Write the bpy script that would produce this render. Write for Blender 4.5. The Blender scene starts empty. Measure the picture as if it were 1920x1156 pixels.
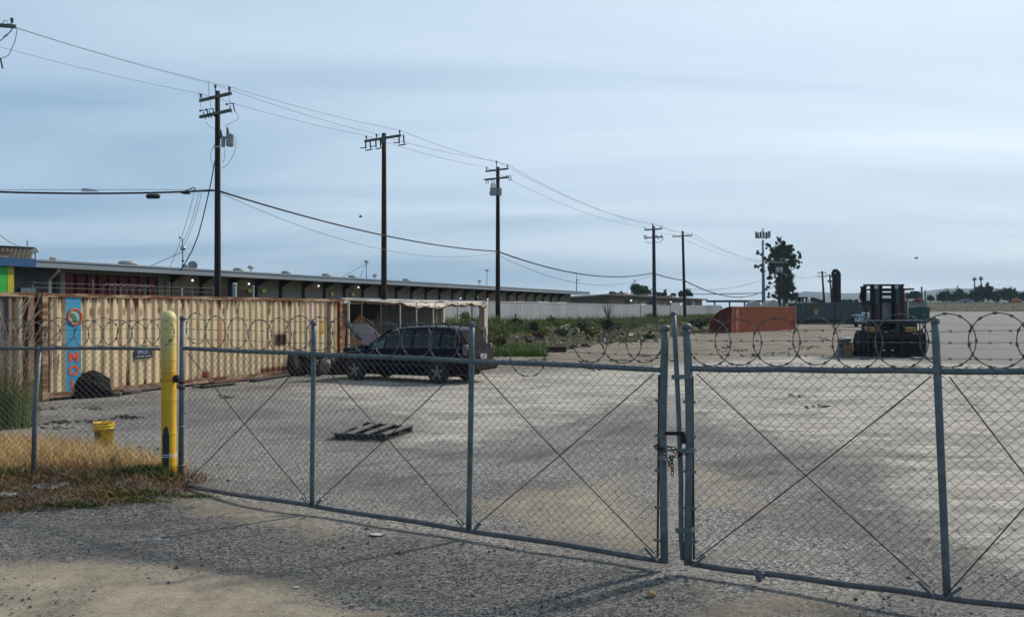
import bpy, math, random
import numpy as np
from mathutils import Vector, Matrix, Euler
random.seed(7); rng = np.random.default_rng(7)
scene = bpy.context.scene
R = math.radians
F = 1676.0; HZ = 583.0; CH = 2.16        # focal length in photo pixels, horizon row, eye height

# ---------------------------------------------------------------- camera, sky, sun, exposure
cam = bpy.data.cameras.new('camera'); cam_o = bpy.data.objects.new('camera', cam)
scene.collection.objects.link(cam_o); scene.camera = cam_o
cam_o.location = (0, 0, CH); cam_o.rotation_euler = (R(90), 0, 0)
cam.sensor_width = 36.0; cam.lens = 36.0 * F / 1920; cam.shift_y = 5.0 / 1920
cam.clip_start = 0.05; cam.clip_end = 12000

SUN_AZ = math.atan2(0.8, 0.6)            # clockwise from +Y
SUN_EL = R(40)
world = bpy.data.worlds.new('World'); scene.world = world; world.use_nodes = True
wn, wl = world.node_tree.nodes, world.node_tree.links
wn.clear()
wo = wn.new('ShaderNodeOutputWorld'); bg = wn.new('ShaderNodeBackground'); bg.inputs[1].default_value = 0.1
sky = wn.new('ShaderNodeTexSky'); sky.sky_type = 'NISHITA'; sky.sun_disc = False
sky.sun_elevation = SUN_EL; sky.sun_rotation = SUN_AZ; sky.air_density = 1.0; sky.dust_density = 2.0
tc = wn.new('ShaderNodeTexCoord')
sep = wn.new('ShaderNodeSeparateXYZ'); wl.new(tc.outputs['Generated'], sep.inputs[0])
def wmath(op, a, b=None, c=None, clamp=False):
    n = wn.new('ShaderNodeMath'); n.operation = op; n.use_clamp = clamp
    for i, v in enumerate((a, b, c)):
        if v is None: continue
        if isinstance(v, (int, float)): n.inputs[i].default_value = v
        else: wl.new(v, n.inputs[i])
    return n.outputs[0]
# streaky high overcast: noise on a flat cloud deck
den = wmath('MAXIMUM', wmath('ADD', sep.outputs[2], 0.12), 0.02)
u = wmath('DIVIDE', sep.outputs[0], den); v = wmath('DIVIDE', sep.outputs[1], den)
comb = wn.new('ShaderNodeCombineXYZ')
wl.new(wmath('MULTIPLY', u, 0.35), comb.inputs[0]); wl.new(wmath('MULTIPLY', v, 1.0), comb.inputs[1])
nz = wn.new('ShaderNodeTexNoise'); nz.inputs['Scale'].default_value = 0.9; nz.inputs['Detail'].default_value = 6
nz.inputs['Roughness'].default_value = 0.5; nz.inputs['Distortion'].default_value = 0.5
wl.new(comb.outputs[0], nz.inputs['Vector'])
rr = wn.new('ShaderNodeValToRGB'); rr.color_ramp.elements[0].position = 0.3; rr.color_ramp.elements[1].position = 0.72
rr.color_ramp.elements[0].color = (0, 0, 0, 1); rr.color_ramp.elements[1].color = (1, 1, 1, 1)
wl.new(nz.outputs['Fac'], rr.inputs[0])
# brighter veil towards the hidden sun
dx, dy, dz = math.sin(SUN_AZ)*math.cos(SUN_EL), math.cos(SUN_AZ)*math.cos(SUN_EL), math.sin(SUN_EL)
dot = wmath('ADD', wmath('ADD', wmath('MULTIPLY', sep.outputs[0], dx), wmath('MULTIPLY', sep.outputs[1], dy)), wmath('MULTIPLY', sep.outputs[2], dz))
veil = wmath('MULTIPLY_ADD', dot, 1.45, -0.26, clamp=True)
mixf = wmath('ADD', wmath('MULTIPLY', veil, 0.80), wmath('MULTIPLY_ADD', rr.outputs[0], 0.70, -0.22), clamp=True)
cm = wn.new('ShaderNodeMix'); cm.data_type = 'RGBA'
cm.inputs[6].default_value = (2.85, 4.4, 6.1, 1); cm.inputs[7].default_value = (7.8, 8.95, 10.0, 1)
wl.new(mixf, cm.inputs[0])
sm = wn.new('ShaderNodeMix'); sm.data_type = 'RGBA'; sm.inputs[0].default_value = 0.88
wl.new(sky.outputs[0], sm.inputs[6]); wl.new(cm.outputs[2], sm.inputs[7])
dim = wmath('SUBTRACT', 1.0, wmath('MULTIPLY', wmath('MULTIPLY_ADD', sep.outputs[2], 2.2, -0.75, clamp=True), 0.45))   # thicker, darker deck overhead
vm = wn.new('ShaderNodeVectorMath'); vm.operation = 'SCALE'; wl.new(sm.outputs[2], vm.inputs[0]); wl.new(dim, vm.inputs['Scale'])
wl.new(vm.outputs[0], bg.inputs[0]); wl.new(bg.outputs[0], wo.inputs[0])

sun = bpy.data.lights.new('sun', 'SUN'); sun.energy = 3.5; sun.angle = R(4.0); sun.color = (1.0, 0.90, 0.76)
sun_o = bpy.data.objects.new('sun', sun); scene.collection.objects.link(sun_o)
sun_o.rotation_euler = Vector((dx, dy, dz)).to_track_quat('Z', 'Y').to_euler()
scene.view_settings.view_transform = 'Standard'; scene.view_settings.look = 'None'
scene.view_settings.exposure = 0.16; scene.view_settings.gamma = 1.0
scene.cycles.use_denoising = True
scene.cycles.volume_bounces = 0; scene.cycles.max_bounces = 6; scene.cycles.transparent_max_bounces = 16

# ---------------------------------------------------------------- helpers
def sstep(a, b, x):
    t = np.clip((np.asarray(x, float) - a) / (b - a), 0, 1); return t * t * (3 - 2 * t)
D = Vector((0.413, 0.9107)); NB = Vector((-0.9107, 0.413))       # main street direction / away from the yard
RZ = math.atan2(D.y, D.x)
def zg(X, Y):
    X = np.asarray(X, float); Y = np.asarray(Y, float)
    z = 0.65 * sstep(70, 112, Y) + 1.25 * sstep(110, 235, Y)
    z = z + sstep(228, 262, Y) * 2.7 * sstep(0.22, 0.32, X / np.maximum(Y, 1))
    px, py = X - 1.1, Y - 45.8
    d = px * NB.x + py * NB.y; t = px * D.x + py * D.y
    d = d - 4.2 * (1 - sstep(-2.6, 3.0, t))
    ter = 1.15 * sstep(0, 3.3, d + 0.35 * np.sin(t * .7) + .2 * np.sin(t * 1.9))
    z = np.maximum(z, ter)
    m = np.exp(-(((X + 5.6) / 2.6) ** 2 + ((Y - 10.9) / 1.1) ** 2) ** 2) * 0.10   # weedy verge by the bollard
    far = np.maximum(Y - 900, 0) * 0
    return z + m + far
def gz(X, Y): return float(zg(X, Y))
def P(px, py, z=0.0):
    Y = F * (CH - z) / (py - HZ); return Vector(((px - 960) / F * Y, Y, z))
def PD(px, py, Y): return Vector(((px - 960) / F * Y, Y, CH - (py - HZ) * Y / F))
def GP(px, py):
    k = (px - 960) / F; Y = 8.221 / (1 + 0.6 * k); return Vector((k * Y, Y, CH - (py - HZ) / F * Y))

coll = scene.collection
def full(o):
    m = Matrix.LocRotScale(o.location, o.rotation_euler, None)
    return full(o.parent) @ m if o.parent else m
def tag(o, label=None, cat=None, group=None, kind=None):
    if label: o['label'] = label
    if cat: o['category'] = cat
    if group: o['group'] = group
    if kind: o['kind'] = kind
    return o
def thing(name, label, cat, loc=(0, 0, 0), rz=0.0, group=None):
    o = bpy.data.objects.new(name, None); coll.objects.link(o)
    o.location = loc; o.rotation_euler = (0, 0, rz); o.empty_display_size = 0.2
    return tag(o, label, cat, group)
def kids(o): return [c for c in bpy.data.objects if c.parent == o]
def copy_tree(o, parent=None):
    c = o.copy(); coll.objects.link(c); c.parent = parent
    for ch in kids(o): copy_tree(ch, c)
    return c

class MB:
    def __init__(s): s.v = []; s.f = []; s.m = []
    def add(s, vs, fs, mi=0):
        b = len(s.v); s.v += [tuple(v) for v in vs]; s.f += [tuple(b + i for i in f) for f in fs]; s.m += [mi] * len(fs); return s
    def box(s, c, d, mi=0, rot=None):
        hx, hy, hz = d[0] / 2, d[1] / 2, d[2] / 2
        vs = [Vector((x, y, z)) for x in (-hx, hx) for y in (-hy, hy) for z in (-hz, hz)]
        if rot is not None: M_ = Euler(rot).to_matrix(); vs = [M_ @ v for v in vs]
        c = Vector(c); vs = [v + c for v in vs]
        return s.add(vs, [(0, 1, 3, 2), (4, 6, 7, 5), (0, 4, 5, 1), (2, 3, 7, 6), (0, 2, 6, 4), (1, 5, 7, 3)], mi)
    def bb(s, a, b, mi=0):
        return s.box([(a[i] + b[i]) / 2 for i in range(3)], [abs(b[i] - a[i]) for i in range(3)], mi)
    def cbox(s, c, d, ch=0.02, mi=0, rot=None):           # box with chamfered edges
        hx, hy, hz = d[0] / 2, d[1] / 2, d[2] / 2; ch = min(ch, hx * .9, hy * .9, hz * .9)
        vs = []
        for z, k in ((-hz, ch), (-hz + ch, 0), (hz - ch, 0), (hz, ch)):
            a, b = hx - k, hy - k
            vs += [(-a, -b + (ch - k), z), (-a + (ch - k), -b, z), (a - (ch - k), -b, z), (a, -b + (ch - k), z),
                   (a, b - (ch - k), z), (a - (ch - k), b, z), (-a + (ch - k), b, z), (-a, b - (ch - k), z)]
        vs = [Vector(v) for v in vs]
        if rot is not None: M_ = Euler(rot).to_matrix(); vs = [M_ @ v for v in vs]
        c = Vector(c); vs = [v + c for v in vs]; fs = [tuple(range(7, -1, -1)), tuple(range(24, 32))]
        for r in range(3):
            for i in range(8): fs.append((r * 8 + i, r * 8 + (i + 1) % 8, r * 8 + 8 + (i + 1) % 8, r * 8 + 8 + i))
        return s.add(vs, fs, mi)
    def bar(s, p, q, w, h, mi=0, up=(0, 0, 1)):
        p = Vector(p); q = Vector(q); d = (q - p).normalized(); u_ = Vector(up)
        a = d.cross(u_)
        if a.length < 1e-4: a = d.cross(Vector((0, 1, 0)))
        a.normalize(); b = a.cross(d)
        vs = []
        for e in (p, q):
            for sx, sy in ((-1, -1), (1, -1), (1, 1), (-1, 1)): vs.append(e + a * sx * w / 2 + b * sy * h / 2)
        return s.add(vs, [(3, 2, 1, 0), (4, 5, 6, 7), (0, 1, 5, 4), (1, 2, 6, 5), (2, 3, 7, 6), (3, 0, 4, 7)], mi)
    def tube(s, pts, r, n=8, mi=0, closed=False, caps=True):
        pts = [Vector(p) for p in pts]; k = len(pts); rs = r if isinstance(r, (list, tuple)) else [r] * k
        tang = []
        for i in range(k):
            if closed: t = pts[(i + 1) % k] - pts[i - 1]
            else: t = pts[min(i + 1, k - 1)] - pts[max(i - 1, 0)]
            tang.append(t.normalized() if t.length > 0 else Vector((0, 0, 1)))
        a = tang[0].orthogonal().normalized(); b0 = len(s.v)
        for i in range(k):
            a = (a - tang[i] * a.dot(tang[i]))
            a = a.normalized() if a.length > 1e-6 else tang[i].orthogonal().normalized()
            b = tang[i].cross(a)
            for j in range(n):
                th = 2 * math.pi * j / n; s.v.append(tuple(pts[i] + (a * math.cos(th) + b * math.sin(th)) * rs[i]))
        for i in range(k if closed else k - 1):
            i2 = (i + 1) % k
            for j in range(n): s.f.append((b0 + i * n + j, b0 + i * n + (j + 1) % n, b0 + i2 * n + (j + 1) % n, b0 + i2 * n + j)); s.m.append(mi)
        if caps and not closed:
            s.f.append(tuple(b0 + j for j in range(n - 1, -1, -1))); s.m.append(mi)
            s.f.append(tuple(b0 + (k - 1) * n + j for j in range(n))); s.m.append(mi)
        return s
    def lathe(s, prof, c=(0, 0, 0), axis=(0, 0, 1), n=20, mi=0):
        ax = Vector(axis).normalized(); a = ax.orthogonal().normalized(); b = ax.cross(a); c = Vector(c); b0 = len(s.v)
        for r, z in prof:
            for j in range(n):
                th = 2 * math.pi * j / n; s.v.append(tuple(c + ax * z + (a * math.cos(th) + b * math.sin(th)) * max(r, 1e-4)))
        for i in range(len(prof) - 1):
            for j in range(n): s.f.append((b0 + i * n + j, b0 + i * n + (j + 1) % n, b0 + (i + 1) * n + (j + 1) % n, b0 + (i + 1) * n + j)); s.m.append(mi)
        s.f.append(tuple(b0 + j for j in range(n - 1, -1, -1))); s.m.append(mi)
        s.f.append(tuple(b0 + (len(prof) - 1) * n + j for j in range(n))); s.m.append(mi)
        return s
    def prism(s, poly, off, mi=0):                          # polygon (3D pts) extruded by a vector
        p = [Vector(x) for x in poly]; o = Vector(off); n = len(p)
        return s.add(p + [x + o for x in p], [tuple(range(n - 1, -1, -1)), tuple(range(n, 2 * n))] + [(i, (i + 1) % n, n + (i + 1) % n, n + i) for i in range(n)], mi)
    def blob(s, c, rad, mi=0, jit=0.15, n=7, m=5, flat=None):
        c = Vector(c); b0 = len(s.v)
        for i in range(m + 1):
            ph = math.pi * i / m
            for j in range(n):
                th = 2 * math.pi * j / n + i * .4; q = 1 + random.uniform(-jit, jit)
                z = math.cos(ph) * rad[2] * q
                s.v.append((c.x + math.sin(ph) * math.cos(th) * rad[0] * q, c.y + math.sin(ph) * math.sin(th) * rad[1] * q, c.z + z))
        for i in range(m):
            for j in range(n): s.f.append((b0 + i * n + j, b0 + (i + 1) * n + j, b0 + (i + 1) * n + (j + 1) % n, b0 + i * n + (j + 1) % n)); s.m.append(mi)
        return s
    def build(s, name, mats, parent=None, smooth=False, world=False):
        me = bpy.data.meshes.new(name); vs = s.v
        if parent is not None and world:
            inv = np.array(full(parent).inverted()); a = np.array(vs); a = a @ inv[:3, :3].T + inv[:3, 3]; vs = a.tolist()
        me.from_pydata(vs, [], s.f)
        if not isinstance(mats, (list, tuple)): mats = [mats]
        for m_ in mats: me.materials.append(m_)
        if len(mats) > 1: me.polygons.foreach_set('material_index', s.m)
        if smooth: me.polygons.foreach_set('use_smooth', [True] * len(s.f))
        me.update(); o = bpy.data.objects.new(name, me); coll.objects.link(o)
        if parent is not None: o.parent = parent
        return o
def fastmesh(name, verts, quads, mat, parent=None, smooth=False):
    me = bpy.data.meshes.new(name); k = quads.shape[1]
    me.vertices.add(len(verts)); me.vertices.foreach_set('co', np.asarray(verts, np.float32).ravel())
    me.loops.add(quads.size); me.loops.foreach_set('vertex_index', quads.ravel().astype(np.int32))
    me.polygons.add(len(quads)); me.polygons.foreach_set('loop_start', np.arange(0, quads.size, k, dtype=np.int32))
    me.polygons.foreach_set('use_smooth', np.full(len(quads), smooth))
    me.update(calc_edges=True); me.materials.append(mat)
    o = bpy.data.objects.new(name, me); coll.objects.link(o)
    if parent is not None: o.parent = parent
    return o
def text(name, s_, size, mat, parent, loc, rot, extr=0.004, sx=1.0, bold=0.0):
    cu = bpy.data.curves.new('t', 'FONT'); cu.body = s_; cu.size = size; cu.extrude = extr; cu.offset = bold; cu.align_x = 'CENTER'; cu.align_y = 'CENTER'
    cu.resolution_u = 3
    to = bpy.data.objects.new('t', cu); coll.objects.link(to)
    dg = bpy.context.evaluated_depsgraph_get(); me = bpy.data.meshes.new_from_object(to.evaluated_get(dg))
    bpy.data.objects.remove(to); me.name = name
    for v_ in me.vertices: v_.co.x *= sx
    me.materials.clear(); me.materials.append(mat)
    o = bpy.data.objects.new(name, me); coll.objects.link(o); o.parent = parent; o.location = loc; o.rotation_euler = rot
    return o

# ---------------------------------------------------------------- materials
class NT:
    def __init__(s, name):
        s.mat = bpy.data.materials.new(name); s.mat.use_nodes = True; s.t = s.mat.node_tree; s.n = s.t.nodes; s.l = s.t.links
        s.b = s.n['Principled BSDF']; s.co = s.n.new('ShaderNodeTexCoord')
    def put(s, inp, v):
        if isinstance(v, (int, float)): inp.default_value = v
        elif isinstance(v, (tuple, list)): inp.default_value = (tuple(v) + (1,))[:len(inp.default_value)] if len(v) < 4 else v
        else: s.l.new(v, inp)
    def math(s, op, a, b=None, c=None, clamp=False):
        n = s.n.new('ShaderNodeMath'); n.operation = op; n.use_clamp = clamp
        for i, v in enumerate((a, b, c)):
            if v is not None: s.put(n.inputs[i], v)
        return n.outputs[0]
    def vec(s, scale=(1, 1, 1), src='Object'):
        m = s.n.new('ShaderNodeMapping'); s.l.new(s.co.outputs[src], m.inputs[0]); m.inputs['Scale'].default_value = scale; return m.outputs[0]
    def noise(s, scale, detail=4, rough=.55, vec=None, dist=0.0):
        n = s.n.new('ShaderNodeTexNoise'); n.inputs['Scale'].default_value = scale; n.inputs['Detail'].default_value = detail
        n.inputs['Roughness'].default_value = rough; n.inputs['Distortion'].default_value = dist
        s.l.new(vec if vec is not None else s.co.outputs['Object'], n.inputs['Vector']); return n.outputs['Fac']
    def voro(s, scale, vec=None, out='Distance', feature='F1'):
        n = s.n.new('ShaderNodeTexVoronoi'); n.feature = feature; n.inputs['Scale'].default_value = scale
        s.l.new(vec if vec is not None else s.co.outputs['Object'], n.inputs['Vector']); return n.outputs[out]
    def ramp(s, f, a, b):                                   # 0..1 between a and b
        n = s.n.new('ShaderNodeMapRange'); n.inputs[1].default_value = a; n.inputs[2].default_value = b; n.clamp = True
        s.put(n.inputs[0], f); return n.outputs[0]
    def mix(s, f, a, b):
        n = s.n.new('ShaderNodeMix'); n.data_type = 'RGBA'; s.put(n.inputs[0], f)
        s.put(n.inputs[6], a); s.put(n.inputs[7], b); return n.outputs[2]
    def bump(s, h, strength=.3, dist=.02):
        n = s.n.new('ShaderNodeBump'); n.inputs['Strength'].default_value = strength; n.inputs['Distance'].default_value = dist
        s.put(n.inputs['Height'], h); s.l.new(n.outputs[0], s.b.inputs['Normal'])
    def sepxyz(s, src='Object'):
        n = s.n.new('ShaderNodeSeparateXYZ'); s.l.new(s.co.outputs[src], n.inputs[0]); return n.outputs
    def attr(s, name):
        n = s.n.new('ShaderNodeAttribute'); n.attribute_name = name; return n.outputs['Fac']
    def boxm(s, xyz, x0, x1, z0, z1, soft=.02):             # soft rectangle mask on local x / z
        a = s.ramp(xyz[0], x0 - soft, x0 + soft); b = s.ramp(xyz[0], x1 + soft, x1 - soft)
        c = s.ramp(xyz[2], z0 - soft, z0 + soft); d = s.ramp(xyz[2], z1 + soft, z1 - soft)
        return s.math('MULTIPLY', s.math('MULTIPLY', a, b), s.math('MULTIPLY', c, d))
def M(name, c1, c2=None, scale=6, rough=.75, metal=0.0, rust=0.0, rustc=(.13, .045, .02), rscale=5, stretch=(1, 1, 1), bump=0.0, thr=.5, detail=6, emit=None, spec=.4, wide=.16):
    t = NT(name); vec = t.vec(stretch)
    c2 = c2 or tuple(x * .72 for x in c1)
    col = t.mix(t.ramp(t.noise(scale, detail, .6, vec), .3, .72), c1, c2)
    if rust > 0:
        rm = t.ramp(t.noise(rscale, 8, .65, vec), 1 - rust - wide / 2, 1 - rust + wide / 2)
        col = t.mix(rm, col, t.mix(t.noise(20, 4), rustc, tuple(x * .45 for x in rustc)))
    t.put(t.b.inputs['Base Color'], col); t.put(t.b.inputs['Roughness'], t.ramp(t.noise(scale * 2, 4), 0, 1) if False else rough)
    t.b.inputs['Metallic'].default_value = metal; t.b.inputs['Specular IOR Level'].default_value = spec
    if bump: t.bump(t.noise(scale * 6, 6), bump, .02)
    if emit: t.b.inputs['Emission Color'].default_value = tuple(emit[:3]) + (1,); t.b.inputs['Emission Strength'].default_value = emit[3]
    return t.mat
galv = M('galvanised_steel', (.17, .19, .20), (.085, .10, .115), 9, .55, .25, rust=.28, rustc=(.10, .075, .055), rscale=9)
galv_blue = M('galvanised_blue_grey', (.15, .185, .195), (.07, .10, .11), 8, .5, .2, rust=.28, rustc=(.05, .045, .042), rscale=16)
galv_grey = M('galvanised_dull_grey', (.13, .135, .15), (.06, .062, .075), 8, .55, .15, rust=.3, rustc=(.05, .04, .04), rscale=12)
wiremat = M('galvanised_wire', (.15, .148, .14), (.07, .068, .064), 20, .6, .2)
rustrod = M('rusty_rod', (.05, .028, .02), (.022, .016, .014), 25, .8)
razorm = M('razor_ribbon', (.20, .19, .17), (.10, .09, .08), 14, .5, .3)
blackiron = M('black_iron', (.012, .014, .018), (.02, .018, .018), 12, .55, .3)
rubber = M('black_rubber', (.014, .014, .015), (.026, .025, .024), 12, .85, bump=.3)
darksteel = M('dark_steel', (.012, .014, .02), (.028, .028, .034), 5, .6, .2, rust=.2, rustc=(.05, .025, .02))
woodpole = M('creosoted_wood', (.022, .013, .011), (.010, .007, .007), 4, .85, stretch=(8, 8, .5), bump=.4)
woodred = M('reddish_creosoted_wood', (.040, .016, .012), (.014, .008, .007), 4, .85, stretch=(8, 8, .5), bump=.4)
armmat = M('weathered_crossarm', (.10, .12, .12), (.055, .065, .065), 8, .8)
insul = M('dark_porcelain', (.025, .025, .03), (.04, .035, .035), 8, .35)
cablem = M('black_cable', (.010, .011, .014), (.02, .02, .022), 8, .7)
powerm = M('weathered_conductor', (.15, .165, .19), (.11, .12, .14), 8, .6)
canm = M('transformer_paint', (.28, .31, .33), (.20, .22, .24), 6, .5)
white = M('white_paint', (.68, .68, .66), (.5, .5, .48), 4, .6)
whitedirty = M('dirty_white_paint', (.62, .56, .46), (.42, .36, .28), 3, .7, rust=.3, rustc=(.2, .1, .05))
black = M('flat_black', (.008, .008, .009), (.014, .014, .015), 6, .7)
glassdark = M('dark_glass', (.004, .005, .007), (.007, .008, .010), 3, .10, spec=.5)

# ---------------------------------------------------------------- ground
def sd_poly(X, Y, poly):
    d = np.full(X.shape, 1e9); ins = np.zeros(X.shape, bool); n = len(poly)
    for i in range(n):
        ax, ay = poly[i][0], poly[i][1]; bx, by = poly[(i + 1) % n][0], poly[(i + 1) % n][1]
        ex, ey = bx - ax, by - ay; t = np.clip(((X - ax) * ex + (Y - ay) * ey) / (ex * ex + ey * ey + 1e-9), 0, 1)
        d = np.minimum(d, np.hypot(X - ax - t * ex, Y - ay - t * ey))
        c = ((ay > Y) != (by > Y)) & (X < (bx - ax) * (Y - ay) / (by - ay + 1e-12) + ax); ins ^= c
    return np.where(ins, -d, d)
def build_ground():
    ys = np.concatenate([np.arange(-30, 4, 1.5), np.arange(4, 16, .14), np.arange(16, 34, .3), np.arange(34, 80, .7), np.arange(80, 300, 2.0), np.array([300, 330, 380, 450, 600, 900, 1500, 2500, 3400])])
    uu = np.linspace(-1, 1, 331); uu = np.sign(uu) * np.abs(uu) ** 1.5
    hw = 26 + 1.25 * np.maximum(ys, 0)
    Xg = uu[None, :] * hw[:, None]; Yg = np.repeat(ys[:, None], len(uu), 1)
    Z = zg(Xg, Yg) + np.where((Yg < 60), .012 * np.sin(Xg * 1.3 + Yg * .7) * np.sin(Yg * 1.1 - Xg * .4) + .008 * np.sin(Xg * 3.1) * np.sin(Yg * 2.7), 0)
    nr, nc = Xg.shape; idx = np.arange(nr * nc).reshape(nr, nc)
    q = np.stack([idx[:-1, :-1], idx[:-1, 1:], idx[1:, 1:], idx[1:, :-1]], -1).reshape(-1, 4)
    V = np.stack([Xg, Yg, Z], -1).reshape(-1, 3)
    t = NT('yard_ground')
    wv = t.vec((.35, 1.4, 1)); wv2 = t.vec((.5, 2.6, 1))
    n_big = t.noise(.35, 5, .6); n_mid = t.noise(1.6, 7, .68); n_fine = t.noise(9, 8, .75); n_st = t.noise(1.3, 7, .7, wv2)
    sp = t.voro(42, out='Color'); spv = t.n.new('ShaderNodeSeparateColor'); t.l.new(sp, spv.inputs[0]); speck = spv.outputs[0]
    sp2 = t.voro(95, out='Color'); spv2 = t.n.new('ShaderNodeSeparateColor'); t.l.new(sp2, spv2.inputs[0]); speck2 = spv2.outputs[0]
    grain = t.math('ADD', t.math('MULTIPLY', speck, .5), t.math('MULTIPLY', speck2, .5))
    gravel = t.mix(t.ramp(grain, .28, .78), (.030, .031, .034), (.44, .432, .415))
    gravel = t.mix(t.math('MULTIPLY', t.ramp(n_mid, .47, .60), .5), gravel, (.27, .255, .23))
    gravel = t.mix(t.math('MULTIPLY', t.ramp(n_big, .47, .56), .45), gravel, (.075, .077, .082))
    sandc = t.mix(t.ramp(n_mid, .35, .65), (.50, .435, .325), (.27, .225, .165))
    sandc = t.mix(t.math('MULTIPLY', t.ramp(speck2, .55, 1), .35), sandc, (.10, .09, .075))
    conc = t.mix(t.ramp(n_st, .40, .58), (.66, .63, .565), (.40, .375, .33))
    conc = t.mix(t.math('MULTIPLY', t.ramp(n_fine, .50, .62), .6), conc, (.27, .255, .235))
    conc = t.mix(t.math('MULTIPLY', t.ramp(t.noise(.9, 4, .6, wv), .54, .60), .5), conc, (.27, .255, .23))
    wv3 = t.vec((.16, 3.6, 1)); ck = t.ramp(t.math('ABSOLUTE', t.math('SUBTRACT', t.noise(.9, 6, .6, wv3), .5)), .008, .002)
    conc = t.mix(t.math('MULTIPLY', ck, t.math('MULTIPLY', t.ramp(n_big, .4, .55), .75)), conc, (.085, .078, .07))
    conc = t.mix(t.math('MULTIPLY', t.ramp(grain, .62, .8), .35), conc, (.14, .13, .12))
    conc = t.mix(t.math('MULTIPLY', t.ramp(t.noise(.5, 10, .7), .515, .55), .62), conc, t.mix(t.ramp(grain, .3, .75), (.14, .14, .136), (.36, .35, .335)))
    conc = t.mix(t.math('MULTIPLY', t.ramp(t.noise(.28, 8, .72, t.vec((.6, 1.5, 1))), .58, .61), .6), conc, (.15, .14, .13))
    dirt = t.mix(t.ramp(n_st, .40, .60), (.30, .26, .21), (.12, .10, .08))
    dirt = t.mix(t.ramp(t.noise(2.2, 7, .7, wv2), .58, .66), dirt, (.032, .027, .024))
    dirt = t.mix(t.math('MULTIPLY', t.ramp(t.noise(.45, 9, .75, t.vec((.5, 1.2, 1))), .53, .57), .7), dirt, (.06, .052, .045))
    dirt = t.mix(t.math('MULTIPLY', t.ramp(t.noise(.3, 7, .7), .56, .62), .6), dirt, (.33, .31, .28))
    asph = t.mix(t.ramp(n_st, .35, .65), (.265, .26, .25), (.165, .165, .16)); asph = t.mix(t.math('MULTIPLY', t.ramp(t.noise(.12, 8, .7), .52, .60), .5), asph, (.12, .12, .118))
    warp = t.math('MULTIPLY_ADD', t.math('ADD', t.math('MULTIPLY', n_big, .45), t.math('ADD', t.math('MULTIPLY', n_mid, .55), t.math('MULTIPLY', n_fine, .35))), 1.9, -1.28)
    def msk(nm, k=1.25, lo=.35, hi=.65): return t.ramp(t.math('MULTIPLY_ADD', warp, k, t.attr(nm)), lo, hi)
    col = gravel
    col = t.mix(t.math('MULTIPLY', msk('road', .7), .85), col, t.mix(t.ramp(grain, .3, .8), (.026, .027, .030), (.24, .236, .228)))
    col = t.mix(t.math('MULTIPLY', msk('sand'), .66), col, sandc)
    col = t.mix(msk('dirt'), col, dirt)
    col = t.mix(msk('asphalt', .5, .2, .8), col, asph)
    col = t.mix(t.math('MULTIPLY', msk('concrete', 1.4), .93), col, conc)
    # loose gravel strewn over the paler surfaces
    scat = t.math('MULTIPLY', t.ramp(speck2, .78, .86), t.ramp(n_mid, .46, .56))
    col = t.mix(t.math('MULTIPLY', scat, .55), col, (.085, .08, .078))
    col = t.mix(t.math('MULTIPLY', msk('track_and_shadow', 1.3), .42), col, (.06, .058, .06))
    grn = t.mix(t.ramp(t.noise(.8, 6, .7, wv), .35, .65), (.035, .045, .016), (.085, .068, .042))
    col = t.mix(msk('green', .8), col, grn)
    t.put(t.b.inputs['Base Color'], col); t.b.inputs['Roughness'].default_value = .92; t.b.inputs['Specular IOR Level'].default_value = .25
    h = t.math('ADD', t.math('MULTIPLY', grain, .55), t.math('MULTIPLY', n_fine, .9))
    t.bump(h, .9, .025)
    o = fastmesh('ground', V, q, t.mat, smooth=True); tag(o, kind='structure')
    X1, Y1 = V[:, 0], V[:, 1]
    def poly(pp): return [P(a, b)[:2] for a, b in pp]
    def put(nm, val):
        a = o.data.attributes.new(nm, 'FLOAT', 'POINT'); a.data.foreach_set('value', np.clip(val, 0, 1).astype(np.float32))
    conc_p = poly([(560, 735), (700, 705), (960, 700), (1250, 686), (1500, 668), (1920, 690), (2300, 720), (2500, 1080), (1950, 1060), (1800, 1000), (1690, 920), (1690, 880), (1560, 845), (1400, 802), (1300, 790), (1240, 742), (1060, 785), (950, 822), (900, 834), (760, 830), (770, 775), (600, 760)])
    s1 = sd_poly(X1, Y1, conc_p); scale = np.clip(Y1 / 12, .6, 4)
    put('concrete', np.minimum(.5 - s1 / (2.2 * scale), .80))
    sands = [poly([(-500, 1090), (100, 1068), (300, 1066), (520, 1110), (700, 1156), (760, 1400), (-500, 1400)]), poly([(880, 940), (1050, 910), (1180, 890), (1240, 1030), (1000, 990)]), poly([(330, 930), (640, 965), (760, 985), (600, 1010), (380, 965)]), poly([(1300, 1110), (1500, 1110), (1600, 1160), (1250, 1160)]), poly([(1280, 870), (1400, 900), (1420, 960), (1290, 950)])]
    v_ = np.zeros_like(X1)
    for i, sp_ in enumerate(sands): v_ = np.maximum(v_, (.66 if i == 0 else .44) - sd_poly(X1, Y1, sp_) / (.8 if i == 0 else 1.4))
    put('sand', v_)
    dr = poly([(380, 740), (640, 712), (900, 680), (1050, 655), (1210, 632), (1330, 612), (1500, 606), (1700, 600), (1730, 640), (1740, 690), (1500, 664), (1250, 684), (1000, 694), (700, 705)])
    put('road', .5 + ((X1 - 1.26) * -.5145 + (Y1 - 7.465) * -.8575 - .25) / 1.2)
    put('dirt', .5 - sd_poly(X1, Y1, dr) / (1.6 * scale))
    put('asphalt', np.where(Y1 > 28, .5 - sd_poly(X1, Y1, [(14, 30), (18, 46), (38, 100), (60, 235), (520, 235), (250, 40), (60, 20)]) / 8, 0))
    tr = np.zeros_like(X1)  # some foreground bands paint shadows of gate rail and posts among tyre tracks
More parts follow.
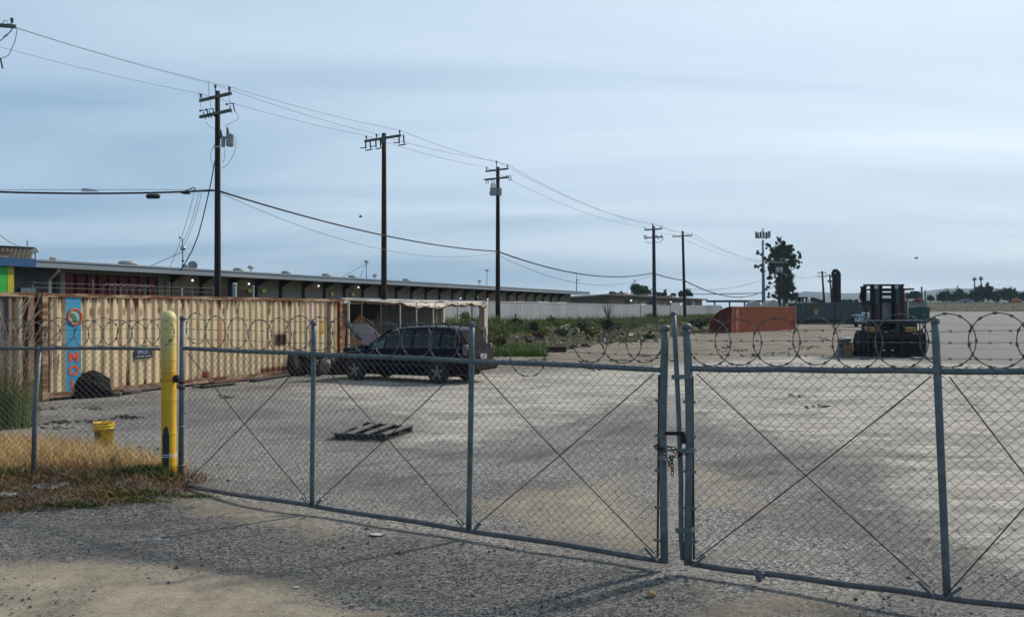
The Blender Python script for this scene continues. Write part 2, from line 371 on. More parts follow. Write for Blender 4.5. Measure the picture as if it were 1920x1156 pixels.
    for pts_, w in (([(60, 1010), (330, 1052), (640, 1085), (900, 1125)], .10), ([(1260, 1150), (1400, 1130), (1600, 1150)], .12), ([(100, 990), (400, 975), (640, 960)], .06), ([(1380, 870), (1520, 850), (1700, 855)], .3), ([(300, 1095), (500, 1060), (760, 1030)], .05), ([(700, 905), (900, 880), (1080, 835), (1230, 780)], .10), ([(620, 880), (860, 850), (1010, 812), (1150, 770)], .08), ([(1320, 760), (1500, 745), (1700, 742)], .12), ([(1330, 905), (1480, 880), (1640, 870)], .10)):
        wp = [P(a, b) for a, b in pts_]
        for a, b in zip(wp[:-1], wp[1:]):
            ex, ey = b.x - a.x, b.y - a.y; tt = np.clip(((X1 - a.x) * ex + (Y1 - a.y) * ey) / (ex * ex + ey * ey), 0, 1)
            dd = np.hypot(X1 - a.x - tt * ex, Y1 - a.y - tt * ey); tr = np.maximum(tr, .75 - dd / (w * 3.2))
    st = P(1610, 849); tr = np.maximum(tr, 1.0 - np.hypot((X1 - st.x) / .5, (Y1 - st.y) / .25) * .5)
    put('track_and_shadow', tr)
    d = (X1 - 1.1) * NB.x + (Y1 - 45.8) * NB.y; tt = (X1 - 1.1) * D.x + (Y1 - 45.8) * D.y
    gr = np.where((d > .2) & (Y1 > 42) & (d < 40), .80, 0.0); gr = np.where((d > 4) & (d < 7.5) & (tt > 14), 0.02, gr)
    gr = np.maximum(gr, sstep(228, 236, Y1) * 1.0)
    put('green', gr)
build_ground()

# far hills, real ridges kilometres away
hm = M('hill_cover', (.05, .075, .06), (.08, .09, .07), .004, .95)
for nm, dist, hs, seedv in (('hills', 3300, (132, 30), 1), ('hills', 2500, (44, 12), 5)):
    xs = np.linspace(-2600, 4600, 220); rows = []
    r2 = np.random.default_rng(seedv); ph = r2.uniform(0, 6.28, 8)
    prof = sum(np.sin(xs / (900 / (k + 1) ** 1.05) + ph[k]) / (k + 1) ** 1.1 for k in range(8))
    bias = .12 + .95 * sstep(.28, .33, xs / dist) + .12 * sstep(.44, .50, xs / dist) - .35 * sstep(.52, .60, xs / dist)
    top = (hs[0] * .62 * bias + hs[1] * prof * .55)
    for k, fr in enumerate((0, .55, .85, 1.0, .8, 0)):
        rows.append(np.stack([xs, np.full_like(xs, dist + (k - 3) * 160) + 20 * np.sin(xs / 90 + k), 1.0 + top * fr * (1 + .03 * np.sin(xs / 40 + 2 * k))], -1))
    V = np.concatenate(rows); idx = np.arange(len(V)).reshape(6, -1)
    q = np.stack([idx[:-1, :-1], idx[:-1, 1:], idx[1:, 1:], idx[1:, :-1]], -1).reshape(-1, 4)
    tag(fastmesh(nm, V, q, hm, smooth=True), kind='structure')

# ---------------------------------------------------------------- shipping containers
def corr(mb, L, z0, z1, O, U, N_, pitch=.278, dep=.04, mi=0, flats=(), zt=None, zb=None):
    """trapezoidal corrugated sheet; O corner, U along, N_ outwards; flats: (a, b, material) smooth stretches"""
    O = Vector(O); U = Vector(U).normalized(); N_ = Vector(N_).normalized(); xs = []; s_ = 0.0
    while s_ < L:
        for a, dpt in ((0, 0), (.26, 0), (.46, 1), (.76, 1), (.98, 0)):
            x = s_ + a * pitch
            if x < L and not any(f0 < x < f1 for f0, f1, _ in flats): xs.append((x, dpt * dep))
        s_ += pitch
    for f0, f1, _ in flats: xs += [(f0, 0), (f1, 0)]
    xs.append((L, 0)); xs.sort(); vs = []
    for x, dpt in xs:
        a = z0 if zb is None else zb(x); b = z1 if zt is None else zt(x)
        p = O + U * x - N_ * dpt; vs += [(p.x, p.y, a), (p.x, p.y, b)]
    for i in range(len(xs) - 1):
        xm = (xs[i][0] + xs[i + 1][0]) / 2; m_ = mi
        for f0, f1, fm in flats:
            if f0 < xm < f1: m_ = fm
        mb.add([vs[2 * i], vs[2 * i + 2], vs[2 * i + 3], vs[2 * i + 1]], [(0, 1, 2, 3)], m_)
def cont_side_mat(name, c1, c2, rustc, streak=.35, boxes=(), top=.5, base=.4, H=2.59):
    t = NT(name); xyz = t.sepxyz(); vs = t.vec((4, 4, .35)); vs2 = t.vec((3.0, 3.0, .12))
    col = t.mix(t.ramp(t.noise(1.4, 5), .35, .65), c1, c2)
    col = t.mix(t.math('MULTIPLY', t.ramp(t.noise(2.2, 8, .7, vs2), .42, .60), .38), col, tuple(x * .45 for x in c1))
    ru = t.mix(t.noise(9, 5), rustc, tuple(x * .4 for x in rustc))
    hi = t.ramp(xyz[2], H - top, H + .05); lo = t.ramp(xyz[2], base, .0)
    edge = t.math('MAXIMUM', hi, lo)
    n1 = t.noise(1.8, 8, .7, vs)
    m_ = t.ramp(t.math('MULTIPLY_ADD', edge, .16, n1), .66 - .12 * streak, .71 - .12 * streak)
    col = t.mix(m_, col, ru)
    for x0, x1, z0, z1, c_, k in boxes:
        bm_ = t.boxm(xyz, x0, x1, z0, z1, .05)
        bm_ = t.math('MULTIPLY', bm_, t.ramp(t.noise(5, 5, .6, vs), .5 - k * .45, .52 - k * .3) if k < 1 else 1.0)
        col = t.mix(bm_, col, c_)
    t.put(t.b.inputs['Base Color'], col); t.b.inputs['Roughness'].default_value = .75; t.b.inputs['Specular IOR Level'].default_value = .3
    t.bump(t.noise(14, 5), .15, .02)
    return t.mat
W = 2.44; HC = 2.59
A0 = P(78, 753); 
def s_at(px):                                            # distance along the container line for a photo column
    k = (px - 960) / F; return (k * A0.y - A0.x) / (D.x - k * D.y)
RU = (.16, .055, .02); RD = (.05, .018, .012)
def frame_parts(root, L, fmat, fmat2=None, front=True, h=HC):
    m = MB()
    for y in (0.0, W):
        m.bb((0, y - .03, h - .09), (L, y + .05, h), 0); m.bb((0, y - .03, .06), (L, y + .05, .20), 0)
    for x in (0, L - .12):
        m.bb((x, -.025, h - .12), (x + .12, W + .045, h + .002), 0); m.bb((x, -.025, .04), (x + .12, W + .045, .22), 0)
    m.build('frame', fmat, root)
    for x in (0.0, L - .15):
        for y in (-.035, W - .10):
            MB().bb((x, y, .02), (x + .15, y + .15, h + .004)).build('corner_post', fmat2 or fmat, root)
    for x in (-.01, L - .17):
        for y in (-.045, W - .12):
            for z in (0, h - .10):
                pass
def castings(root, L, mat, h=HC):
    for x in (-.012, L - .168):
        for y in (-.047, W - .10):
            for z in (0, h - .112): MB().cbox((x + .09, y + .09, z + .06), (.18, .17, .124), .01).build('corner_casting', mat, root)
def roof_sheet(root, L, mat, h=HC):
    m = MB(); m.bb((.05, .05, h - .03), (L - .05, W - .03, h - .012))
    for i in range(int(L / .6)): m.bb((.3 + i * .6, .1, h - .012), (.55 + i * .6, W - .1, h + .004))
    m.build('roof', mat, root)
fr_rusty = M('rusty_cream_frame', (.42, .33, .22), (.30, .20, .12), 3, .8, rust=.52, rustc=RU, rscale=3.5, stretch=(.4, 2, 2))
boxesA = [(s_at(515), s_at(537), 1.02, 1.42, RD, 1), (s_at(579), s_at(595), 1.6, 2.42, (.60, .42, .34), 1),
          (s_at(603), s_at(609), 1.35, 1.85, (.50, .28, .02), 1), (s_at(612), s_at(619), .2, 2.5, RD, .75), (s_at(631), s_at(646), .1, 2.6, (.22, .08, .02), .8),
          (0.0, .28, .1, 2.6, RD, .8), (s_at(118), s_at(121), .3, 2.5, (.34, .13, .05), .9), (s_at(121.5), s_at(124), .2, 2.5, (.7, .6, .5), 1),
          (s_at(490), s_at(560), 0, .35, RU, .6), (s_at(380), s_at(395), 0, .4, (.22, .03, .02), .7), (s_at(551), s_at(553), .9, 1.5, RD, .9), (s_at(413), s_at(417), .9, 1.9, (.30, .10, .04), .5)]
for k, xx in enumerate([172, 187, 203, 217, 233, 249, 265, 282, 299, 325, 340, 368, 395, 420, 445, 480, 505]):
    if k % 4 != 3: boxesA.append((s_at(xx) - .035, s_at(xx) + .045, 2.02 + .03 * (k % 3), 2.24 + .02 * (k % 2), (.10, .03, .02), .9))
matA = cont_side_mat('cream_container_paint', (.68, .55, .33), (.62, .45, .29), RU, .55, boxesA)
bluep = M('blue_stripe_paint', (.03, .27, .43), (.025, .20, .36), 5, .6)
cA = thing('shipping_container', 'long cream corrugated container with rust stains, a blue stripe and three orange letters', 'container', A0, RZ)
LA = 12.19
m = MB(); bl0, bl1 = s_at(124), s_at(152)
corr(m, LA - .3, .18, HC - .08, (.15, 0, 0), (1, 0, 0), (0, -1, 0), dep=.045, flats=((bl0 - .15, bl1 - .15, 1),))
for f_ in m.v[:1]: pass
m.build('side_panel', [matA, bluep], cA)
m = MB(); corr(m, LA - .3, .18, HC - .08, (LA - .15, W, 0), (-1, 0, 0), (0, 1, 0)); m.build('side_panel', matA, cA)
for x, n_ in ((0.03, -1), (LA - .03, 1)):
    m = MB(); corr(m, W - .2, .2, HC - .1, (x, W - .1 if n_ < 0 else .1, 0), (0, n_, 0), (n_, 0, 0)); m.build('end_panel', matA, cA)
frame_parts(cA, LA, fr_rusty); castings(cA, LA, fr_rusty); roof_sheet(cA, LA, fr_rusty)
orangeM = M('orange_letter_paint', (.62, .10, .035), (.5, .07, .03), 8, .6)
sc_ = (bl0 + bl1) / 2
for ch, z in (('M', 1.02), ('O', .68), ('L', .34)):
    text('letter', ch, .34, orangeM, cA, (sc_, -.006, z), (R(90), 0, 0), .004, 1.15, .012)
cream_logo = M('cream_logo_paint', (.62, .56, .42), None, 6, .6); green_logo = M('green_logo_paint', (.05, .20, .07), (.03, .13, .05), 10, .6)
ring = MB(); pts = [(sc_ + .02 + .19 * math.cos(a), -.012, 2.02 + .19 * math.sin(a)) for a in np.linspace(0, 2 * math.pi, 30)[:-1]]
ring.tube(pts, .026, 6, closed=True); lg = ring.build('emblem_ring', orangeM, cA)
MB().lathe([(.172, 0), (.172, .008)], (sc_ + .02, -.001, 2.02), (0, -1, 0), 24).build('emblem_disc', M('pale_logo_field', (.30, .45, .50), None, 6), lg)
al = [(-.20, .10), (-.10, .105), (-.02, .075), (.05, .01), (.09, -.08), (.10, -.15), (0.02, -.16), (-.01, -.09), (-.06, -.03), (-.14, .02), (-.17, .045), (-.08, .055), (-.2, .075)]
MB().prism([(sc_ + .01 + a, -.012, 2.02 + b) for a, b in al], (0, -.008, 0)).build('emblem_animal', green_logo, lg)
MB().prism([(sc_ - .03 + a, -.011, 1.90 + b) for a, b in ((-.07, 0), (-.05, .05), (-.02, .04), (-.01, 0))], (0, -.006, 0)).build('emblem_teeth', cream_logo, lg)

# container nearer the road, half hidden by dry stalks
cC = thing('shipping_container', 'cream rusty container with a pink spray mark, behind the tall dry grass', 'container', A0 - Vector((D.x, D.y, 0)) * (6.06 + .22), RZ)
LC = 6.06
matC = cont_side_mat('rusty_cream_container_paint', (.62, .51, .33), (.56, .43, .30), RU, .45,
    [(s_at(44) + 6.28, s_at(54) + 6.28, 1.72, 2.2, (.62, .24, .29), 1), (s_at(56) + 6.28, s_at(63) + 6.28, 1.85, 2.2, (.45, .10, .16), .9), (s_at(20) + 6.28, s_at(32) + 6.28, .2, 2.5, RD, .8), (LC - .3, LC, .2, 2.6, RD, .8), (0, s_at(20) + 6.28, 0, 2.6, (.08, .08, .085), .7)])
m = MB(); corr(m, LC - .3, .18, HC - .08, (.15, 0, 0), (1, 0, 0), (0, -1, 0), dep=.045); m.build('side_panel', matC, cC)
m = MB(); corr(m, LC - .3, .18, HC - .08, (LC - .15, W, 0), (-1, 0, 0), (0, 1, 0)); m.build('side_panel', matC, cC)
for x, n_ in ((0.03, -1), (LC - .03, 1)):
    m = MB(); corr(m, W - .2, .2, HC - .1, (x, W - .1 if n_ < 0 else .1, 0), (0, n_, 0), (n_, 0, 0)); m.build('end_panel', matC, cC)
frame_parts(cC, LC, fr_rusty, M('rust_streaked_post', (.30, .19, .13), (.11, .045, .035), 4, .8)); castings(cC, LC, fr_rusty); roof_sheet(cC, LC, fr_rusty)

# little black sign hung on the cream container
so = A0 + Vector((D.x, D.y, 0)) * s_at(268) + Vector((-NB.x, -NB.y, 0)) * .02
sg = thing('sign', 'small black sign with pale lettering fixed low on the cream container', 'sign', so + Vector((0, 0, 1.03)), RZ)
MB().cbox((0, 0, 0), (.60, .03, .27), .005).build('sign_board', M('sign_black', (.012, .016, .03), (.03, .04, .06), 8, .5), sg)
signw = M('sign_lettering', (.32, .36, .42), (.2, .24, .3), 12, .6)
text('lettering', 'SMILEY', .16, signw, sg, (-.03, -.018, .045), (R(90), 0, 0), .002, .8, .004)
m = MB()
for i, (a, b) in enumerate(((-.24, -.12), (-.10, .0), (.04, .12), (.15, .24))): m.bb((a, -.020, -.095), (b, -.0155, -.065))
m.build('small_print', signw, sg)

# stripped container beyond: roof on thin posts
B0 = A0 + Vector((D.x, D.y, 0)) * (LA + .12)
cB = thing('container_frame', 'stripped pale container with sagging torn roof on thin posts and open front behind the car', 'container', B0, RZ)
LB = 11.9
pale = M('peeling_pale_roof', (.62, .57, .48), (.40, .34, .26), 2.5, .8, rust=.34, rustc=(.2, .10, .05), rscale=2.5)
m = MB(); ny = 9; nx = 80; vs = []
for i in range(nx + 1):
    x = i / nx * LB
    for j in range(ny + 1):
        y = -.06 + j / ny * (W + .1); sagf = -.10 * math.sin(math.pi * x / LB)
        edge = -(.20 * max(0, 1 - y / .5)) * (.5 + .3 * math.sin(x * 1.1 + 1) + .2 * math.sin(x * 2.9) + .1 * math.sin(x * 6.1)) * sstep(2, 5, x) * sstep(LB, LB - .6, x)
        vs.append((x, y, HC + float(sagf + edge) + .025 * math.sin(x * 7) * sstep(2.5, 6, x) + .02))
fs = [(i * (ny + 1) + j, i * (ny + 1) + j + 1, (i + 1) * (ny + 1) + j + 1, (i + 1) * (ny + 1) + j) for i in range(nx) for j in range(ny)]
m.add(vs, fs); m.add([(v_[0], v_[1], v_[2] - .03) for v_ in vs], [f[::-1] for f in fs])
e = [(i * (ny + 1)) for i in range(nx + 1)]; N0 = len(vs)
m.f += [(e[i], e[i + 1], e[i + 1] + N0, e[i] + N0) for i in range(nx)]; m.m += [0] * nx
m.build('roof', pale, cB)
m = MB()
for i in range(11):
    x = 4.2 + i * .62 + random.uniform(-.1, .1); m.cbox((x, 1.2, HC + .01), (.5, random.uniform(.9, 1.9), .03), .01, 0, (random.uniform(-.05, .05), random.uniform(-.06, .06), random.uniform(-.3, .3)))
m.build('torn_sheets', M('white_torn_sheet', (.70, .69, .66), (.45, .43, .4), 3, .7), cB)
rustedge = M('dark_rust', RD, (.02, .01, .008), 6, .9)
m = MB()
for i in range(46):
    x = 1.5 + i * .22; dz = -.10 * math.sin(math.pi * x / LB) - .15 * (.5 + .3 * math.sin(x * 1.1 + 1) + .2 * math.sin(x * 2.9) + .1 * math.sin(x * 6.1)) * float(sstep(2, 5, x))
    m.box((x, -.02, HC + dz - .06), (.24, .04, .07 + .05 * random.random()), 0, (random.uniform(-.2, .2), random.uniform(-.25, .25), 0))
m.build('torn_edge', rustedge, cB)
postw = M('pale_steel_post', (.58, .56, .50), (.4, .36, .3), 4, .7, rust=.3, rustc=RU)
postr = M('rusty_steel_post', (.22, .11, .06), (.12, .06, .035), 4, .85)
def sB(px): return s_at(px) - LA - .12
def tB(px, z0=0, z1=HC, lean=0.0, r=.028, mt=postw, bend=0.0):
    x = sB(px); MB().tube([(x + lean, 0, z0), (x + lean * .4 + bend * .6, 0, (z0 + z1) * .5), (x + bend, 0, z1 * .85), (x, 0, z1 - .05)], r, 7).build('post', mt, cB)
tB(653, r=.05); tB(678, lean=-.35, mt=postr, r=.035); tB(714, lean=-.1, mt=postr); tB(750, lean=.05, mt=postw, r=.03); tB(781, lean=.08, bend=-.02, mt=postw)
tB(818, lean=-.25, bend=-.28, mt=postw, r=.035); tB(858, r=.02, mt=M('grey_post', (.2, .2, .19), None, 4))
m = MB(); m.bar((sB(781), 0, 2.1), (sB(790), 0, 2.4), .03, .03); m.build('brace', postr, cB)
for y in (-.03, W - .12):
    MB().bb((LB - .16, y, 0), (LB, y + .15, HC)).build('corner_post', whitedirty, cB)
MB().bb((0, W - .12, 0), (.15, W, HC)).build('corner_post', postr, cB)
MB().bb((0, -.03, HC - .12), (.3, .12, HC + .01)).build('corner_casting', whitedirty, cB)
MB().cbox((LB - .09, .05, HC - .05), (.22, .2, .18), .01).build('corner_casting', whitedirty, cB)
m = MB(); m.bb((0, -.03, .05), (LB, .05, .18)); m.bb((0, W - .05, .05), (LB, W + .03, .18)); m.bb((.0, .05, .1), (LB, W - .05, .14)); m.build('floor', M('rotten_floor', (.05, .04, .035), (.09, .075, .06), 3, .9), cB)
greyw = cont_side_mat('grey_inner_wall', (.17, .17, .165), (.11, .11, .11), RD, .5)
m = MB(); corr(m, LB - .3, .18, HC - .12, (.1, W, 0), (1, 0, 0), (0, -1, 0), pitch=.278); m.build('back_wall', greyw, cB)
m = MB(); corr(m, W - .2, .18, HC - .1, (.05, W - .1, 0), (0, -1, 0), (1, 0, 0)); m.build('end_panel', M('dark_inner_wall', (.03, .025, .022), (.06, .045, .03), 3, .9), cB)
m = MB(); m.prism([(LB - .02, .1, 1.2), (LB - .02, .42, 1.3), (LB - .02, .40, HC - .1), (LB - .02, .1, HC - .1)], (-.04, 0, 0)); m.build('end_door', whitedirty, cB)
MB().bb((LB - .32, -.02, 1.35), (LB - .05, .01, 2.3)).build('door_panel', whitedirty, cB)
och = M('ochre_rust_sheet', (.38, .19, .045), (.22, .09, .03), 3, .85, rust=.3, rustc=RU)
x0_ = sB(725)
m = MB(); m.prism([(x0_ - .7, 1.5, .2), (x0_ - .4, 1.5, 1.45), (x0_ + .15, 1.5, 1.9), (x0_ + .45, 1.5, 2.05), (x0_ + .75, 1.5, 1.9), (x0_ + .85, 1.5, 1.35), (x0_ + 1.35, 1.5, .9), (x0_ + 1.5, 1.5, .2)], (0, .05, 0)); m.build('torn_sheet', och, cB)
m = MB(); m.prism([(.25, .5, .15), (.75, .5, .15), (.8, .5, 1.2), (1.0, .5, 2.4), (.45, .5, 2.45), (.4, .5, 1.3)], (0, .04, 0)); m.build('torn_sheet', M('orange_rust_sheet', (.30, .11, .035), (.12, .05, .02), 3, .85), cB)
m = MB(); m.prism([(.6, 1.9, 1.5), (5.0, 1.9, 1.8), (5.6, 1.9, 2.45), (.3, 1.9, 2.45)], (0, .08, 0)); m.build('black_inner_sheet', black, cB)  # plain black sheet under the roof, before the back wall
wb = A0 + Vector((D.x, D.y, 0)) * (LA + .12 + 7.4) + NB.to_3d() * 1.9 + Vector((0, 0, 1.15))
o = MB().cbox((0, 0, 0), (.75, .35, 1.1), .03).build('fridge', white); o.location = A0 + D.to_3d() * (LA + .12 + 10.6) + NB.to_3d() * 1.9; o.rotation_euler = (0, 0, RZ); tag(o, 'white upright fridge standing inside the stripped container', 'fridge')
o.location.z = .73
# orange crushed container
matO = cont_side_mat('orange_container_paint', (.36, .112, .05), (.29, .08, .036), (.12, .03, .015), .25, [(11.2, 11.9, .2, 1.2, (.22, .02, .015), .8)], .3, .2)
matOe = cont_side_mat('shaded_red_container_paint', (.15, .03, .022), (.10, .022, .018), (.05, .015, .01), .4, [], .3, .6)  # darker red puts the shade of the end face into its colour
cO = thing('shipping_container', 'orange-red container with a crushed rounded end and white upright lettering', 'container', P(1372, 627), R(45))
Lo = 12.19
def zback(x): return HC - .9 * (1 - float(sstep(0, 4.5, x)))
m = MB(); corr(m, Lo - .3, .18, HC - .08, (.15, 0, 0), (1, 0, 0), (0, -1, 0), dep=.045, flats=((.55, 1.15, 0),)); m.build('side_panel', matO, cO)
m = MB(); corr(m, Lo - .3, .18, HC - .08, (Lo - .15, W, 0), (-1, 0, 0), (0, 1, 0), zt=lambda x: zback(Lo - .3 - x) - .1); m.build('side_panel', matO, cO)
m = MB(); corr(m, W - .2, .2, HC - .1, (Lo - .03, .1, 0), (0, 1, 0), (1, 0, 0)); m.build('end_panel', matO, cO)
prof = [(0, 2.57), (.55, 2.5), (1.1, 2.28), (1.6, 1.95), (2.0, 1.5), (2.25, .95), (2.40, .4), (2.44, 0.05)]
m = MB()
yy = np.linspace(0, W, 28)
zz = np.interp(yy, [a for a, b in prof], [b for a, b in prof])
for i in range(27):
    d0, d1 = (.04 * (i % 3 == 1)), (.04 * ((i + 1) % 3 == 1))
    m.add([(d0, yy[i], .1), (d1, yy[i + 1], .1), (d1 - .05, yy[i + 1], zz[i + 1]), (d0 - .05, yy[i], zz[i])], [(0, 3, 2, 1)])
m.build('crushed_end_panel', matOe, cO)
m = MB(); vs = []; nxx = 30
for i in range(nxx + 1):
    x = i / nxx * Lo; w_ = float(sstep(0, 5.5, x))
    for a, b in prof: vs.append((x - .06, a if a < 2.4 else W + .01, b * (1 - w_) + (HC - .01 if a < 2.4 else 2.3) * w_))
k = len(prof)
m.add(vs, [(i * k + j, i * k + j + 1, (i + 1) * k + j + 1, (i + 1) * k + j) for i in range(nxx) for j in range(k - 1)])
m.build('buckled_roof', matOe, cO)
fO = M('orange_frame_paint', (.33, .10, .045), (.28, .14, .09), 3, .75)
m = MB(); m.bb((0, -.03, HC - .09), (Lo, .05, HC)); m.bb((0, -.03, .05), (Lo, .05, .2)); m.bb((-.06, -.02, .0), (.06, W, .22)); m.build('frame', fO, cO)
for x in (0.0, Lo - .15): MB().bb((x, -.035, 0), (x + .15, .11, HC + .004)).build('corner_post', fO, cO)
whl = M('white_stencil', (.50, .36, .30), (.38, .24, .18), 6, .7)
for i, ch in enumerate('MXITOA'):
    text('letter', ch, .30, whl, cO, (.85, -.012, 2.08 - i * .27 - (.08 if i > 2 else 0)), (R(90), 0, 0), .004, 1.25, .006)
for i, ch in enumerate('1L'): text('letter', ch, .34, whl, cO, (Lo - .75, -.02, 2.2 - 1.7 * i), (R(90), 0, 0), .004, 1.2, .006)
# teal container far behind
cT = thing('shipping_container', 'long faded teal container with a dark base, behind the big lift truck', 'container', PD(1492, 609, 106), R(2))
cT.rotation_euler = (0, -.021, R(2)); LT = 13.6
matT = cont_side_mat('teal_container_paint', (.055, .080, .088), (.085, .105, .105), (.05, .035, .03), .5, [(1.9, 2.35, 1.5, 2.2, (.12, .075, .03), .7), (2.6, 3.1, 1.5, 2.0, (.15, .10, .04), .6), (2.3, 2.7, 1.2, 1.8, (.25, .28, .26), .7), (0, 14, .1, .55, (.03, .035, .04), .8)], .3, .5)
m = MB(); corr(m, LT - .3, .18, HC - .08, (.15, 0, 0), (1, 0, 0), (0, -1, 0), dep=.05); m.build('side_panel', matT, cT)
m = MB(); corr(m, LT - .3, .18, HC - .08, (LT - .15, W, 0), (-1, 0, 0), (0, 1, 0)); m.build('side_panel', matT, cT)
for x, n_ in ((0.03, -1), (LT - .03, 1)):
    m = MB(); corr(m, W - .2, .2, HC - .1, (x, W - .1 if n_ < 0 else .1, 0), (0, n_, 0), (n_, 0, 0)); m.build('end_panel', matT, cT)
frame_parts(cT, LT, M('grey_teal_frame', (.16, .15, .14), (.09, .09, .09), 3, .8)); castings(cT, LT, black)
m = MB(); m.bb((.05, .05, HC - .04), (LT - .05, W, HC - .01)); m.build('roof', M('pale_grey_roof', (.30, .27, .25), (.2, .18, .17), 2, .8), cT)

# green bin
gb = thing('waste_bin', 'dark green steel waste bin with a pale rim, right of the big lift truck', 'bin', PD(1717, 602, 112), R(-6))
gb.location.z = gz(gb.location.x, gb.location.y) - .02
gm = M('dark_green_paint', (.012, .055, .045), (.02, .07, .06), 4, .6, rust=.2, rustc=(.05, .06, .05)); hh = 2.15
m = MB(); m.prism([(-1.25, -.8, .1), (1.35, -.8, .1), (1.45, -.8, hh - .15), (.2, -.8, hh), (-1.45, -.8, hh - .22)], (0, 1.7, 0)); m.build('body', gm, gb)
m = MB(); m.bar((-1.47, -.83, hh - .2), (.2, -.83, hh + .02), .07, .07); m.bar((.2, -.83, hh + .02), (1.47, -.83, hh - .13), .07, .07); m.build('rim', M('pale_rim', (.35, .4, .38), None, 5), gb)
for x in (-.9, -.3, .3, .9): MB().bb((x - .05, -.85, .15), (x + .05, -.80, hh - .3)).build('rib', gm, gb)
m = MB(); m.lathe([(.10, 0), (.10, .01)], (.75, -.86, 1.1), (0, -1, 0), 14); m.lathe([(.10, 0), (.10, .01)], (1.15, -.81, .45), (0, -1, 0), 10); m.build('sticker', M('pale_sticker', (.35, .42, .4), None, 5), gb)

# ---------------------------------------------------------------- gates and fences
def zigzag(mb, p0f, L, zb, zt, step=.041, vs=.078, r=.0025, seed=0):
    """woven chain link; p0f(s, z, off) gives a world point at distance s along the fence"""
    rnd = random.Random(seed); n = int(L / step)
    for i in range(n):
        s0 = i * step; k = 0; pts = []; z = zb(s0) + (vs / 2 if i % 2 else 0) * 0; z1 = zt(s0)
        while z < z1 + .001:
            side = (k + i) % 2
            pts.append(p0f(s0 + (side) * step, z, .003 if (k % 2) else -.003)); z += vs / 2; k += 1
        if len(pts) > 1: mb.tube(pts, r, 4, caps=False)
G0 = Vector((1.26, 7.465, 0)); GD = Vector((.8575, -.5145, 0)); GN = Vector((-.5145, -.8575, 0))
def gs(px): p = GP(px, 900); return (p - G0).dot(GD)
def gpt(s_, z, off=0): q = G0 + GD * s_ - GN * 0 + GN * off; return Vector((q.x, q.y, z))
def lin(a, b):                                            # pixel points -> z along s
    pa, pb = GP(*a), GP(*b); sa, sb = (pa - G0).dot(GD), (pb - G0).dot(GD)
    return lambda s_: pa.z + (pb.z - pa.z) * (s_ - sa) / (sb - sa)
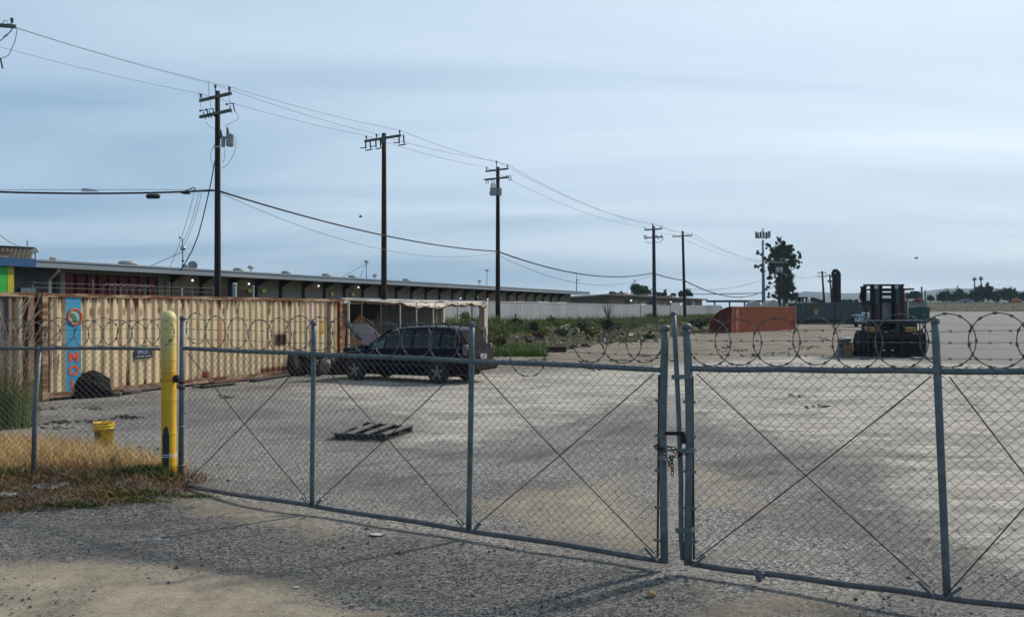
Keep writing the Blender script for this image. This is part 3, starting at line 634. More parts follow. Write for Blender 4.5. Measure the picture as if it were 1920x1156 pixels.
def gate(label, top_l, bot_l, posts, spans, closepost, rings, seed, ext=0.0):
    s_first = gs(posts[0][0][0]); base = gpt(s_first, 0)
    g = thing('chain_link_gate', label, 'gate', base, 0)
    zt, zb = lin(*top_l), lin(*bot_l)
    sa = gs(spans[0][0]); sb_ = gs(spans[-1][1]) + ext
    def rail(nm, fz, r, wob):
        k = 26; pts = []
        for i in range(k + 1):
            s_ = sa + (sb_ - sa) * i / k; pts.append(gpt(s_, fz(s_) + wob * math.sin(i * .9 + seed) , wob * math.sin(i * .5)))
        MB().tube(pts, r, 12).build(nm, galv_blue if nm == 'top_rail' else galv_grey, g, True, True)
    rail('top_rail', zt, .024, .003); rail('bottom_rail', zb, .024, .005)
    for (tp, bt, r, wob) in posts:
        a, b = GP(*tp), GP(*bt); pts = [a.lerp(b, t_) + GD * wob * math.sin(t_ * math.pi * 1.3) for t_ in np.linspace(0, 1, 10)]
        o_ = MB().tube(pts, r, 14).build('post', galv_blue, g, True, True)
        u_ = (a - b).normalized()
        MB().lathe([(r + .004, -.03), (r + .004, .0), (r * .8, .014), (r * .25, .02)], a, u_, 14).build('post_cap', galv, g, True, True)
    m = MB(); zigzag(m, lambda s_, z, off: gpt(sa + .03 + s_, z, off - .030 - .006 * math.sin(s_ * 5)), sb_ - sa - .05, lambda s_: zb(sa + s_) - .03, lambda s_: zt(sa + s_) + .045, seed=seed)
    for fz_, step_ in ((zt, .082), (zb, .16)):
        s_ = sa + .06
        while s_ < sb_ - .06:
            m.tube([gpt(s_ + .018 * math.cos(a) , fz_(s_) + .0275 * math.sin(a), .0275 * math.cos(a)) for a in np.linspace(-.6, 3.9, 9)], .0026, 4, caps=False); s_ += step_
    m.build('wire_mesh', wiremat, g, False, True)
    for x0, x1 in spans:
        s0, s1 = gs(x0) + .06, gs(x1) - .06
        for za, zc, off in ((zt(s0) - .04, zb(s1) + .05, .012), (zb(s0) + .05, zt(s1) - .04, .022)):
            n = 10; pts = [gpt(s0 + (s1 - s0) * i / n, za + (zc - za) * i / n - .012 * math.sin(math.pi * i / n), off) for i in range(n + 1)]
            MB().tube(pts, .0048, 6).build('brace_rod', rustrod, g, False, True)
        for s_, z in ((s0 + .02, zb(s0) + .06), (s1 - .02, zb(s1) + .06)):
            sgn = 1 if s_ < (s0 + s1) / 2 else -1
            MB().bar(gpt(s_ - .05 * sgn, z - .07, .028), gpt(s_ + .06 * sgn, z + .035, .028), .012, .022).build('rod_clip', galv, g, False, True)
    if closepost:
        tpx, bpx, sgn = closepost
        a, b = GP(*tpx), GP(*bpx)
        MB().tube([a.lerp(b, t_) for t_ in np.linspace(0, 1, 8)], .009, 6).build('tension_bar', rustrod, g, False, True)
        for t_ in (.14, .33, .52, .72, .9):
            q = a.lerp(b, t_); MB().bar(q - GD * sgn * .028 + GN * .01, q + GD * sgn * .075 + GN * .02, .01, .022).build('tension_band', galv, g, False, True)
    # barbed strands between the posts
    for za, zc in (strand(seed)):
        pts = []; k = int((sb_ - sa) / .35)
        for i in range(k + 1): s_ = sa + (sb_ - sa) * i / k; pts.append(gpt(s_, za + (zc - za) * i / k - .008 * math.sin(i * 1.7), .0))
        m = MB(); m.tube(pts, .0022, 4)
        s_ = sa + .05
        while s_ < sb_ - .03:
            t_ = (s_ - sa) / (sb_ - sa); q = gpt(s_, za + (zc - za) * t_, 0)
            for d_ in ((1, .6, 1), (-1, .6, .7), (.6, -1, -1)): m.bar(q - Vector(d_) * .006, q + Vector(d_) * .012, .002, .002)
            m.tube([q - GD * .01, q + GD * .01], .0042, 4); s_ += .125
        m.build('barbed_wire', wiremat, g, False, True)
    return g, zt, zb
def strand(seed):
    if seed == 1: return ((2.07, 2.00), (1.95, 1.90), (1.835, 1.79))
    return ((2.00, 2.03), (1.92, 1.945), (1.81, 1.83))
def razor(label, centers, plane, rad, rot=0.0, seed=3, ff=None):
    """row of barbed tape rings; centers are world points, plane = along direction"""
    base = centers[0].copy(); base.z = 0
    o_ = thing('razor_wire', label, 'razor wire', base, 0); m = MB(); rnd = random.Random(seed); mb2 = MB()
    prev = None
    for i, c in enumerate(centers):
        u_ = Vector(plane).normalized(); u_ = Matrix.Rotation(rot + rnd.uniform(-.12, .12), 3, 'Z') @ u_
        w_ = Vector((0, 0, 1)); nrm = u_.cross(w_); tl = rnd.uniform(-.12, .12); rx = rad * rnd.uniform(.92, 1.04); ry = rad * rnd.uniform(.95, 1.05)
        n = 34; pts = []
        for j in range(n + 1):
            th = -math.pi / 2 + 2 * math.pi * j / n + .1
            pts.append(c + u_ * rx * math.cos(th) + w_ * ry * math.sin(th) + nrm * (.02 * math.sin(th * .5 + i) + tl * .1 * math.sin(th)))
        m.tube(pts, .0042, 5)
        for j in range(2, n, 3):
            q = pts[j]; tg = (pts[j + 1] - pts[j - 1]).normalized(); rd = (q - c).normalized()
            mb2.add([q - tg * .028, q + rd * .011, q + tg * .028, q - rd * .011], [(0, 1, 2, 3)])
            mb2.add([q - tg * .028 + nrm * .004, q + nrm * .013, q + tg * .028 + nrm * .004, q - nrm * .01], [(0, 1, 2, 3)])
        prev = pts[-1]
    m.add(mb2.v, mb2.f); m.build('coil', razorm, o_, False, True)
    return o_
gL, ztL, zbL = gate('left leaf of the double gate, three braced panels ending at the padlocked chain', ((345, 653), (1240, 692)), ((360, 913), (1243, 1050)),
    [((588.5, 604), (585, 946), .026, .0), ((884.5, 606), (879.5, 992), .027, .004), ((1248, 613), (1243.5, 1054), .033, -.014)],
    [(345, 588), (588, 882), (882, 1241)], ((1236, 702), (1233, 1046), 1), None, 1)
gR, ztR, zbR = gate('right leaf of the double gate, running out of the photo on the right', ((1290, 691), (1755, 695)), ((1292, 1056), (1776, 1119)),
    [((1287.5, 610), (1292.5, 1058), .034, .016), ((1753, 599), (1776, 1118), .027, .0)],
    [(1294, 1763), (1763, 2150)], ((1298.5, 705), (1301, 1048), -1), None, 2, .0)
a_, b_ = GP(2160, 600), GP(2160, 1160)
MB().tube([a_, b_], .027, 12).build('post', galv_blue, gR, True, True)
razor('row of razor wire rings along the top of the left gate leaf', [GP(*c) for c in ((369, 615), (406, 622), (446, 624), (486, 628), (522, 627), (560, 623), (600, 625), (642, 629), (685, 631), (725, 636), (780, 637), (832, 640), (884, 640))], GD, .176, 0, 3)
razor('sparse razor wire rings drooping beside the drop rod on the left gate leaf', [GP(*c) for c in ((990, 668), (1107, 642), (1166, 644), (1207, 641))], GD, .172, .0, 5)
razor('row of razor wire rings along the top of the right gate leaf', [GP(*c) for c in ((1331, 641), (1385, 641), (1456, 641), (1528, 639), (1606, 642), (1690, 639), (1777, 638), (1872, 638), (1962, 637), (2060, 636))], GD, .188, 0, 8)
# drop rod with its brackets and latch, carried by the right leaf
a, b = GP(1263, 586), GP(1280.5, 1048)
MB().tube([a, GP(1266, 640), GP(1272, 760), GP(1277, 900), GP(1277, 1010), b], .0205, 12).build('drop_rod', galv_blue, gR, True, True)
MB().lathe([(.023, -.02), (.023, 0), (.015, .01)], a, (0, 0, 1), 12).build('rod_cap', galv, gR, True, True)
for y_, xa, xb in ((706, 1263, 1298), (844, 1272, 1306), (992, 1270, 1302)):
    p, q = GP(xa, y_), GP(xb, y_ - 1); MB().bar(p + GN * .02, q + GN * .03, .05, .036).build('bracket', galv_blue, gR, False, True)
lt = MB(); lt.tube([GP(1251, 811) + GN * .03, GP(1285, 811) + GN * .03], .016, 10); lt.bar(GP(1283, 811) + GN * .03, GP(1284, 830) + GN * .03, .02, .03); lt.build('latch', blackiron, gR, False, True)
MB().blob(GP(1426, 1075) + GN * .03, (.045, .045, .05), jit=.3).build('ground_stop', galv, gR, False, True)
# chain and padlock
def link(mb, c, d, rl=.021, rw=.012, r=.0042, roll=0.0):
    d = Vector(d).normalized(); a = d.orthogonal().normalized(); a = Matrix.Rotation(roll, 3, d) @ a
    mb.tube([c + d * (rl * math.cos(t_)) + a * (rw * math.sin(t_)) for t_ in np.linspace(0, 2 * math.pi, 13)[:-1]], r, 5, closed=True)
def chain_path(mb, pts, step=.031):
    k = 0
    for p, q in zip(pts[:-1], pts[1:]):
        n = max(1, int((q - p).length / step))
        for i in range(n): link(mb, p.lerp(q, (i + .5) / n), q - p, roll=(k % 2) * math.pi / 2 + .4); k += 1
m = MB()
o1 = GN * .045
chain_path(m, [GP(1231, 834) + o1, GP(1248, 840) + GN * .05, GP(1266, 843) + o1, GP(1284, 850) + o1])
chain_path(m, [GP(1284, 850) + o1, GP(1268, 854) + o1, GP(1254, 852) + o1 * 1.3, GP(1240, 842) + o1 * 1.3, GP(1231, 834) + o1])
chain_path(m, [GP(1259, 855) + o1 * 1.3, GP(1259, 872) + o1 * 1.3]); chain_path(m, [GP(1264, 852) + o1 * 1.2, GP(1265, 888) + o1 * 1.2])
chain_path(m, [GP(1231, 834) + o1, GP(1232, 834) - GN * .05, GP(1262, 842) - GN * .055, GP(1286, 848) - GN * .04, GP(1284, 850) + o1])
tc_ = m.build('chain', blackiron); tag(tc_, 'black steel chain wrapped round the two meeting gate posts', 'chain')
pk = GP(1248, 857) + GN * .075
pl_ = thing('padlock', 'grey padlock hanging on the black gate chain', 'padlock', pk, 0)
MB().cbox(pk, (.055, .026, .048), .006, 0, (0, R(-18), R(-31))).build('body', M('padlock_steel', (.22, .23, .25), None, 9, .35, .6), pl_, False, True)
sh = [pk + Vector((.02 * math.cos(t_) + .006, 0, .024 + .022 * math.sin(t_))) for t_ in np.linspace(0, math.pi, 9)]
MB().tube(sh, .004, 6).build('shackle', galv, pl_, False, True)

# fence left of the bollard
YF = 11.0
def FP(px, py): return PD(px, py, YF)
fl = thing('chain_link_fence', 'low chain link fence in the dry grass left of the yellow bollard', 'fence', FP(64, 583).to_2d().to_3d(), 0)
x0f, x1f = -11.5, FP(301, 583).x
zt_f = lambda s_: 1.705 - .004 * s_
MB().tube([Vector((x0f + (x1f - x0f) * i / 12, YF, zt_f(x0f + (x1f - x0f) * i / 12 + 6) + .004 * math.sin(i * 1.3))) for i in range(13)], .022, 12).build('top_rail', galv, fl, True, True)
MB().tube([FP(74, 650), FP(66, 760), FP(62, 905)], .029, 12).build('post', galv, fl, True, True)
MB().tube([Vector((-9.4, YF, 0)), Vector((-9.4, YF, 1.75))], .029, 12).build('post', galv, fl, True, True)
m = MB(); zigzag(m, lambda s_, z, off: Vector((x0f + s_, YF - .03 + off, z)), x1f - x0f, lambda s_: .02, lambda s_: 1.73, seed=4)
m.build('wire_mesh', wiremat, fl, False, True)
for z in (1.82, 1.93, 2.04):
    m = MB(); k = 18; pts = [Vector((x0f + (x1f - x0f) * i / k, YF, z - .01 * math.sin(i))) for i in range(k + 1)]; m.tube(pts, .0024, 4)
    for i in range(52): q = Vector((x0f + .1 + i * .14, YF, z)); m.bar(q - Vector((.008, .004, .012)), q + Vector((.008, .004, .012)), .002, .002)
    m.build('barbed_wire', wiremat, fl, False, True)
razor('loose razor wire loops above the fence left of the yellow bollard', [PD(c, 625 + 3 * math.sin(c), YF) for c in range(4, 305, 27)], (1, 0, 0), .172, R(38), 11)

# gate hinge post and yellow bollard
gp = thing('gate_post', 'slim galvanised gate post just right of the yellow bollard', 'post', PD(340, 895, 11.0), 0)
gp.location.z = 0
m = MB(); m.tube([PD(342.5, 594, 11.0), PD(341, 700, 11.0), PD(339, 903, 11.0)], .032, 14); m.build('pipe', galv, gp, True, True)
MB().lathe([(.037, -.04), (.037, 0), (.026, .015), (.008, .02)], PD(342.5, 594, 11.0), (0, 0, 1), 14).build('post_cap', galv, gp, True, True)
for y_ in (716, 727, 800, 872): MB().lathe([(.040, -.014), (.040, .014)], PD(341, y_, 11.0), (0, 0, 1), 14).build('hinge_band', rustrod if y_ < 730 else galv, gp, True, True)
bc = P(316.5, 903); bc.z = 0
t = NT('yellow_bollard_paint'); xyz = t.sepxyz()
ny_ = t.noise(5, 6, .6, t.vec((1, 1, .5)))
colb = t.mix(t.ramp(ny_, .4, .62), (.72, .44, .012), (.60, .33, .02))
fade = t.ramp(t.math('MULTIPLY_ADD', ny_, .35, xyz[2]), 1.55, 2.0)
colb = t.mix(fade, colb, (.60, .52, .22))
wx = t.math('POWER', t.math('DIVIDE', t.math('ADD', xyz[0], .006), .046), 2.0)
wz = t.math('POWER', t.math('DIVIDE', t.math('SUBTRACT', xyz[2], .43), .29), 4.0)
wear = t.math('ADD', t.math('ADD', wx, wz), t.math('MULTIPLY_ADD', t.noise(22, 5), 1.0, -.5))
wm = t.math('MULTIPLY', t.ramp(wear, 1.05, .9), t.ramp(xyz[1], .0, -.02))
colb = t.mix(wm, colb, t.mix(t.noise(30, 3), (.012, .014, .018), (.03, .035, .045)))
colb = t.mix(t.math('MULTIPLY', t.ramp(t.noise(26, 5, .6, t.vec((1, 1, 2))), .62, .68), .5), colb, (.16, .11, .04))
t.put(t.b.inputs['Base Color'], colb); t.b.inputs['Roughness'].default_value = .5
bo = thing('bollard', 'tall round yellow bollard with a black worn patch near its base', 'bollard', bc, 0)
rb = .091
prof_ = [(rb, -.1)]
for z in (.30, .62, 1.05, 1.40, 1.55, 1.76, 1.86, 1.95): prof_ += [(rb, z - .04), (rb, z - .012), (rb + .0035, z - .005), (rb - .001, z), (rb + .0015, z + .006), (rb, z + .012), (rb, z + .03)]
prof_ += [(rb, 2.06), (rb + .002, 2.07), (rb * .97, 2.09), (rb * .85, 2.125), (rb * .6, 2.15), (rb * .3, 2.163), (.004, 2.167)]
MB().lathe(prof_, n=36).build('sleeve', t.mat, bo, True)
for z in (.33, .355): MB().lathe([(rb + .004, z - .005), (rb + .004, z + .005)], n=36).build('wire_tie', white, bo)
MB().tube([(math.cos(a) * (rb + .006), math.sin(a) * (rb + .006), 1.29) for a in np.linspace(0, 6.283, 30)[:-1]], .006, 5, closed=True).build('wire_tie', M('ochre_tie', (.45, .32, .05), None, 8), bo)
m = MB()
for i, (a, b) in enumerate(((-.06, 1.79), (.03, 1.785), (.045, 1.80), (.062, 1.79))): m.box((a, -math.sqrt(rb * rb - a * a) - .001, b), (.012, .004, .04 if i != 1 else .02), 0, (0, 0, a * 9))
m.build('stencil_marks', M('faded_stencil', (.10, .12, .10), (.2, .2, .16), 20), bo)
MB().blob((.115, -.04, 1.31), (.05, .045, .05), jit=.1, n=10, m=7).build('hinge_knob', blackiron, bo)

# ---------------------------------------------------------------- yard objects
# yellow bucket
bk = thing('bucket', 'yellow plastic bucket with a dark printed mark, beyond the dry grass', 'bucket', P(195, 838), R(10))
t = NT('yellow_bucket_plastic'); colk = t.mix(t.ramp(t.noise(8, 5), .45, .6), (.72, .50, .015), (.55, .33, .02))
colk = t.mix(t.math('MULTIPLY', t.ramp(t.noise(5, 4), .6, .64), .7), colk, (.55, .17, .02)); t.put(t.b.inputs['Base Color'], colk); t.b.inputs['Roughness'].default_value = .4
H_ = .40
MB().lathe([(.130, 0), (.135, .004), (.150, H_ - .10), (.160, H_ - .10), (.158, H_ - .085), (.152, H_ - .08), (.153, H_ - .055), (.162, H_ - .055), (.160, H_ - .04), (.155, H_ - .03), (.157, H_ - .004), (.165, H_), (.157, H_ + .002), (.148, H_ - .01), (.130, .02), (0, .02)], n=28).build('pail', t.mat, bk, True)
MB().tube([(.163 * math.cos(a), -.02 - .12 * math.sin(a), H_ - .07 - .11 * math.sin(a)) for a in np.linspace(0, math.pi, 14)], .003, 5).build('handle', galv, bk)
mk = M('black_print', (.03, .02, .01), None, 8); m = MB()
for cx, cz, rr_ in ((-.075, .23, .026), (-.028, .235, .022), (-.072, .195, .022), (-.035, .19, .016)):
    m.tube([(cx + rr_ * math.cos(a), -math.sqrt(max(.150 ** 2 - (cx + rr_ * math.cos(a)) ** 2, 0)) + .001, cz + rr_ * math.sin(a)) for a in np.linspace(0, 6.28, 11)[:-1]], .006, 4, closed=True)
for cx in (-.085, -.035): m.box((cx, -math.sqrt(.146 ** 2 - cx * cx), .15), (.022, .006, .012))
m.build('printed_mark', mk, bk)
# pallet
pc = P(702, 812)
pal = thing('pallet', 'broken dark wooden pallet lying flat on the gravel', 'pallet', pc, R(4))
wd = M('weathered_pallet_wood', (.18, .165, .15), (.09, .08, .075), 5, .85, stretch=(6, 1, 1)); wdd = M('shaded_pallet_edge', (.016, .015, .016), (.03, .028, .028), 5, .85)  # near-black edge copy paints the shaded faces of the same wood
c_ = [P(630, 824), P(720, 824), P(771, 807), P(690, 797)]; c_ = [Vector((p.x, p.y, 0)) for p in c_]
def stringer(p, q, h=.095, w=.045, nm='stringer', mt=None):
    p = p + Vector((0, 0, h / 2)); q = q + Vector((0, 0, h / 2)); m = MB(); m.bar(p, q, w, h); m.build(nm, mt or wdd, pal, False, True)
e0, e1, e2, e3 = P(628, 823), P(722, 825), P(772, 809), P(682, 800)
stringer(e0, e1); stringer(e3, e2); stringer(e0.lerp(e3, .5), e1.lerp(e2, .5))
for f0, w_ in ((.02, .14), (.30, .10), (.62, .09), (.97, .12)):
    p = e0.lerp(e1, f0); q = e3.lerp(e2, f0); m = MB(); m.bar(Vector((p.x, p.y, .107)) - (q - p) * .03, Vector((q.x, q.y, .107 + .01 * random.random())) + (q - p) * .03, w_, .022, up=(0, 0, 1)); m.build('deck_board', wd, pal, False, True)
for f0 in (.03, .95):
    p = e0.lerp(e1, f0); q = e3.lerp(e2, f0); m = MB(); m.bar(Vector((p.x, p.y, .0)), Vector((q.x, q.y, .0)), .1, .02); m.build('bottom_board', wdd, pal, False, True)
# tyres
def tyre(name, label, c, ro, ri, w, tilt, rz, group=None):
    t_ = thing(name, label, 'tyre', c, rz, group)
    t_.rotation_euler = (tilt, 0, rz)
    pr = [(ri, -w * .36), (ri + (ro - ri) * .3, -w * .47), (ri + (ro - ri) * .7, -w * .5), (ro - .04, -w * .44), (ro, -w * .34), (ro, w * .34), (ro - .04, w * .44), (ri + (ro - ri) * .7, w * .5), (ri + (ro - ri) * .3, w * .47), (ri, w * .36), (ri - .01, 0)]
    m = MB(); n = 32; b0 = 0
    for r_, z_ in pr:
        for j in range(n):
            th = 2 * math.pi * j / n; m.v.append((r_ * math.cos(th), r_ * math.sin(th), z_))
    k = len(pr)
    for i in range(k):
        for j in range(n): m.f.append((i * n + j, i * n + (j + 1) % n, ((i + 1) % k) * n + (j + 1) % n, ((i + 1) % k) * n + j)); m.m.append(0)
    m.build('casing', rubber, t_, True)
    m = MB()
    for j in range(40):
        th = 2 * math.pi * j / 40
        for sgn in (-1, 1): m.box(((ro + .008) * math.cos(th + sgn * .03), (ro + .008) * math.sin(th + sgn * .03), sgn * w * .17), (.035, .05, w * .3), 0, (0, 0, th))
    m.build('tread', rubber, t_)
    return t_
cen = P(160, 745)
m = MB(); n_, k_ = 36, 14; b0 = 0
for i in range(k_ + 1):
    ph = i / k_ * math.pi / 2
    for j in range(n_):
        th = 2 * math.pi * j / n_; q = 1 + .05 * math.sin(th * 3 + i) + .035 * math.sin(th * 7 + i * 1.7) + random.uniform(-.025, .025)
        m.v.append((.66 * math.cos(ph) ** .8 * math.cos(th) * q, .52 * math.cos(ph) ** .8 * math.sin(th) * q, .70 * math.sin(ph) * (1 + .03 * math.sin(th * 5))))
for i in range(k_):
    for j in range(n_): m.f.append((i * n_ + j, i * n_ + (j + 1) % n_, (i + 1) * n_ + (j + 1) % n_, (i + 1) * n_ + j)); m.m.append(0)
o = m.build('rubber_heap', M('heap_black_rubber', (.006, .006, .007), (.018, .017, .018), 14, .85, bump=.4, spec=.1)); o.location = (cen.x - .13, cen.y + .25, 0); o.scale = (1, 1, .95); o.rotation_euler = (0, R(4), R(10)); tag(o, 'round-topped heap of black rubber before the blue stripe on the container', 'heap')
tyre('tyre', 'tyre propped upright where the cream container ends', P(565, 706) + Vector((-.2, .5, .42)), .42, .22, .3, R(78), R(60))
tyre('tyre', 'dark tyre half under the tarpaulin heap at the end of the cream container', P(588, 705) + Vector((0, .3, .36)), .38, .2, .28, R(70), R(-15))
tyre('tyre', 'dark tyre standing nearest the white car bumper', P(634, 700) + Vector((0, .3, .34)), .36, .19, .26, R(84), R(10))
# tarp heap
pj = P(604, 702)
m = MB()
for i in range(14): m.blob((pj.x + random.uniform(-.85, .85), pj.y + .45 + random.uniform(-.2, .2), random.uniform(.12, .34)), (random.uniform(.2, .4), .25, random.uniform(.16, .34)), jit=.22, n=9, m=6)
o = m.build('tarpaulin_heap', M('black_tarpaulin', (.010, .010, .012), (.022, .02, .02), 6, .55)); tag(o, 'black crumpled tarpaulin heap at the far end of the cream container', 'tarpaulin')
dr_ = thing('engine_canister', 'grey rounded metal canister sitting on the black tarpaulin heap', 'canister', PD(607, 702, 29.7), 0)
dr_.location.z = .12
MB().lathe([(.12, .05), (.17, .12), (.17, .40), (.14, .46), (.06, .5)], axis=(.3, -.5, 1), n=16).build('shell', M('grey_metal_dull', (.20, .20, .21), (.14, .13, .14), 5, .6), dr_, True)
MB().lathe([(.03, .5), (.03, .58)], axis=(.3, -.5, 1), n=10).build('neck', galv, dr_)
bu = thing('car_bumper', 'pale grey detached car bumper standing on end left of the dark blue car', 'bumper', P(652, 700) + Vector((0, .3, 0)), R(15))
m = MB(); n = 14
for k_, (dx_, mt_) in enumerate(((0, 0),)):
    pts = [(.16 * math.sin(t_ * 2.4) - .1, .1 * math.cos(t_ * 1.5), t_ * .62) for t_ in np.linspace(0, 1, n)]
    m.tube(pts, [.10 + .05 * math.sin(i / n * 3.1) for i in range(n)], 10)
m.build('cover', M('grey_plastic', (.12, .125, .13), (.07, .075, .08), 5, .5), bu, True)
m = MB(); m.bar((-.95, 0, .62), (-.1, .05, .62), .04, .05); m.bar((-.9, .0, .0), (-.92, .0, .62), .03, .03); m.build('strip', M('pale_yellow_strip', (.5, .5, .38), None, 5), bu)
bg_ = thing('metal_post', 'white stub post beside the open car bonnet, in the weeds', 'post', P(664, 697), 0)
MB().cbox((0, 0, .28), (.1, .1, .56), .01).build('post_body', M('pale_post', (.5, .5, .4), None, 4), bg_); MB().cbox((0, 0, .585), (.14, .14, .05), .01).build('post_head', white, bg_)
# pipes and boards along the container foot
pipe_specs = [(395, 722, 470, 714, (.10, .015, .012), 'dull red pipe lying at the foot of the cream container'), (470, 717, 560, 703, (.02, .02, .025), 'black pipe lying beyond the red pipe at the container foot'), (225, 741, 330, 727, (.035, .02, .015), 'rusty pipe lying behind the yellow bollard, at the container foot'), (375, 729, 440, 722, (.016, .016, .018), 'short black pipe in front of the red pipe')]
for a, b, c, d, col, lb in pipe_specs:
    p, q = P(a, b), P(c, d); p.z = q.z = .06; m = MB(); n = 8
    m.tube([p.lerp(q, i / n) + Vector((.02 * math.sin(i * 2), .02 * math.cos(i * 1.4), 0)) for i in range(n + 1)], .05, 8)
    tag(m.build('pipe', M('pipe_paint', col, tuple(x * .5 for x in col), 6, .7), None, True), lb, 'pipe')
for i, (a, b, w_, h_, rz_) in enumerate(((245, 738, .5, .12, .9), (218, 742, .25, .1, .3), (372, 727, .3, .08, .5))):
    p = P(a, b); m = MB(); m.cbox((0, 0, h_ / 2), (w_, .2, h_), .02, 0, (0, 0, rz_)); o = m.build('timber_block', wd); o.location = (p.x, p.y, 0)
    tag(o, ('longest grey timber block lying by the container foot near the tractor tyre', 'short grey timber block touching the tractor tyre', 'grey timber block under the left end of the red pipe')[i], 'timber')

# dark blue van with open bonnet
def make_van():
    v_ = thing('parked_car', 'dark blue minivan with its bonnet open, parked before the stripped container', 'car', Vector((-3.18, 28.1, 0)), R(180 - 25))
    v_.scale = (1, 1, 1)
    paint = M('dark_blue_paint', (.002, .0045, .013), (.003, .0055, .015), 3, .30, 0, spec=.13); paint2 = M('matte_tailgate_paint', (.016, .012, .018), (.026, .018, .022), 3, .8, spec=.04)  # second paint is a matte purple-brown for the rear window
    # x, half width low, sill z, belt z, belt half width, top z, top half width
    st = [(2.42, .62, .32, .62, .60, .70, .50), (2.30, .80, .24, .70, .80, .80, .70), (2.0, .92, .22, .80, .92, .88, .78), (1.45, .95, .24, .88, .95, .96, .80),
          (1.18, .95, .24, .93, .95, 1.04, .78), (.75, .95, .24, .96, .95, 1.32, .72), (.30, .95, .24, .98, .95, 1.58, .67), (-.1, .95, .24, .99, .95, 1.67, .66), (-.9, .95, .24, 1.0, .95, 1.70, .67),
          (-1.7, .95, .26, 1.01, .95, 1.68, .67), (-2.05, .94, .30, 1.02, .93, 1.58, .66), (-2.28, .90, .34, 1.02, .88, 1.25, .70), (-2.44, .84, .36, 1.00, .82, 1.04, .78), (-2.52, .80, .38, .62, .78, .66, .76)]
    m = MB(); rings = []
    for x, wl, zs, zb_, wb_, zt_, wt in st:
        zc = (zb_ + zt_) / 2
        half = [(wl * .9, zs), (wl, zs + .14), (wb_ + .015, (zs + zb_) / 2 + .08), (wb_, zb_), ((wb_ + wt) / 2 + .02, zb_ + (zt_ - zb_) * .52), (wt, zt_ - min(.05, (zt_ - zb_) * .2)), (wt * .8, zt_), (wt * .35, zt_ + .012)]
        ring_ = [(x, y, z) for y, z in half] + [(x, -y, z) for y, z in half[::-1]]; rings.append(ring_)
    n = len(rings[0])
    for r_ in rings: m.v += r_
    for i in range(len(rings) - 1):
        for j in range(n): m.f.append((i * n + j, i * n + (j + 1) % n, (i + 1) * n + (j + 1) % n, (i + 1) * n + j)); m.m.append(0)
    m.f.append(tuple(range(n))); m.m.append(0); m.m[-1] = 0; m.f.append(tuple((len(rings) - 1) * n + j for j in range(n - 1, -1, -1))); m.m.append(0)
    nr_ = len(rings)
    for i in range(nr_ - 4, nr_ - 1):
        for j in range(n): m.m[i * n + j] = 1
    m.m[-1] = 1
    b = m.build('body', [paint, M('matte_rear_paint', (.007, .007, .013), (.011, .009, .014), 3, .75, spec=.05)], v_, True)  # rear rings get a matte, low-specular dark paint
    def belt(x, top=False):
        xs = [s[0] for s in st][::-1]
        f = lambda k: float(np.interp(x, xs, [s[k] for s in st][::-1])); return f(3), f(4), f(5), f(6)
    def side_pt(x, t_, sgn, off=.006):
        zb_, wb_, zt_, wt = belt(x); 
        y = wb_ + (((wb_ + wt) / 2 + .02) - wb_) * (t_ / .52) if t_ < .52 else ((wb_ + wt) / 2 + .02) + (wt - ((wb_ + wt) / 2 + .02)) * (t_ - .52) / .48
        ztt = zt_ - min(.05, (zt_ - zb_) * .2); z = zb_ + (zt_ - zb_) * t_ if t_ < .52 else zb_ + (zt_ - zb_) * .52 + (ztt - zb_ - (zt_ - zb_) * .52) * (t_ - .52) / .48
        return Vector((x, sgn * (y + off), z))
    teal = M('green_tinted_glass', (.05, .12, .115), (.03, .08, .085), 2, .15, spec=.6)
    for sgn in (1, -1):
        for k_, (xa, xb, tb, tt, gm_) in enumerate(((.98, .42, .10, .80, teal), (.36, -.55, .06, .88, glassdark), (-.63, -1.52, .06, .88, glassdark), (-1.60, -2.12, .10, .86, glassdark))):
            m = MB(); nn = 6
            for i in range(nn + 1):
                x = xa + (xb - xa) * i / nn
                tt_ = tt * (min(1, .15 + i / nn * 1.0) if k_ == 0 else 1); 
                if k_ == 3: tt_ = tt * (1 - .25 * (i / nn) ** 2)
                m.v += [side_pt(x, tb, sgn), side_pt(x, .52 if tt_ > .52 else (tb + tt_) / 2, sgn), side_pt(x, tt_, sgn)]
            for i in range(nn):
                for j in range(2): m.f.append((i * 3 + j, i * 3 + 3 + j, i * 3 + 4 + j, i * 3 + 1 + j)); m.m.append(0)
            m.build('side_window', gm_, v_)
        for xg in (.39, -.59):
            m = MB(); m.tube([side_pt(xg, .0, sgn, .004) + Vector((0, 0, -.6)), side_pt(xg, 0.0, sgn, .006), side_pt(xg, .5, sgn, .006), side_pt(xg, .9, sgn, .006)], .007, 4); m.build('door_seam', black, v_)
        for xh in (.22, -.85): MB().cbox((xh, sgn * .975, .90), (.17, .03, .035), .008).build('door_handle', paint, v_)
        mm = MB(); mm.blob((.95, sgn * 1.05, 1.06), (.09, .08, .07), jit=.02, n=10, m=6); mm.build('mirror', paint, v_, True)
        MB().bb((-1.9, sgn * .965 - .01, .50), (1.0, sgn * .965 + .01, .56)).build('side_moulding', black, v_)
        # roof rail
        MB().tube([(.0, sgn * .60, 1.70), (-.2, sgn * .60, 1.745), (-1.5, sgn * .60, 1.76), (-1.75, sgn * .60, 1.70)], .016, 6).build('roof_rail', black, v_)
        # rear lamp and headlamp
        MB().cbox((-2.36, sgn * .80, 1.0), (.16, .16, .34), .03).build('tail_lamp', M('faded_lamp_lens', (.16, .14, .15), (.09, .06, .07), 8, .3), v_)
        MB().cbox((2.30, sgn * .66, .66), (.2, .26, .16), .04).build('headlight', M('headlamp_lens', (.3, .32, .34), None, 8, .2), v_)
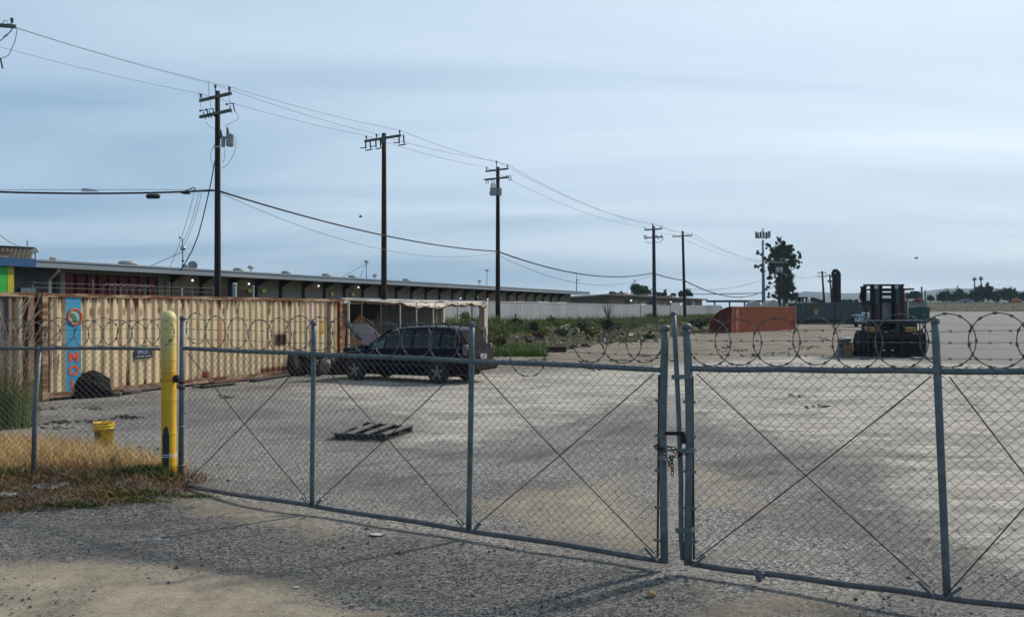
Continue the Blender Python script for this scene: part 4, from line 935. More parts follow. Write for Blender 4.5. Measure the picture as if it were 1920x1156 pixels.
    m = MB(); 
    def rp(t_, y): # rear glass
        return Vector((-2.06 - .27 * t_ - .012, y, 1.555 - .36 * t_))
    m.add([rp(0, -.56), rp(0, .56), rp(1, .64), rp(1, -.64)], [(0, 1, 2, 3)]); m.add([rp(0, -.56) + Vector((.02, 0, 0)), rp(0, .56) + Vector((.02, 0, 0)), rp(1, .64) + Vector((.02, 0, 0)), rp(1, -.64) + Vector((.02, 0, 0))], [(3, 2, 1, 0)])
    m.build('rear_window', paint2, v_)
    m = MB()
    m.add([(1.15, -.72, 1.06), (1.15, .72, 1.06), (.36, .62, 1.575), (.36, -.62, 1.575)], [(0, 1, 2, 3)]); m.add([(1.17, -.72, 1.075), (1.17, .72, 1.075), (.38, .62, 1.59), (.38, -.62, 1.59)], [(0, 1, 2, 3)])
    m.build('windscreen', M('green_windscreen', (.05, .11, .11), (.03, .08, .085), 2, .1, spec=.7), v_)
    MB().cbox((-2.55, 0, .52), (.22, 1.66, .26), .06).build('rear_bumper', M('dark_grey_bumper', (.022, .02, .025), None, 5, .8, spec=.08), v_)
    MB().cbox((2.36, 0, .42), (.25, 1.6, .26), .06).build('front_bumper', M('blue_black_bumper', (.010, .014, .03), None, 5, .5), v_)
    MB().cbox((-2.56, .0, .80), (.02, .42, .16), .005).build('number_plate', M('plate', (.35, .36, .36), None, 5), v_)
    MB().cbox((-2.36, .62, .9), (.14, .1, .12), .02).build('reversing_lamp', M('pale_lens', (.5, .53, .52), None, 5, .3), v_)
    # open bonnet
    m = MB(); k = 8; vs = []
    for s_ in range(2):
        for i in range(k + 1):
            f = i / k
            for j in range(7):
                y = (-1 + 2 * j / 6) * (.72 - .06 * f); x = 1.22 + f * .82; z = 1.03 + f * .72 + .05 * math.sin(f * math.pi) * 1 - .03 * (abs(j - 3) / 3) ** 2
                vs.append((x - s_ * -.03, y, z + s_ * .03))
    m.v = vs; o_ = (k + 1) * 7
    for i in range(k):
        for j in range(6):
            a = i * 7 + j; m.f.append((a, a + 1, a + 8, a + 7)); m.f.append((o_ + a, o_ + a + 7, o_ + a + 8, o_ + a + 1)); m.m += [0, 0]
    edge_ = [j for j in range(7)] + [i * 7 + 6 for i in range(1, k + 1)] + [k * 7 + j for j in range(5, -1, -1)] + [i * 7 for i in range(k - 1, 0, -1)]
    for a, b2 in zip(edge_, edge_[1:] + edge_[:1]): m.f.append((a, a + o_, b2 + o_, b2)); m.m.append(0)
    m.build('bonnet', M('matte_grey_bonnet', (.06, .062, .078), (.04, .042, .055), 3, .85, spec=.04), v_, True)  # one flat matte grey, paler than the body paint
    m = MB(); m.cbox((1.75, 0, .93), (.85, 1.2, .14), .04); m.blob((1.7, .2, .98), (.3, .25, .12)); m.build('engine', blackiron, v_)
    MB().tube([(2.0, -.62, .85), (1.9, -.64, 1.55)], .008, 5).build('bonnet_stay', galv, v_)
    # things on the seats seen through the glass are shown as dull yellow shapes behind the pillar
    m = MB(); m.prism([(.22, .50, 1.48), (-.26, .50, 1.50), (-.15, .50, 1.36), (-.02, .50, 1.02), (.06, .50, 1.36)], (0, .02, 0)); 
    wheels = []
    for x in (1.46, -1.50):
        for sgn in (1, -1):
            w_ = MB(); w_.lathe([(.20, -.11), (.30, -.115), (.335, -.09), (.345, -.04), (.345, .04), (.335, .09), (.30, .115), (.21, .11)], (x, sgn * .87, .345), (0, sgn, 0), 28)
            wo_ = w_.build('wheel', rubber, v_, True)
            r_ = MB(); r_.lathe([(.215, .07), (.21, .10), (.195, .085), (.06, .07)], (x, sgn * .87, .345), (0, sgn, 0), 24); r_.build('rim', M('dark_rim', (.03, .032, .036), None, 5, .5), wo_, True)
            r_ = MB()
            for q in range(5):
                a = q * 2 * math.pi / 5 + .3; r_.bar((x + .04 * math.cos(a), sgn * .975, .345 + .04 * math.sin(a)), (x + .2 * math.cos(a), sgn * .972, .345 + .2 * math.sin(a)), .02, .07, up=(-math.sin(a), 0, math.cos(a)))
            r_.lathe([(.055, 0), (.045, .03)], (x, sgn * .965, .345), (0, sgn, 0), 12); r_.build('hubcap', M('dull_alloy', (.22, .23, .25), (.12, .13, .14), 6, .4, .4), wo_)
            a_ = MB(); pts = [(x + .40 * math.cos(t_), sgn * .955, .345 + .40 * math.sin(t_)) for t_ in np.linspace(-.15, math.pi + .15, 16)]; a_.tube(pts, .035, 6); a_.build('wheel_arch', black, v_)
    m = MB(); m.cbox((0, 0, .26), (4.2, 1.4, .12), .03); m.build('underbody', black, v_)
    return v_
van = make_van()

# ---------------------------------------------------------------- big lift truck
YL = 41.6
def LP(px, py, dy=0.0): p = PD(px, py, YL); p.y += dy; return p
ft = thing('forklift', 'big black forklift with teal mast columns and yellow steps, seen from its mast side', 'forklift', Vector((LP(1667, 583).x, YL + 1.0, 0)), 0)
teal = M('faded_teal_paint', (.032, .062, .080), (.022, .045, .060), 4, .6); redb = M('rusty_mast_steel', (.055, .022, .018), (.03, .018, .018), 4, .8)
def fb(nm, x0, y0, x1, y1, d0, d1, mt, ch=.02):
    YD = YL + (d0 + d1) / 2; a, b = PD(x0, y0, YD), PD(x1, y1, YD)
    return MB().cbox(((a.x + b.x) / 2, YL + (d0 + d1) / 2, (a.z + b.z) / 2), (abs(b.x - a.x), abs(d1 - d0), abs(a.z - b.z)), ch).build(nm, mt, ft, False, True)
fb('counterweight', 1611, 624, 1719, 667, .3, 1.4, black, .06); fb('fork_carriage', 1616, 640, 1722, 643, .1, .3, darksteel)
fb('carriage_plate', 1618, 625, 1720, 636, .12, .3, darksteel); fb('carriage_bar', 1612, 664, 1716, 668, .1, .3, darksteel)
for x in (1640, 1690): fb('fork', x - 4, 636, x + 4, 669, .02, .12, black)
fb('body', 1632, 603, 1700, 626, .8, 3.2, darksteel, .06)
for x, s_ in ((1614.5, 1), (1721, -1)):
    w_ = MB(); c_ = PD(x, 645, YL + .75); c_.z = .62; w_.lathe([(.30, -.17), (.52, -.18), (.60, -.14), (.62, -.08), (.62, .08), (.60, .14), (.52, .18), (.30, .17)], c_, (1, 0, 0), 30)
    wo_ = w_.build('wheel', rubber, ft, True, True); MB().lathe([(.28, -.15), (.28, .15)], c_, (1, 0, 0), 20).build('rim', teal, wo_, False, True)
    m = MB()
    for j in range(28):
        a = j * 2 * math.pi / 28; m.box((c_.x, c_.y + .625 * math.cos(a), c_.z + .625 * math.sin(a)), (.3, .05, .03), 0, (a + math.pi / 2, 0, 0))
    m.build('tread', rubber, wo_, False, True)
for x in (1640, 1694):
    c_ = PD(x, 650, YL + 3.1); c_.z = .5
    MB().lathe([(.26, -.15), (.45, -.16), (.5, -.1), (.5, .1), (.45, .16), (.26, .15)], c_, (1, 0, 0), 24).build('wheel', rubber, ft, True, True)
yl = M('yellow_step_paint', (.42, .27, .07), (.25, .15, .04), 5, .7, rust=.35, rustc=(.1, .07, .04))
fb('step', 1623, 612, 1637, 623, .3, .9, yl); fb('step', 1692, 613, 1712, 623, .3, .9, yl); fb('step_bracket', 1691, 611, 1696, 626, .25, .4, black)
for x0, x1, mt, d in ((1633, 1638.6, black, .5), (1638.6, 1646.8, teal, .42), (1646.8, 1652.5, black, .55), (1675, 1677.5, black, .55), (1677.5, 1684.5, teal, .42), (1684.5, 1692, redb, .5)):
    fb('mast_rail', x0, 534, x1, 640, d, d + .28, mt, .015)
for x0, x1 in ((1639.2, 1646.2), (1678, 1684)): fb('rust_patch', x0, 570, x1, 598, .412, .42, redb, .002); fb('rail_cap', x0, 534.5, x1, 541, .405, .42, M('pale_reflector', (.4, .43, .48), None, 5), .002)
fb('mast_crossbar', 1620, 532.5, 1693.5, 536, .5, .8, black); fb('mast_crossbar', 1650, 543, 1678, 546, .5, .7, darksteel); fb('mast_crossbar', 1650, 548, 1678, 554, .5, .72, black)
fb('mast_crossbar', 1650, 559, 1678, 566.5, .5, .72, black); fb('mast_crossbar', 1650, 598, 1678, 606, .5, .72, black)
for x in (1652.5, 1672.5): fb('lift_cylinder', x - 1.5, 536, x + 1.5, 600, .6, .68, black)
fb('side_shift_bar', 1685, 541.5, 1692.5, 543, .45, .55, black)
m = MB()
for i in range(7):
    x = 1621 + i * 2.2; pts = [LP(x + 1.5 * math.sin(k * 1.3 + i), 536 + k * 5.4 + (i % 2) * 2, .45 + .05 * i) for k in range(6)]; m.tube(pts, .035, 6)
for i in range(5): m.tube([LP(1622, 538 + i * 5.5, .5), LP(1634, 537 + i * 5.5, .5)], .03, 6)
m.build('hoses', black, ft, False, True)
fb('hose_bracket', 1620, 534, 1623.5, 563, .45, .6, black); fb('hose_bracket', 1617, 563, 1636, 571, .4, .7, black)
m = MB()
for i in range(4): m.tube([LP(1622 + i * 3.5, 570, .4), LP(1628 + i * 2, 583, .4), LP(1633 - i * 2, 590, .4), LP(1626 + i * 3, 600, .4)], .016, 5)
m.build('hoses', black, ft, False, True)
fb('overhead_guard', 1630, 541, 1699, 544, 1.0, 2.8, black)
for x in (1634, 1695):
    for d in (1.0, 2.8): fb('guard_post', x - 1.2, 543, x + 1.2, 606, d, d + .07, black)
fb('windscreen', 1651, 567, 1675, 601, 1.0, 1.02, M('dusty_screen', (.36, .41, .43), (.28, .33, .35), 2, .3), .004)
cs = LP(1662.5, 593, .92); MB().tube([cs + Vector((.17 * math.cos(a), .02 * math.sin(a), .13 * math.sin(a))) for a in np.linspace(0, 6.283, 22)[:-1]], .018, 6, closed=True).build('steering_wheel', black, ft, False, True)
MB().tube([cs, cs + Vector((0, .1, -.35))], .025, 6).build('steering_column', black, ft, False, True)
fb('seat', 1656, 590, 1670, 603, 1.5, 1.9, black)
fb('chain_anchor', 1672, 655, 1675, 657.5, .06, .11, white, .005); fb('chain_anchor', 1656, 655, 1659, 657.5, .06, .11, white, .005)
fb('hydraulic_fitting', 1659, 620, 1663, 624, .2, .3, M('pale_fitting', (.3, .3, .3), None, 5), .01); fb('badge', 1653, 612, 1666, 613.2, .77, .80, M('pale_badge', (.15, .15, .16), None, 5), .004)
# steel work table standing right before it
tb_ = thing('steel_table', 'tall steel frame table with a long flat top, in front of the forklift', 'table', Vector((LP(1669, 583).x, YL - .5, 0)), 0)
def tb(nm, x0, y0, x1, y1, d0, d1, mt):
    a, b = LP(x0, y0), LP(x1, y1); MB().cbox(((a.x + b.x) / 2, YL + (d0 + d1) / 2, (a.z + b.z) / 2), (abs(b.x - a.x), abs(d1 - d0), abs(a.z - b.z)), .01).build(nm, mt, tb_, False, True)
tb('table_top', 1614.5, 599.5, 1723, 601.5, -.8, -.1, M('grey_steel_top', (.14, .145, .17), (.08, .085, .1), 4, .6)); tb('apron', 1615, 602, 1722.5, 605.5, -.75, -.68, darksteel)
for x in (1616.8, 1721.5):
    for d in (-.75, -.2): tb('leg', x - 1, 605, x + 1, 671, d, d + .05, darksteel)
tb('lower_bar', 1617, 640, 1721, 641.5, -.74, -.70, darksteel)
for x0, x1, lb in ((1616, 1628, 'grey timber block under the left leg of the steel table'), (1712, 1725, 'pale timber block under the right leg of the steel table')):
    p, q = P(x0, 674), P(x1, 674); o = MB().cbox((0, 0, .06), (q.x - p.x, .4, .12), .01).build('timber_block', M('pale_timber', (.36, .33, .28), (.26, .23, .2), 5) if x0 > 1700 else wd)
    o.location = ((p.x + q.x) / 2, p.y, 0); tag(o, lb, 'timber')
st_ = thing('stovepipe', 'slim pale upright pipe on the right end of the steel table', 'pipe', LP(1695, 599, -.4), 0)
MB().tube([LP(1695.5, 599, -.4), LP(1694.5, 563, -.4)], .03, 8).build('pipe_body', M('pale_pipe', (.35, .38, .36), None, 5), st_, True, True); MB().lathe([(.07, 0), (.07, .04), (.02, .08)], LP(1694.5, 563, -.4), (0, 0, 1), 10).build('pipe_cap', M('rust_cap', (.2, .08, .05), None, 5), st_, False, True)
# drum and boxes left of it
dp = P(1584, 667)
dm = thing('drum', 'dark drum with a white lid, standing left of the forklift', 'drum', dp, 0)
MB().lathe([(.30, 0), (.30, .25), (.315, .27), (.30, .29), (.30, .55), (.315, .57), (.30, .59), (.29, .80)], n=24).build('barrel', M('dark_grey_drum', (.035, .035, .04), (.07, .06, .055), 5, .6), dm, True)
MB().lathe([(.31, .80), (.32, .84), (.26, .90), (.1, .92)], n=24).build('lid', white, dm, True)
MB().tube([(.3 * math.cos(a), -.3 * abs(math.sin(a)) * .2 - .1, .8 + .17 * math.sin(a)) for a in np.linspace(0, math.pi, 12)], .012, 5).build('handle', galv, dm)
bx = thing('cardboard_box', 'open brown cardboard box leaning on the white-lidded drum', 'box', P(1585, 668.5) + Vector((0, -.35, 0)), R(15))
cb = M('brown_cardboard', (.22, .12, .07), (.16, .085, .05), 5, .8); MB().cbox((0, 0, .27), (.34, .3, .54), .01).build('carton', cb, bx)
for s_ in (-1, 1): MB().box((s_ * .14, 0, .60), (.02, .28, .18), 0, (0, s_ * .35, 0)).build('flap', cb, bx)
o = MB().cbox((0, 0, .2), (.28, .3, .4), .03).build('crate', M('grey_crate', (.16, .17, .2), None, 5)); p = P(1574, 668); o.location = (p.x - .04, p.y - .25, 0); tag(o, 'small grey crate left of the brown cardboard box', 'crate')
m = MB()
for i in range(7): m.blob((random.uniform(-.35, .35), random.uniform(-.1, .1), random.uniform(.05, .18)), (.15, .12, .1), jit=.3)
o = m.build('rubbish_heap', black); o.location = P(1601, 667); tag(o, 'low black heap of rubbish bags between drum and forklift', 'rubbish')

# white boxes on a black trailer behind
YT = 97.0
tr_ = thing('flat_trailer', 'low black flat trailer carrying white boxes behind the forklift', 'trailer', Vector((PD(1622, 600, YT).x, YT, gz(38, YT))), 0)
a, b = PD(1590, 603.5, YT), PD(1652, 607, YT)
MB().cbox(((a.x + b.x) / 2, YT, (a.z + b.z) / 2), (b.x - a.x, 1.8, .25), .03).build('bed', black, tr_, False, True)
for x in (1600, 1640): MB().lathe([(.2, -.1), (.3, -.1), (.3, .1), (.2, .1)], Vector((PD(x, 600, YT).x, YT - .8, gz(38, YT) + .28)), (1, 0, 0), 18).build('wheel', rubber, tr_, False, True)
def ybox(nm, lb, cat, x0, y0, x1, y1, mt, d=.9):
    a, b = PD(x0, y0, YT), PD(x1, y1, YT); o_ = thing(nm, lb, cat, Vector(((a.x + b.x) / 2, YT, b.z)), 0); w_, h_ = b.x - a.x, a.z - b.z
    MB().cbox((0, 0, h_ / 2), (w_, d, h_), .03).build('casing', mt, o_)
    MB().bb((-w_ * .3, -d / 2 - .012, h_ * .3), (-w_ * .12, -d / 2 - .002, h_ * .7)).build('vent', M('blue_grey_label', (.08, .13, .17), None, 5), o_); MB().bb((w_ * .18, -d / 2 - .012, h_ * .1), (w_ * .24, -d / 2 - .002, h_ * .95)).build('seam', black, o_)
whb = M('bluish_white_box', (.45, .52, .58), (.36, .43, .48), 4, .6)
ybox('crate', 'nearer white box on the black trailer, beside the dark cabinet', 'crate', 1600, 589.5, 1616, 603.5, whb); ybox('crate', 'taller pale box on the black trailer, next to the mast hoses', 'crate', 1618, 585, 1632, 603.5, whb)
a, b = PD(1591, 591.5, YT), PD(1599, 603.5, YT); o = MB().cbox((0, 0, (a.z - b.z) / 2), (b.x - a.x, .8, a.z - b.z), .03).build('cabinet', black); o.location = ((a.x + b.x) / 2, YT, b.z); tag(o, 'small black cabinet at the left end of the trailer', 'cabinet')
o = MB().bb((-.07, -.07, 0), (.07, .07, 5.0)).bb((-.09, -.09, 5.0), (.09, .09, 5.05)).build('wooden_post', darksteel); p = PD(1565, 607, 100); o.location = (p.x, p.y, gz(p.x, p.y)); o.scale = (1, 1, (PD(1565, 563, 100).z - gz(p.x, p.y)) / 5.05); tag(o, 'slim dark upright post in front of the teal container', 'post')

# tall second mast behind the teal container
YM = 112
mm_ = thing('mast', 'tall curved black lift mast with hose loop rising behind the teal container', 'mast', Vector((PD(1566, 583, YM).x, YM, gz(40, YM))), 0)
def mp(x, y, d=0): p = PD(x, y, YM); p.y += d; return p
base_y = HZ - (gz(40, YM) - CH) * F / YM
MB().tube([mp(1563.2, base_y), mp(1563.2, 530), mp(1563.5, 512)], .22, 8).build('mast_rail', black, mm_, False, True)
MB().bar(mp(1571.5, base_y), mp(1571, 512), .42, .6).build('mast_rail', black, mm_, False, True)
MB().bar(mp(1567, base_y, .2), mp(1567, 515, .2), .22, .3).build('mast_channel', darksteel, mm_, False, True)
MB().tube([mp(1562, 520), mp(1561.5, 511), mp(1564.5, 507.5), mp(1568.5, 507.6), mp(1571.8, 511), mp(1572.4, 520)], [.14, .2, .26, .28, .26, .2], 10).build('hose_loop', black, mm_, True, True)
for y in (518, 530, 545): MB().bar(mp(1562, y), mp(1573, y), .12, .2).build('crossbar', black, mm_, False, True)
MB().bar(mp(1558.5, 519), mp(1563, 517), .1, .25).build('side_bracket', black, mm_, False, True)
MB().cbox(mp(1567, base_y - 8, 1.2), (2.0, 2.2, 1.6), .1).build('chassis', black, mm_, False, True)
# machine cab
YK = 112
kb = thing('tractor_cab', 'dark open tractor cab with a pale curved panel, showing above the teal container', 'tractor', Vector((PD(1508, 583, YK).x, YK, gz(36, YK))), 0)
def kp(x, y, d=0): p = PD(x, y, YK); p.y += d; return p
gy = HZ - (gz(36, YK) - CH) * F / YK
for x in (1498.5, 1511.5):
    for d in (0, 1.3): MB().bar(kp(x, gy - 22, d), kp(x + .5, 558, d), .14, .14).build('cab_post', black, kb, False, True)
MB().cbox(kp(1505.2, 557.5, .65), (1.25, 1.6, .14), .04).build('cab_roof', black, kb, False, True); MB().cbox(kp(1505, 562, 1.2), (.9, .05, .5), .01).build('rear_glass', M('pale_cab_glass', (.25, .32, .32), None, 4, .3), kb, False, True)
MB().cbox(kp(1505, gy - 12, .6), (2.2, 2.2, 1.3), .15).build('chassis', black, kb, False, True)
MB().tube([kp(1513.5, 557.5), kp(1515.5, 560), kp(1517.5, 565), kp(1518.2, 570)], [.1, .16, .17, .15], 8).build('exhaust_panel', white, kb, True, True)
for x in (1496, 1515): MB().lathe([(.3, -.2), (.6, -.2), (.65, 0), (.6, .2), (.3, .2)], Vector((kp(x, 0).x, YK, gz(36, YK) + .65)), (1, 0, 0), 20).build('wheel', rubber, kb, True, True)
MB().tube([kp(1494.5, 548), kp(1497.5, 566)], .06, 6).build('boom', black, kb, False, True)
# pale arched tanks behind the orange container
for x0, x1, y0, lb in ((1408, 1428, 563.5, 'left pale arched canvas cover showing over the orange container'), (1440, 1461, 562, 'right pale arched canvas cover showing over the orange container')):
    YY = 100; a, b = PD(x0, 580, YY), PD(x1, 580, YY); top = PD(x0, y0, YY).z; g_ = gz(a.x, YY); n = 16; rr_ = (b.x - a.x) / 2
    m = MB(); pr = [((a.x + b.x) / 2 + rr_ * math.cos(t_), top - .8 + .8 * math.sin(t_)) for t_ in np.linspace(0, math.pi, n)]
    m.prism([(p_[0], YY, p_[1]) for p_ in pr] + [(a.x, YY, g_), (b.x, YY, g_)], (0, 2.4, 0)); o = m.build('canvas_cover', M('pale_canvas', (.42, .40, .38), (.3, .28, .27), 3, .8)); tag(o, lb, 'cover')

# ---------------------------------------------------------------- white boundary fence
FN0 = Vector((-.6, 98, 0)); 
def fdist(px): k = (px - 960) / F; return (k * FN0.y - FN0.x) / (D.x - k * D.y)
wf = thing('panel_fence', 'long pale grey corrugated panel fence beyond the weedy bank', 'fence', (FN0.x, FN0.y, gz(FN0.x, FN0.y)), RZ)
s0_, s1_ = fdist(640), fdist(1352)
pm = NT('pale_fence_panel'); cpf = pm.mix(pm.ramp(pm.noise(.6, 5, .6, pm.vec((1, 1, .3))), .35, .65), (.44, .445, .45), (.34, .345, .355)); pm.put(pm.b.inputs['Base Color'], cpf); pm.b.inputs['Roughness'].default_value = .7
s_ = s0_; k = 0
dark_at = [fdist(1201), fdist(1257), fdist(885)]
zbase = gz(FN0.x, FN0.y)
while s_ < s1_ - .1:
    w_ = min(2.9, s1_ - s_); q = FN0 + D.to_3d() * (s_ + w_ / 2); g_ = gz(q.x, q.y) - zbase
    m = MB(); corr(m, w_, g_ - .05, 2.02 + (0 if g_ < .05 else g_ * .6), (s_, 0, 0), (1, 0, 0), (0, -1, 0), pitch=.19, dep=.02); m.build('panel', pm.mat, wf)
    m = MB(); m.bb((s_ - .05, .0, g_ - .05), (s_ + .05, .08, 2.05 + g_ * .6)); m.build('post', pm.mat, wf)
    s_ += w_; k += 1
for d_ in dark_at: MB().bb((d_ - .12, -.05, -.1), (d_ + .12, -.01, 2.3)).build('dark_post', M('grey_blue_post', (.09, .11, .14), None, 4), wf)
MB().bb((s0_, -.045, 1.99), (s1_, -.005, 2.06)).build('cap_rail', M('fence_cap', (.5, .5, .5), (.4, .4, .4), 2), wf)
for x in (977, 1161): d_ = fdist(x); MB().bb((d_ - .09, -.04, 1.1), (d_ + .09, -.02, 1.55)).build('notice', white, wf)
# vehicles behind it, only their roofs show
def van_behind(label, px, py, w, col, nm='parked_van', rz=None):
    k_ = (px - 960) / F; qy = (FN0 + D.to_3d() * fdist(px)).y + 9.0; q = Vector((k_ * qy, qy, 0)); g_ = gz(q.x, q.y)
    topz = PD(px, py, q.y).z; hgt = topz - g_; o_ = thing(nm, label, 'van', (q.x, q.y, g_), RZ if rz is None else rz)
    paint = M('van_paint', col, tuple(x * .9 for x in col), 3, .4)
    m = MB(); m.prism([(-2.4, -.9, .35), (2.3, -.9, .35), (2.45, -.9, hgt * .5), (1.7, -.9, hgt * .56), (1.2, -.9, hgt), (-2.3, -.9, hgt)], (0, 1.8, 0)); m.build('body', paint, o_)
    m = MB(); m.bb((-.6, -.905, hgt * .6), (1.1, -.902, hgt * .9)); m.build('side_window', glassdark, o_)
    for x in (-1.5, 1.5):
        for y in (-.8, .8): MB().lathe([(.2, -.1), (.33, -.1), (.33, .1), (.2, .1)], (x, y, .33), (0, 1, 0), 16).build('wheel', rubber, o_)
van_behind('white van roof showing above the pale fence left of the tall grey pole', 1198, 569.5, 0, (.75, .75, .75)); van_behind('white van roof showing above the pale fence just left of the rightmost big utility pole', 1272, 567.5, 0, (.75, .75, .75))
van_behind('orange van roof showing above the pale fence beside the third utility pole', 966, 564.8, 0, (.6, .27, .08)); van_behind('white car roof above the pale fence at the far end of the warehouse', 1045, 566.5, 0, (.7, .7, .7)); van_behind('white van roof above the pale fence between the orange van and the warehouse end', 1010, 565.6, 0, (.75, .75, .75))
van_behind('white van roof behind the fence, right of the low warehouse', 1345, 573.5, 0, (.7, .72, .75))

# ---------------------------------------------------------------- long warehouse
E0 = Vector((-27.9, 51.6, 0))
def es(px): k_ = (px - 960) / F; return (k_ * E0.y - E0.x) / (D.x - k_ * D.y)
EW = E0 + NB.to_3d() * 1.7
def ws(px): k_ = (px - 960) / F; return (k_ * EW.y - EW.x) / (D.x - k_ * D.y)
SE = es(1105); EZ = 5.02; TB = 1.15
wh = thing('warehouse', 'long low warehouse with a wide grey eave and a row of roll-up doors', 'warehouse', (E0.x, E0.y, 0), RZ)
S_L = es(-60) ; S_B = es(63)
fasc = M('grey_fascia', (.22, .26, .30), (.15, .18, .21), .8, .6, stretch=(.3, 1, 4)); blf = M('blue_fascia', (.012, .075, .20), (.01, .06, .16), 2, .5)
roofm = M('grey_roof', (.20, .21, .22), (.15, .155, .16), 1, .8)
m = MB(); m.prism([(S_B, -.1, EZ - .30), (S_B, -.1, EZ + .06), (S_B, .05, EZ + .06), (S_B, .05, EZ - .30)], (SE - S_B, 0, 0)); m.build('fascia', fasc, wh)
m = MB(); m.prism([(S_B, -.16, EZ + .06), (S_B, -.16, EZ + .16), (S_B, .05, EZ + .16), (S_B, .05, EZ + .06)], (SE - S_B, 0, 0)); m.build('gutter', M('pale_gutter', (.28, .32, .36), (.2, .23, .26), 1, .5), wh)
MB().bb((S_L, -.2, EZ - .32), (S_B, .05, EZ + .16)).build('blue_fascia', blf, wh)
WD = 1.7; SW = ws(1070)
m = MB(); m.bb((S_B, .05, EZ - .30), (SE - .5, WD, EZ - .24)); m.prism([(S_L, .05, EZ - .02), (S_L, .05, EZ + .14), (S_L, 14, EZ + .75), (S_L, 14, EZ + .6)], (SE - S_L, 0, 0)); m.prism([(S_L, 14, EZ + .6), (S_L, 14, EZ + .75), (S_L, 28, EZ + .14), (S_L, 28, EZ - .02)], (SE - S_L, 0, 0)); m.build('roof', roofm, wh)
wallm = NT('tan_block_wall'); bt = wallm.n.new('ShaderNodeTexBrick'); bt.inputs['Scale'].default_value = 2.2; bt.inputs['Mortar Size'].default_value = .012
sx = wallm.sepxyz(); cmb = wallm.n.new('ShaderNodeCombineXYZ'); wallm.l.new(sx[0], cmb.inputs[0]); wallm.l.new(sx[2], cmb.inputs[1]); wallm.l.new(cmb.outputs[0], bt.inputs['Vector'])
bt.inputs['Color1'].default_value = (.28, .21, .12, 1); bt.inputs['Color2'].default_value = (.20, .15, .09, 1); bt.inputs['Mortar'].default_value = (.08, .066, .045, 1)
wallm.put(wallm.b.inputs['Base Color'], bt.outputs[0]); wallm.b.inputs['Roughness'].default_value = .9
S_R0, S_R1 = ws(120), ws(305)
m = MB(); m.bb((S_R1, WD, TB - .6), (SW, WD + .3, EZ + .1)); m.bb((S_R0, WD, 4.55), (S_R1, WD + .3, EZ + .1)); m.bb((SW - .3, WD + .3, TB - .6), (SW, 26, EZ + .05)); m.build('wall', wallm.mat, wh)
dkbr = NT('dark_brick'); bt2 = dkbr.n.new('ShaderNodeTexBrick'); bt2.inputs['Scale'].default_value = 3.0
sx2 = dkbr.sepxyz(); cmb2 = dkbr.n.new('ShaderNodeCombineXYZ'); dkbr.l.new(sx2[0], cmb2.inputs[0]); dkbr.l.new(sx2[2], cmb2.inputs[1]); dkbr.l.new(cmb2.outputs[0], bt2.inputs['Vector'])
bt2.inputs['Color1'].default_value = (.055, .05, .052, 1); bt2.inputs['Color2'].default_value = (.03, .028, .03, 1); bt2.inputs['Mortar'].default_value = (.09, .085, .08, 1)
dkbr.put(dkbr.b.inputs['Base Color'], bt2.outputs[0])
MB().bb((ws(20), WD + .3, TB - .6), (S_R0 - .3, WD + .6, EZ + .1)).build('brick_wall', dkbr.mat, wh)
MB().bb((S_L, .1, 0), (es(16), .4, EZ - .3)).build('green_wall', M('bright_green_paint', (.02, .38, .05), (.015, .30, .04), 2, .6), wh)
MB().bb((es(16), .08, 0), (es(28), .4, EZ - .3)).build('yellow_wall', M('bright_yellow_paint', (.42, .40, .02), (.30, .28, .02), 2, .6), wh)
MB().bb((es(20), .4, 0), (es(28), 2.2, EZ - .1)).build('olive_wall', M('olive_paint', (.10, .095, .02), None, 2, .7), wh)
MB().bb((S_R0 - .35, WD - .1, 0), (S_R0, WD + .3, EZ)).build('pilaster', M('beige_pilaster', (.26, .24, .18), (.2, .18, .14), 2, .8), wh)
redm = M('red_sheet_paint', (.17, .011, .009), (.12, .009, .008), 2, .6); redd = M('dark_red_recess', (.02, .004, .005), (.03, .006, .006), 2, .7)
npan = 9
for i in range(npan):
    a = S_R0 + (S_R1 - S_R0 - .5) * (i + .12) / npan; b = S_R0 + (S_R1 - S_R0 - .5) * (i + .82) / npan
    m = MB(); corr(m, b - a, 1.0, 4.5, (a, WD - .02, 0), (1, 0, 0), (0, -1, 0), pitch=.35, dep=.05); m.build('red_panel', redm, wh)
MB().bb((S_R0, WD + .12, 0), (S_R1 - .5, WD + .2, 4.6)).build('recess_wall', redd, wh)
MB().bb((S_R1 - .5, WD - .12, 0), (S_R1, WD + .3, EZ)).build('pilaster', M('beige_pilaster_two', (.20, .17, .11), (.15, .13, .09), 2, .8), wh)
MB().bb((S_R1 + .2, WD - .12, 0), (S_R1 + .9, WD - .002, EZ)).build('pilaster', M('beige_pilaster_three', (.22, .19, .13), (.16, .14, .1), 2, .8), wh)
doorm = M('grey_shutter', (.22, .21, .19), (.16, .15, .135), 1.2, .7, stretch=(1, 1, 6)); doorb = M('brown_shutter', (.13, .095, .06), (.08, .06, .04), 1.2, .7, stretch=(1, 1, 6)); pil = M('dark_pilaster', (.016, .013, .012), None, 3, .8)
sd = ws(318); i = 0
while sd < SW - 3.2:
    m = MB(); m.bb((sd + .18, WD - .02, TB - .3), (sd + 2.82, WD - .002, 3.85))
    for k_ in range(10): m.bb((sd + .18, WD - .032, TB + .1 + k_ * .27), (sd + 2.82, WD - .02, TB + .16 + k_ * .27))
    m.build('roll_up_door', doorb if (i < 3) else doorm, wh)
    MB().bb((sd - .12, WD - .16, TB - .3), (sd + .12, WD - .003, EZ - .1)).build('pilaster', pil, wh)
    m = MB(); m.prism([(sd - .06, WD - .16, EZ - .25), (sd - .06, .1, EZ - .12), (sd - .06, WD - .16, EZ - .9)], (.12, 0, 0)); m.build('eave_bracket', pil, wh)
    sd += 3.02; i += 1
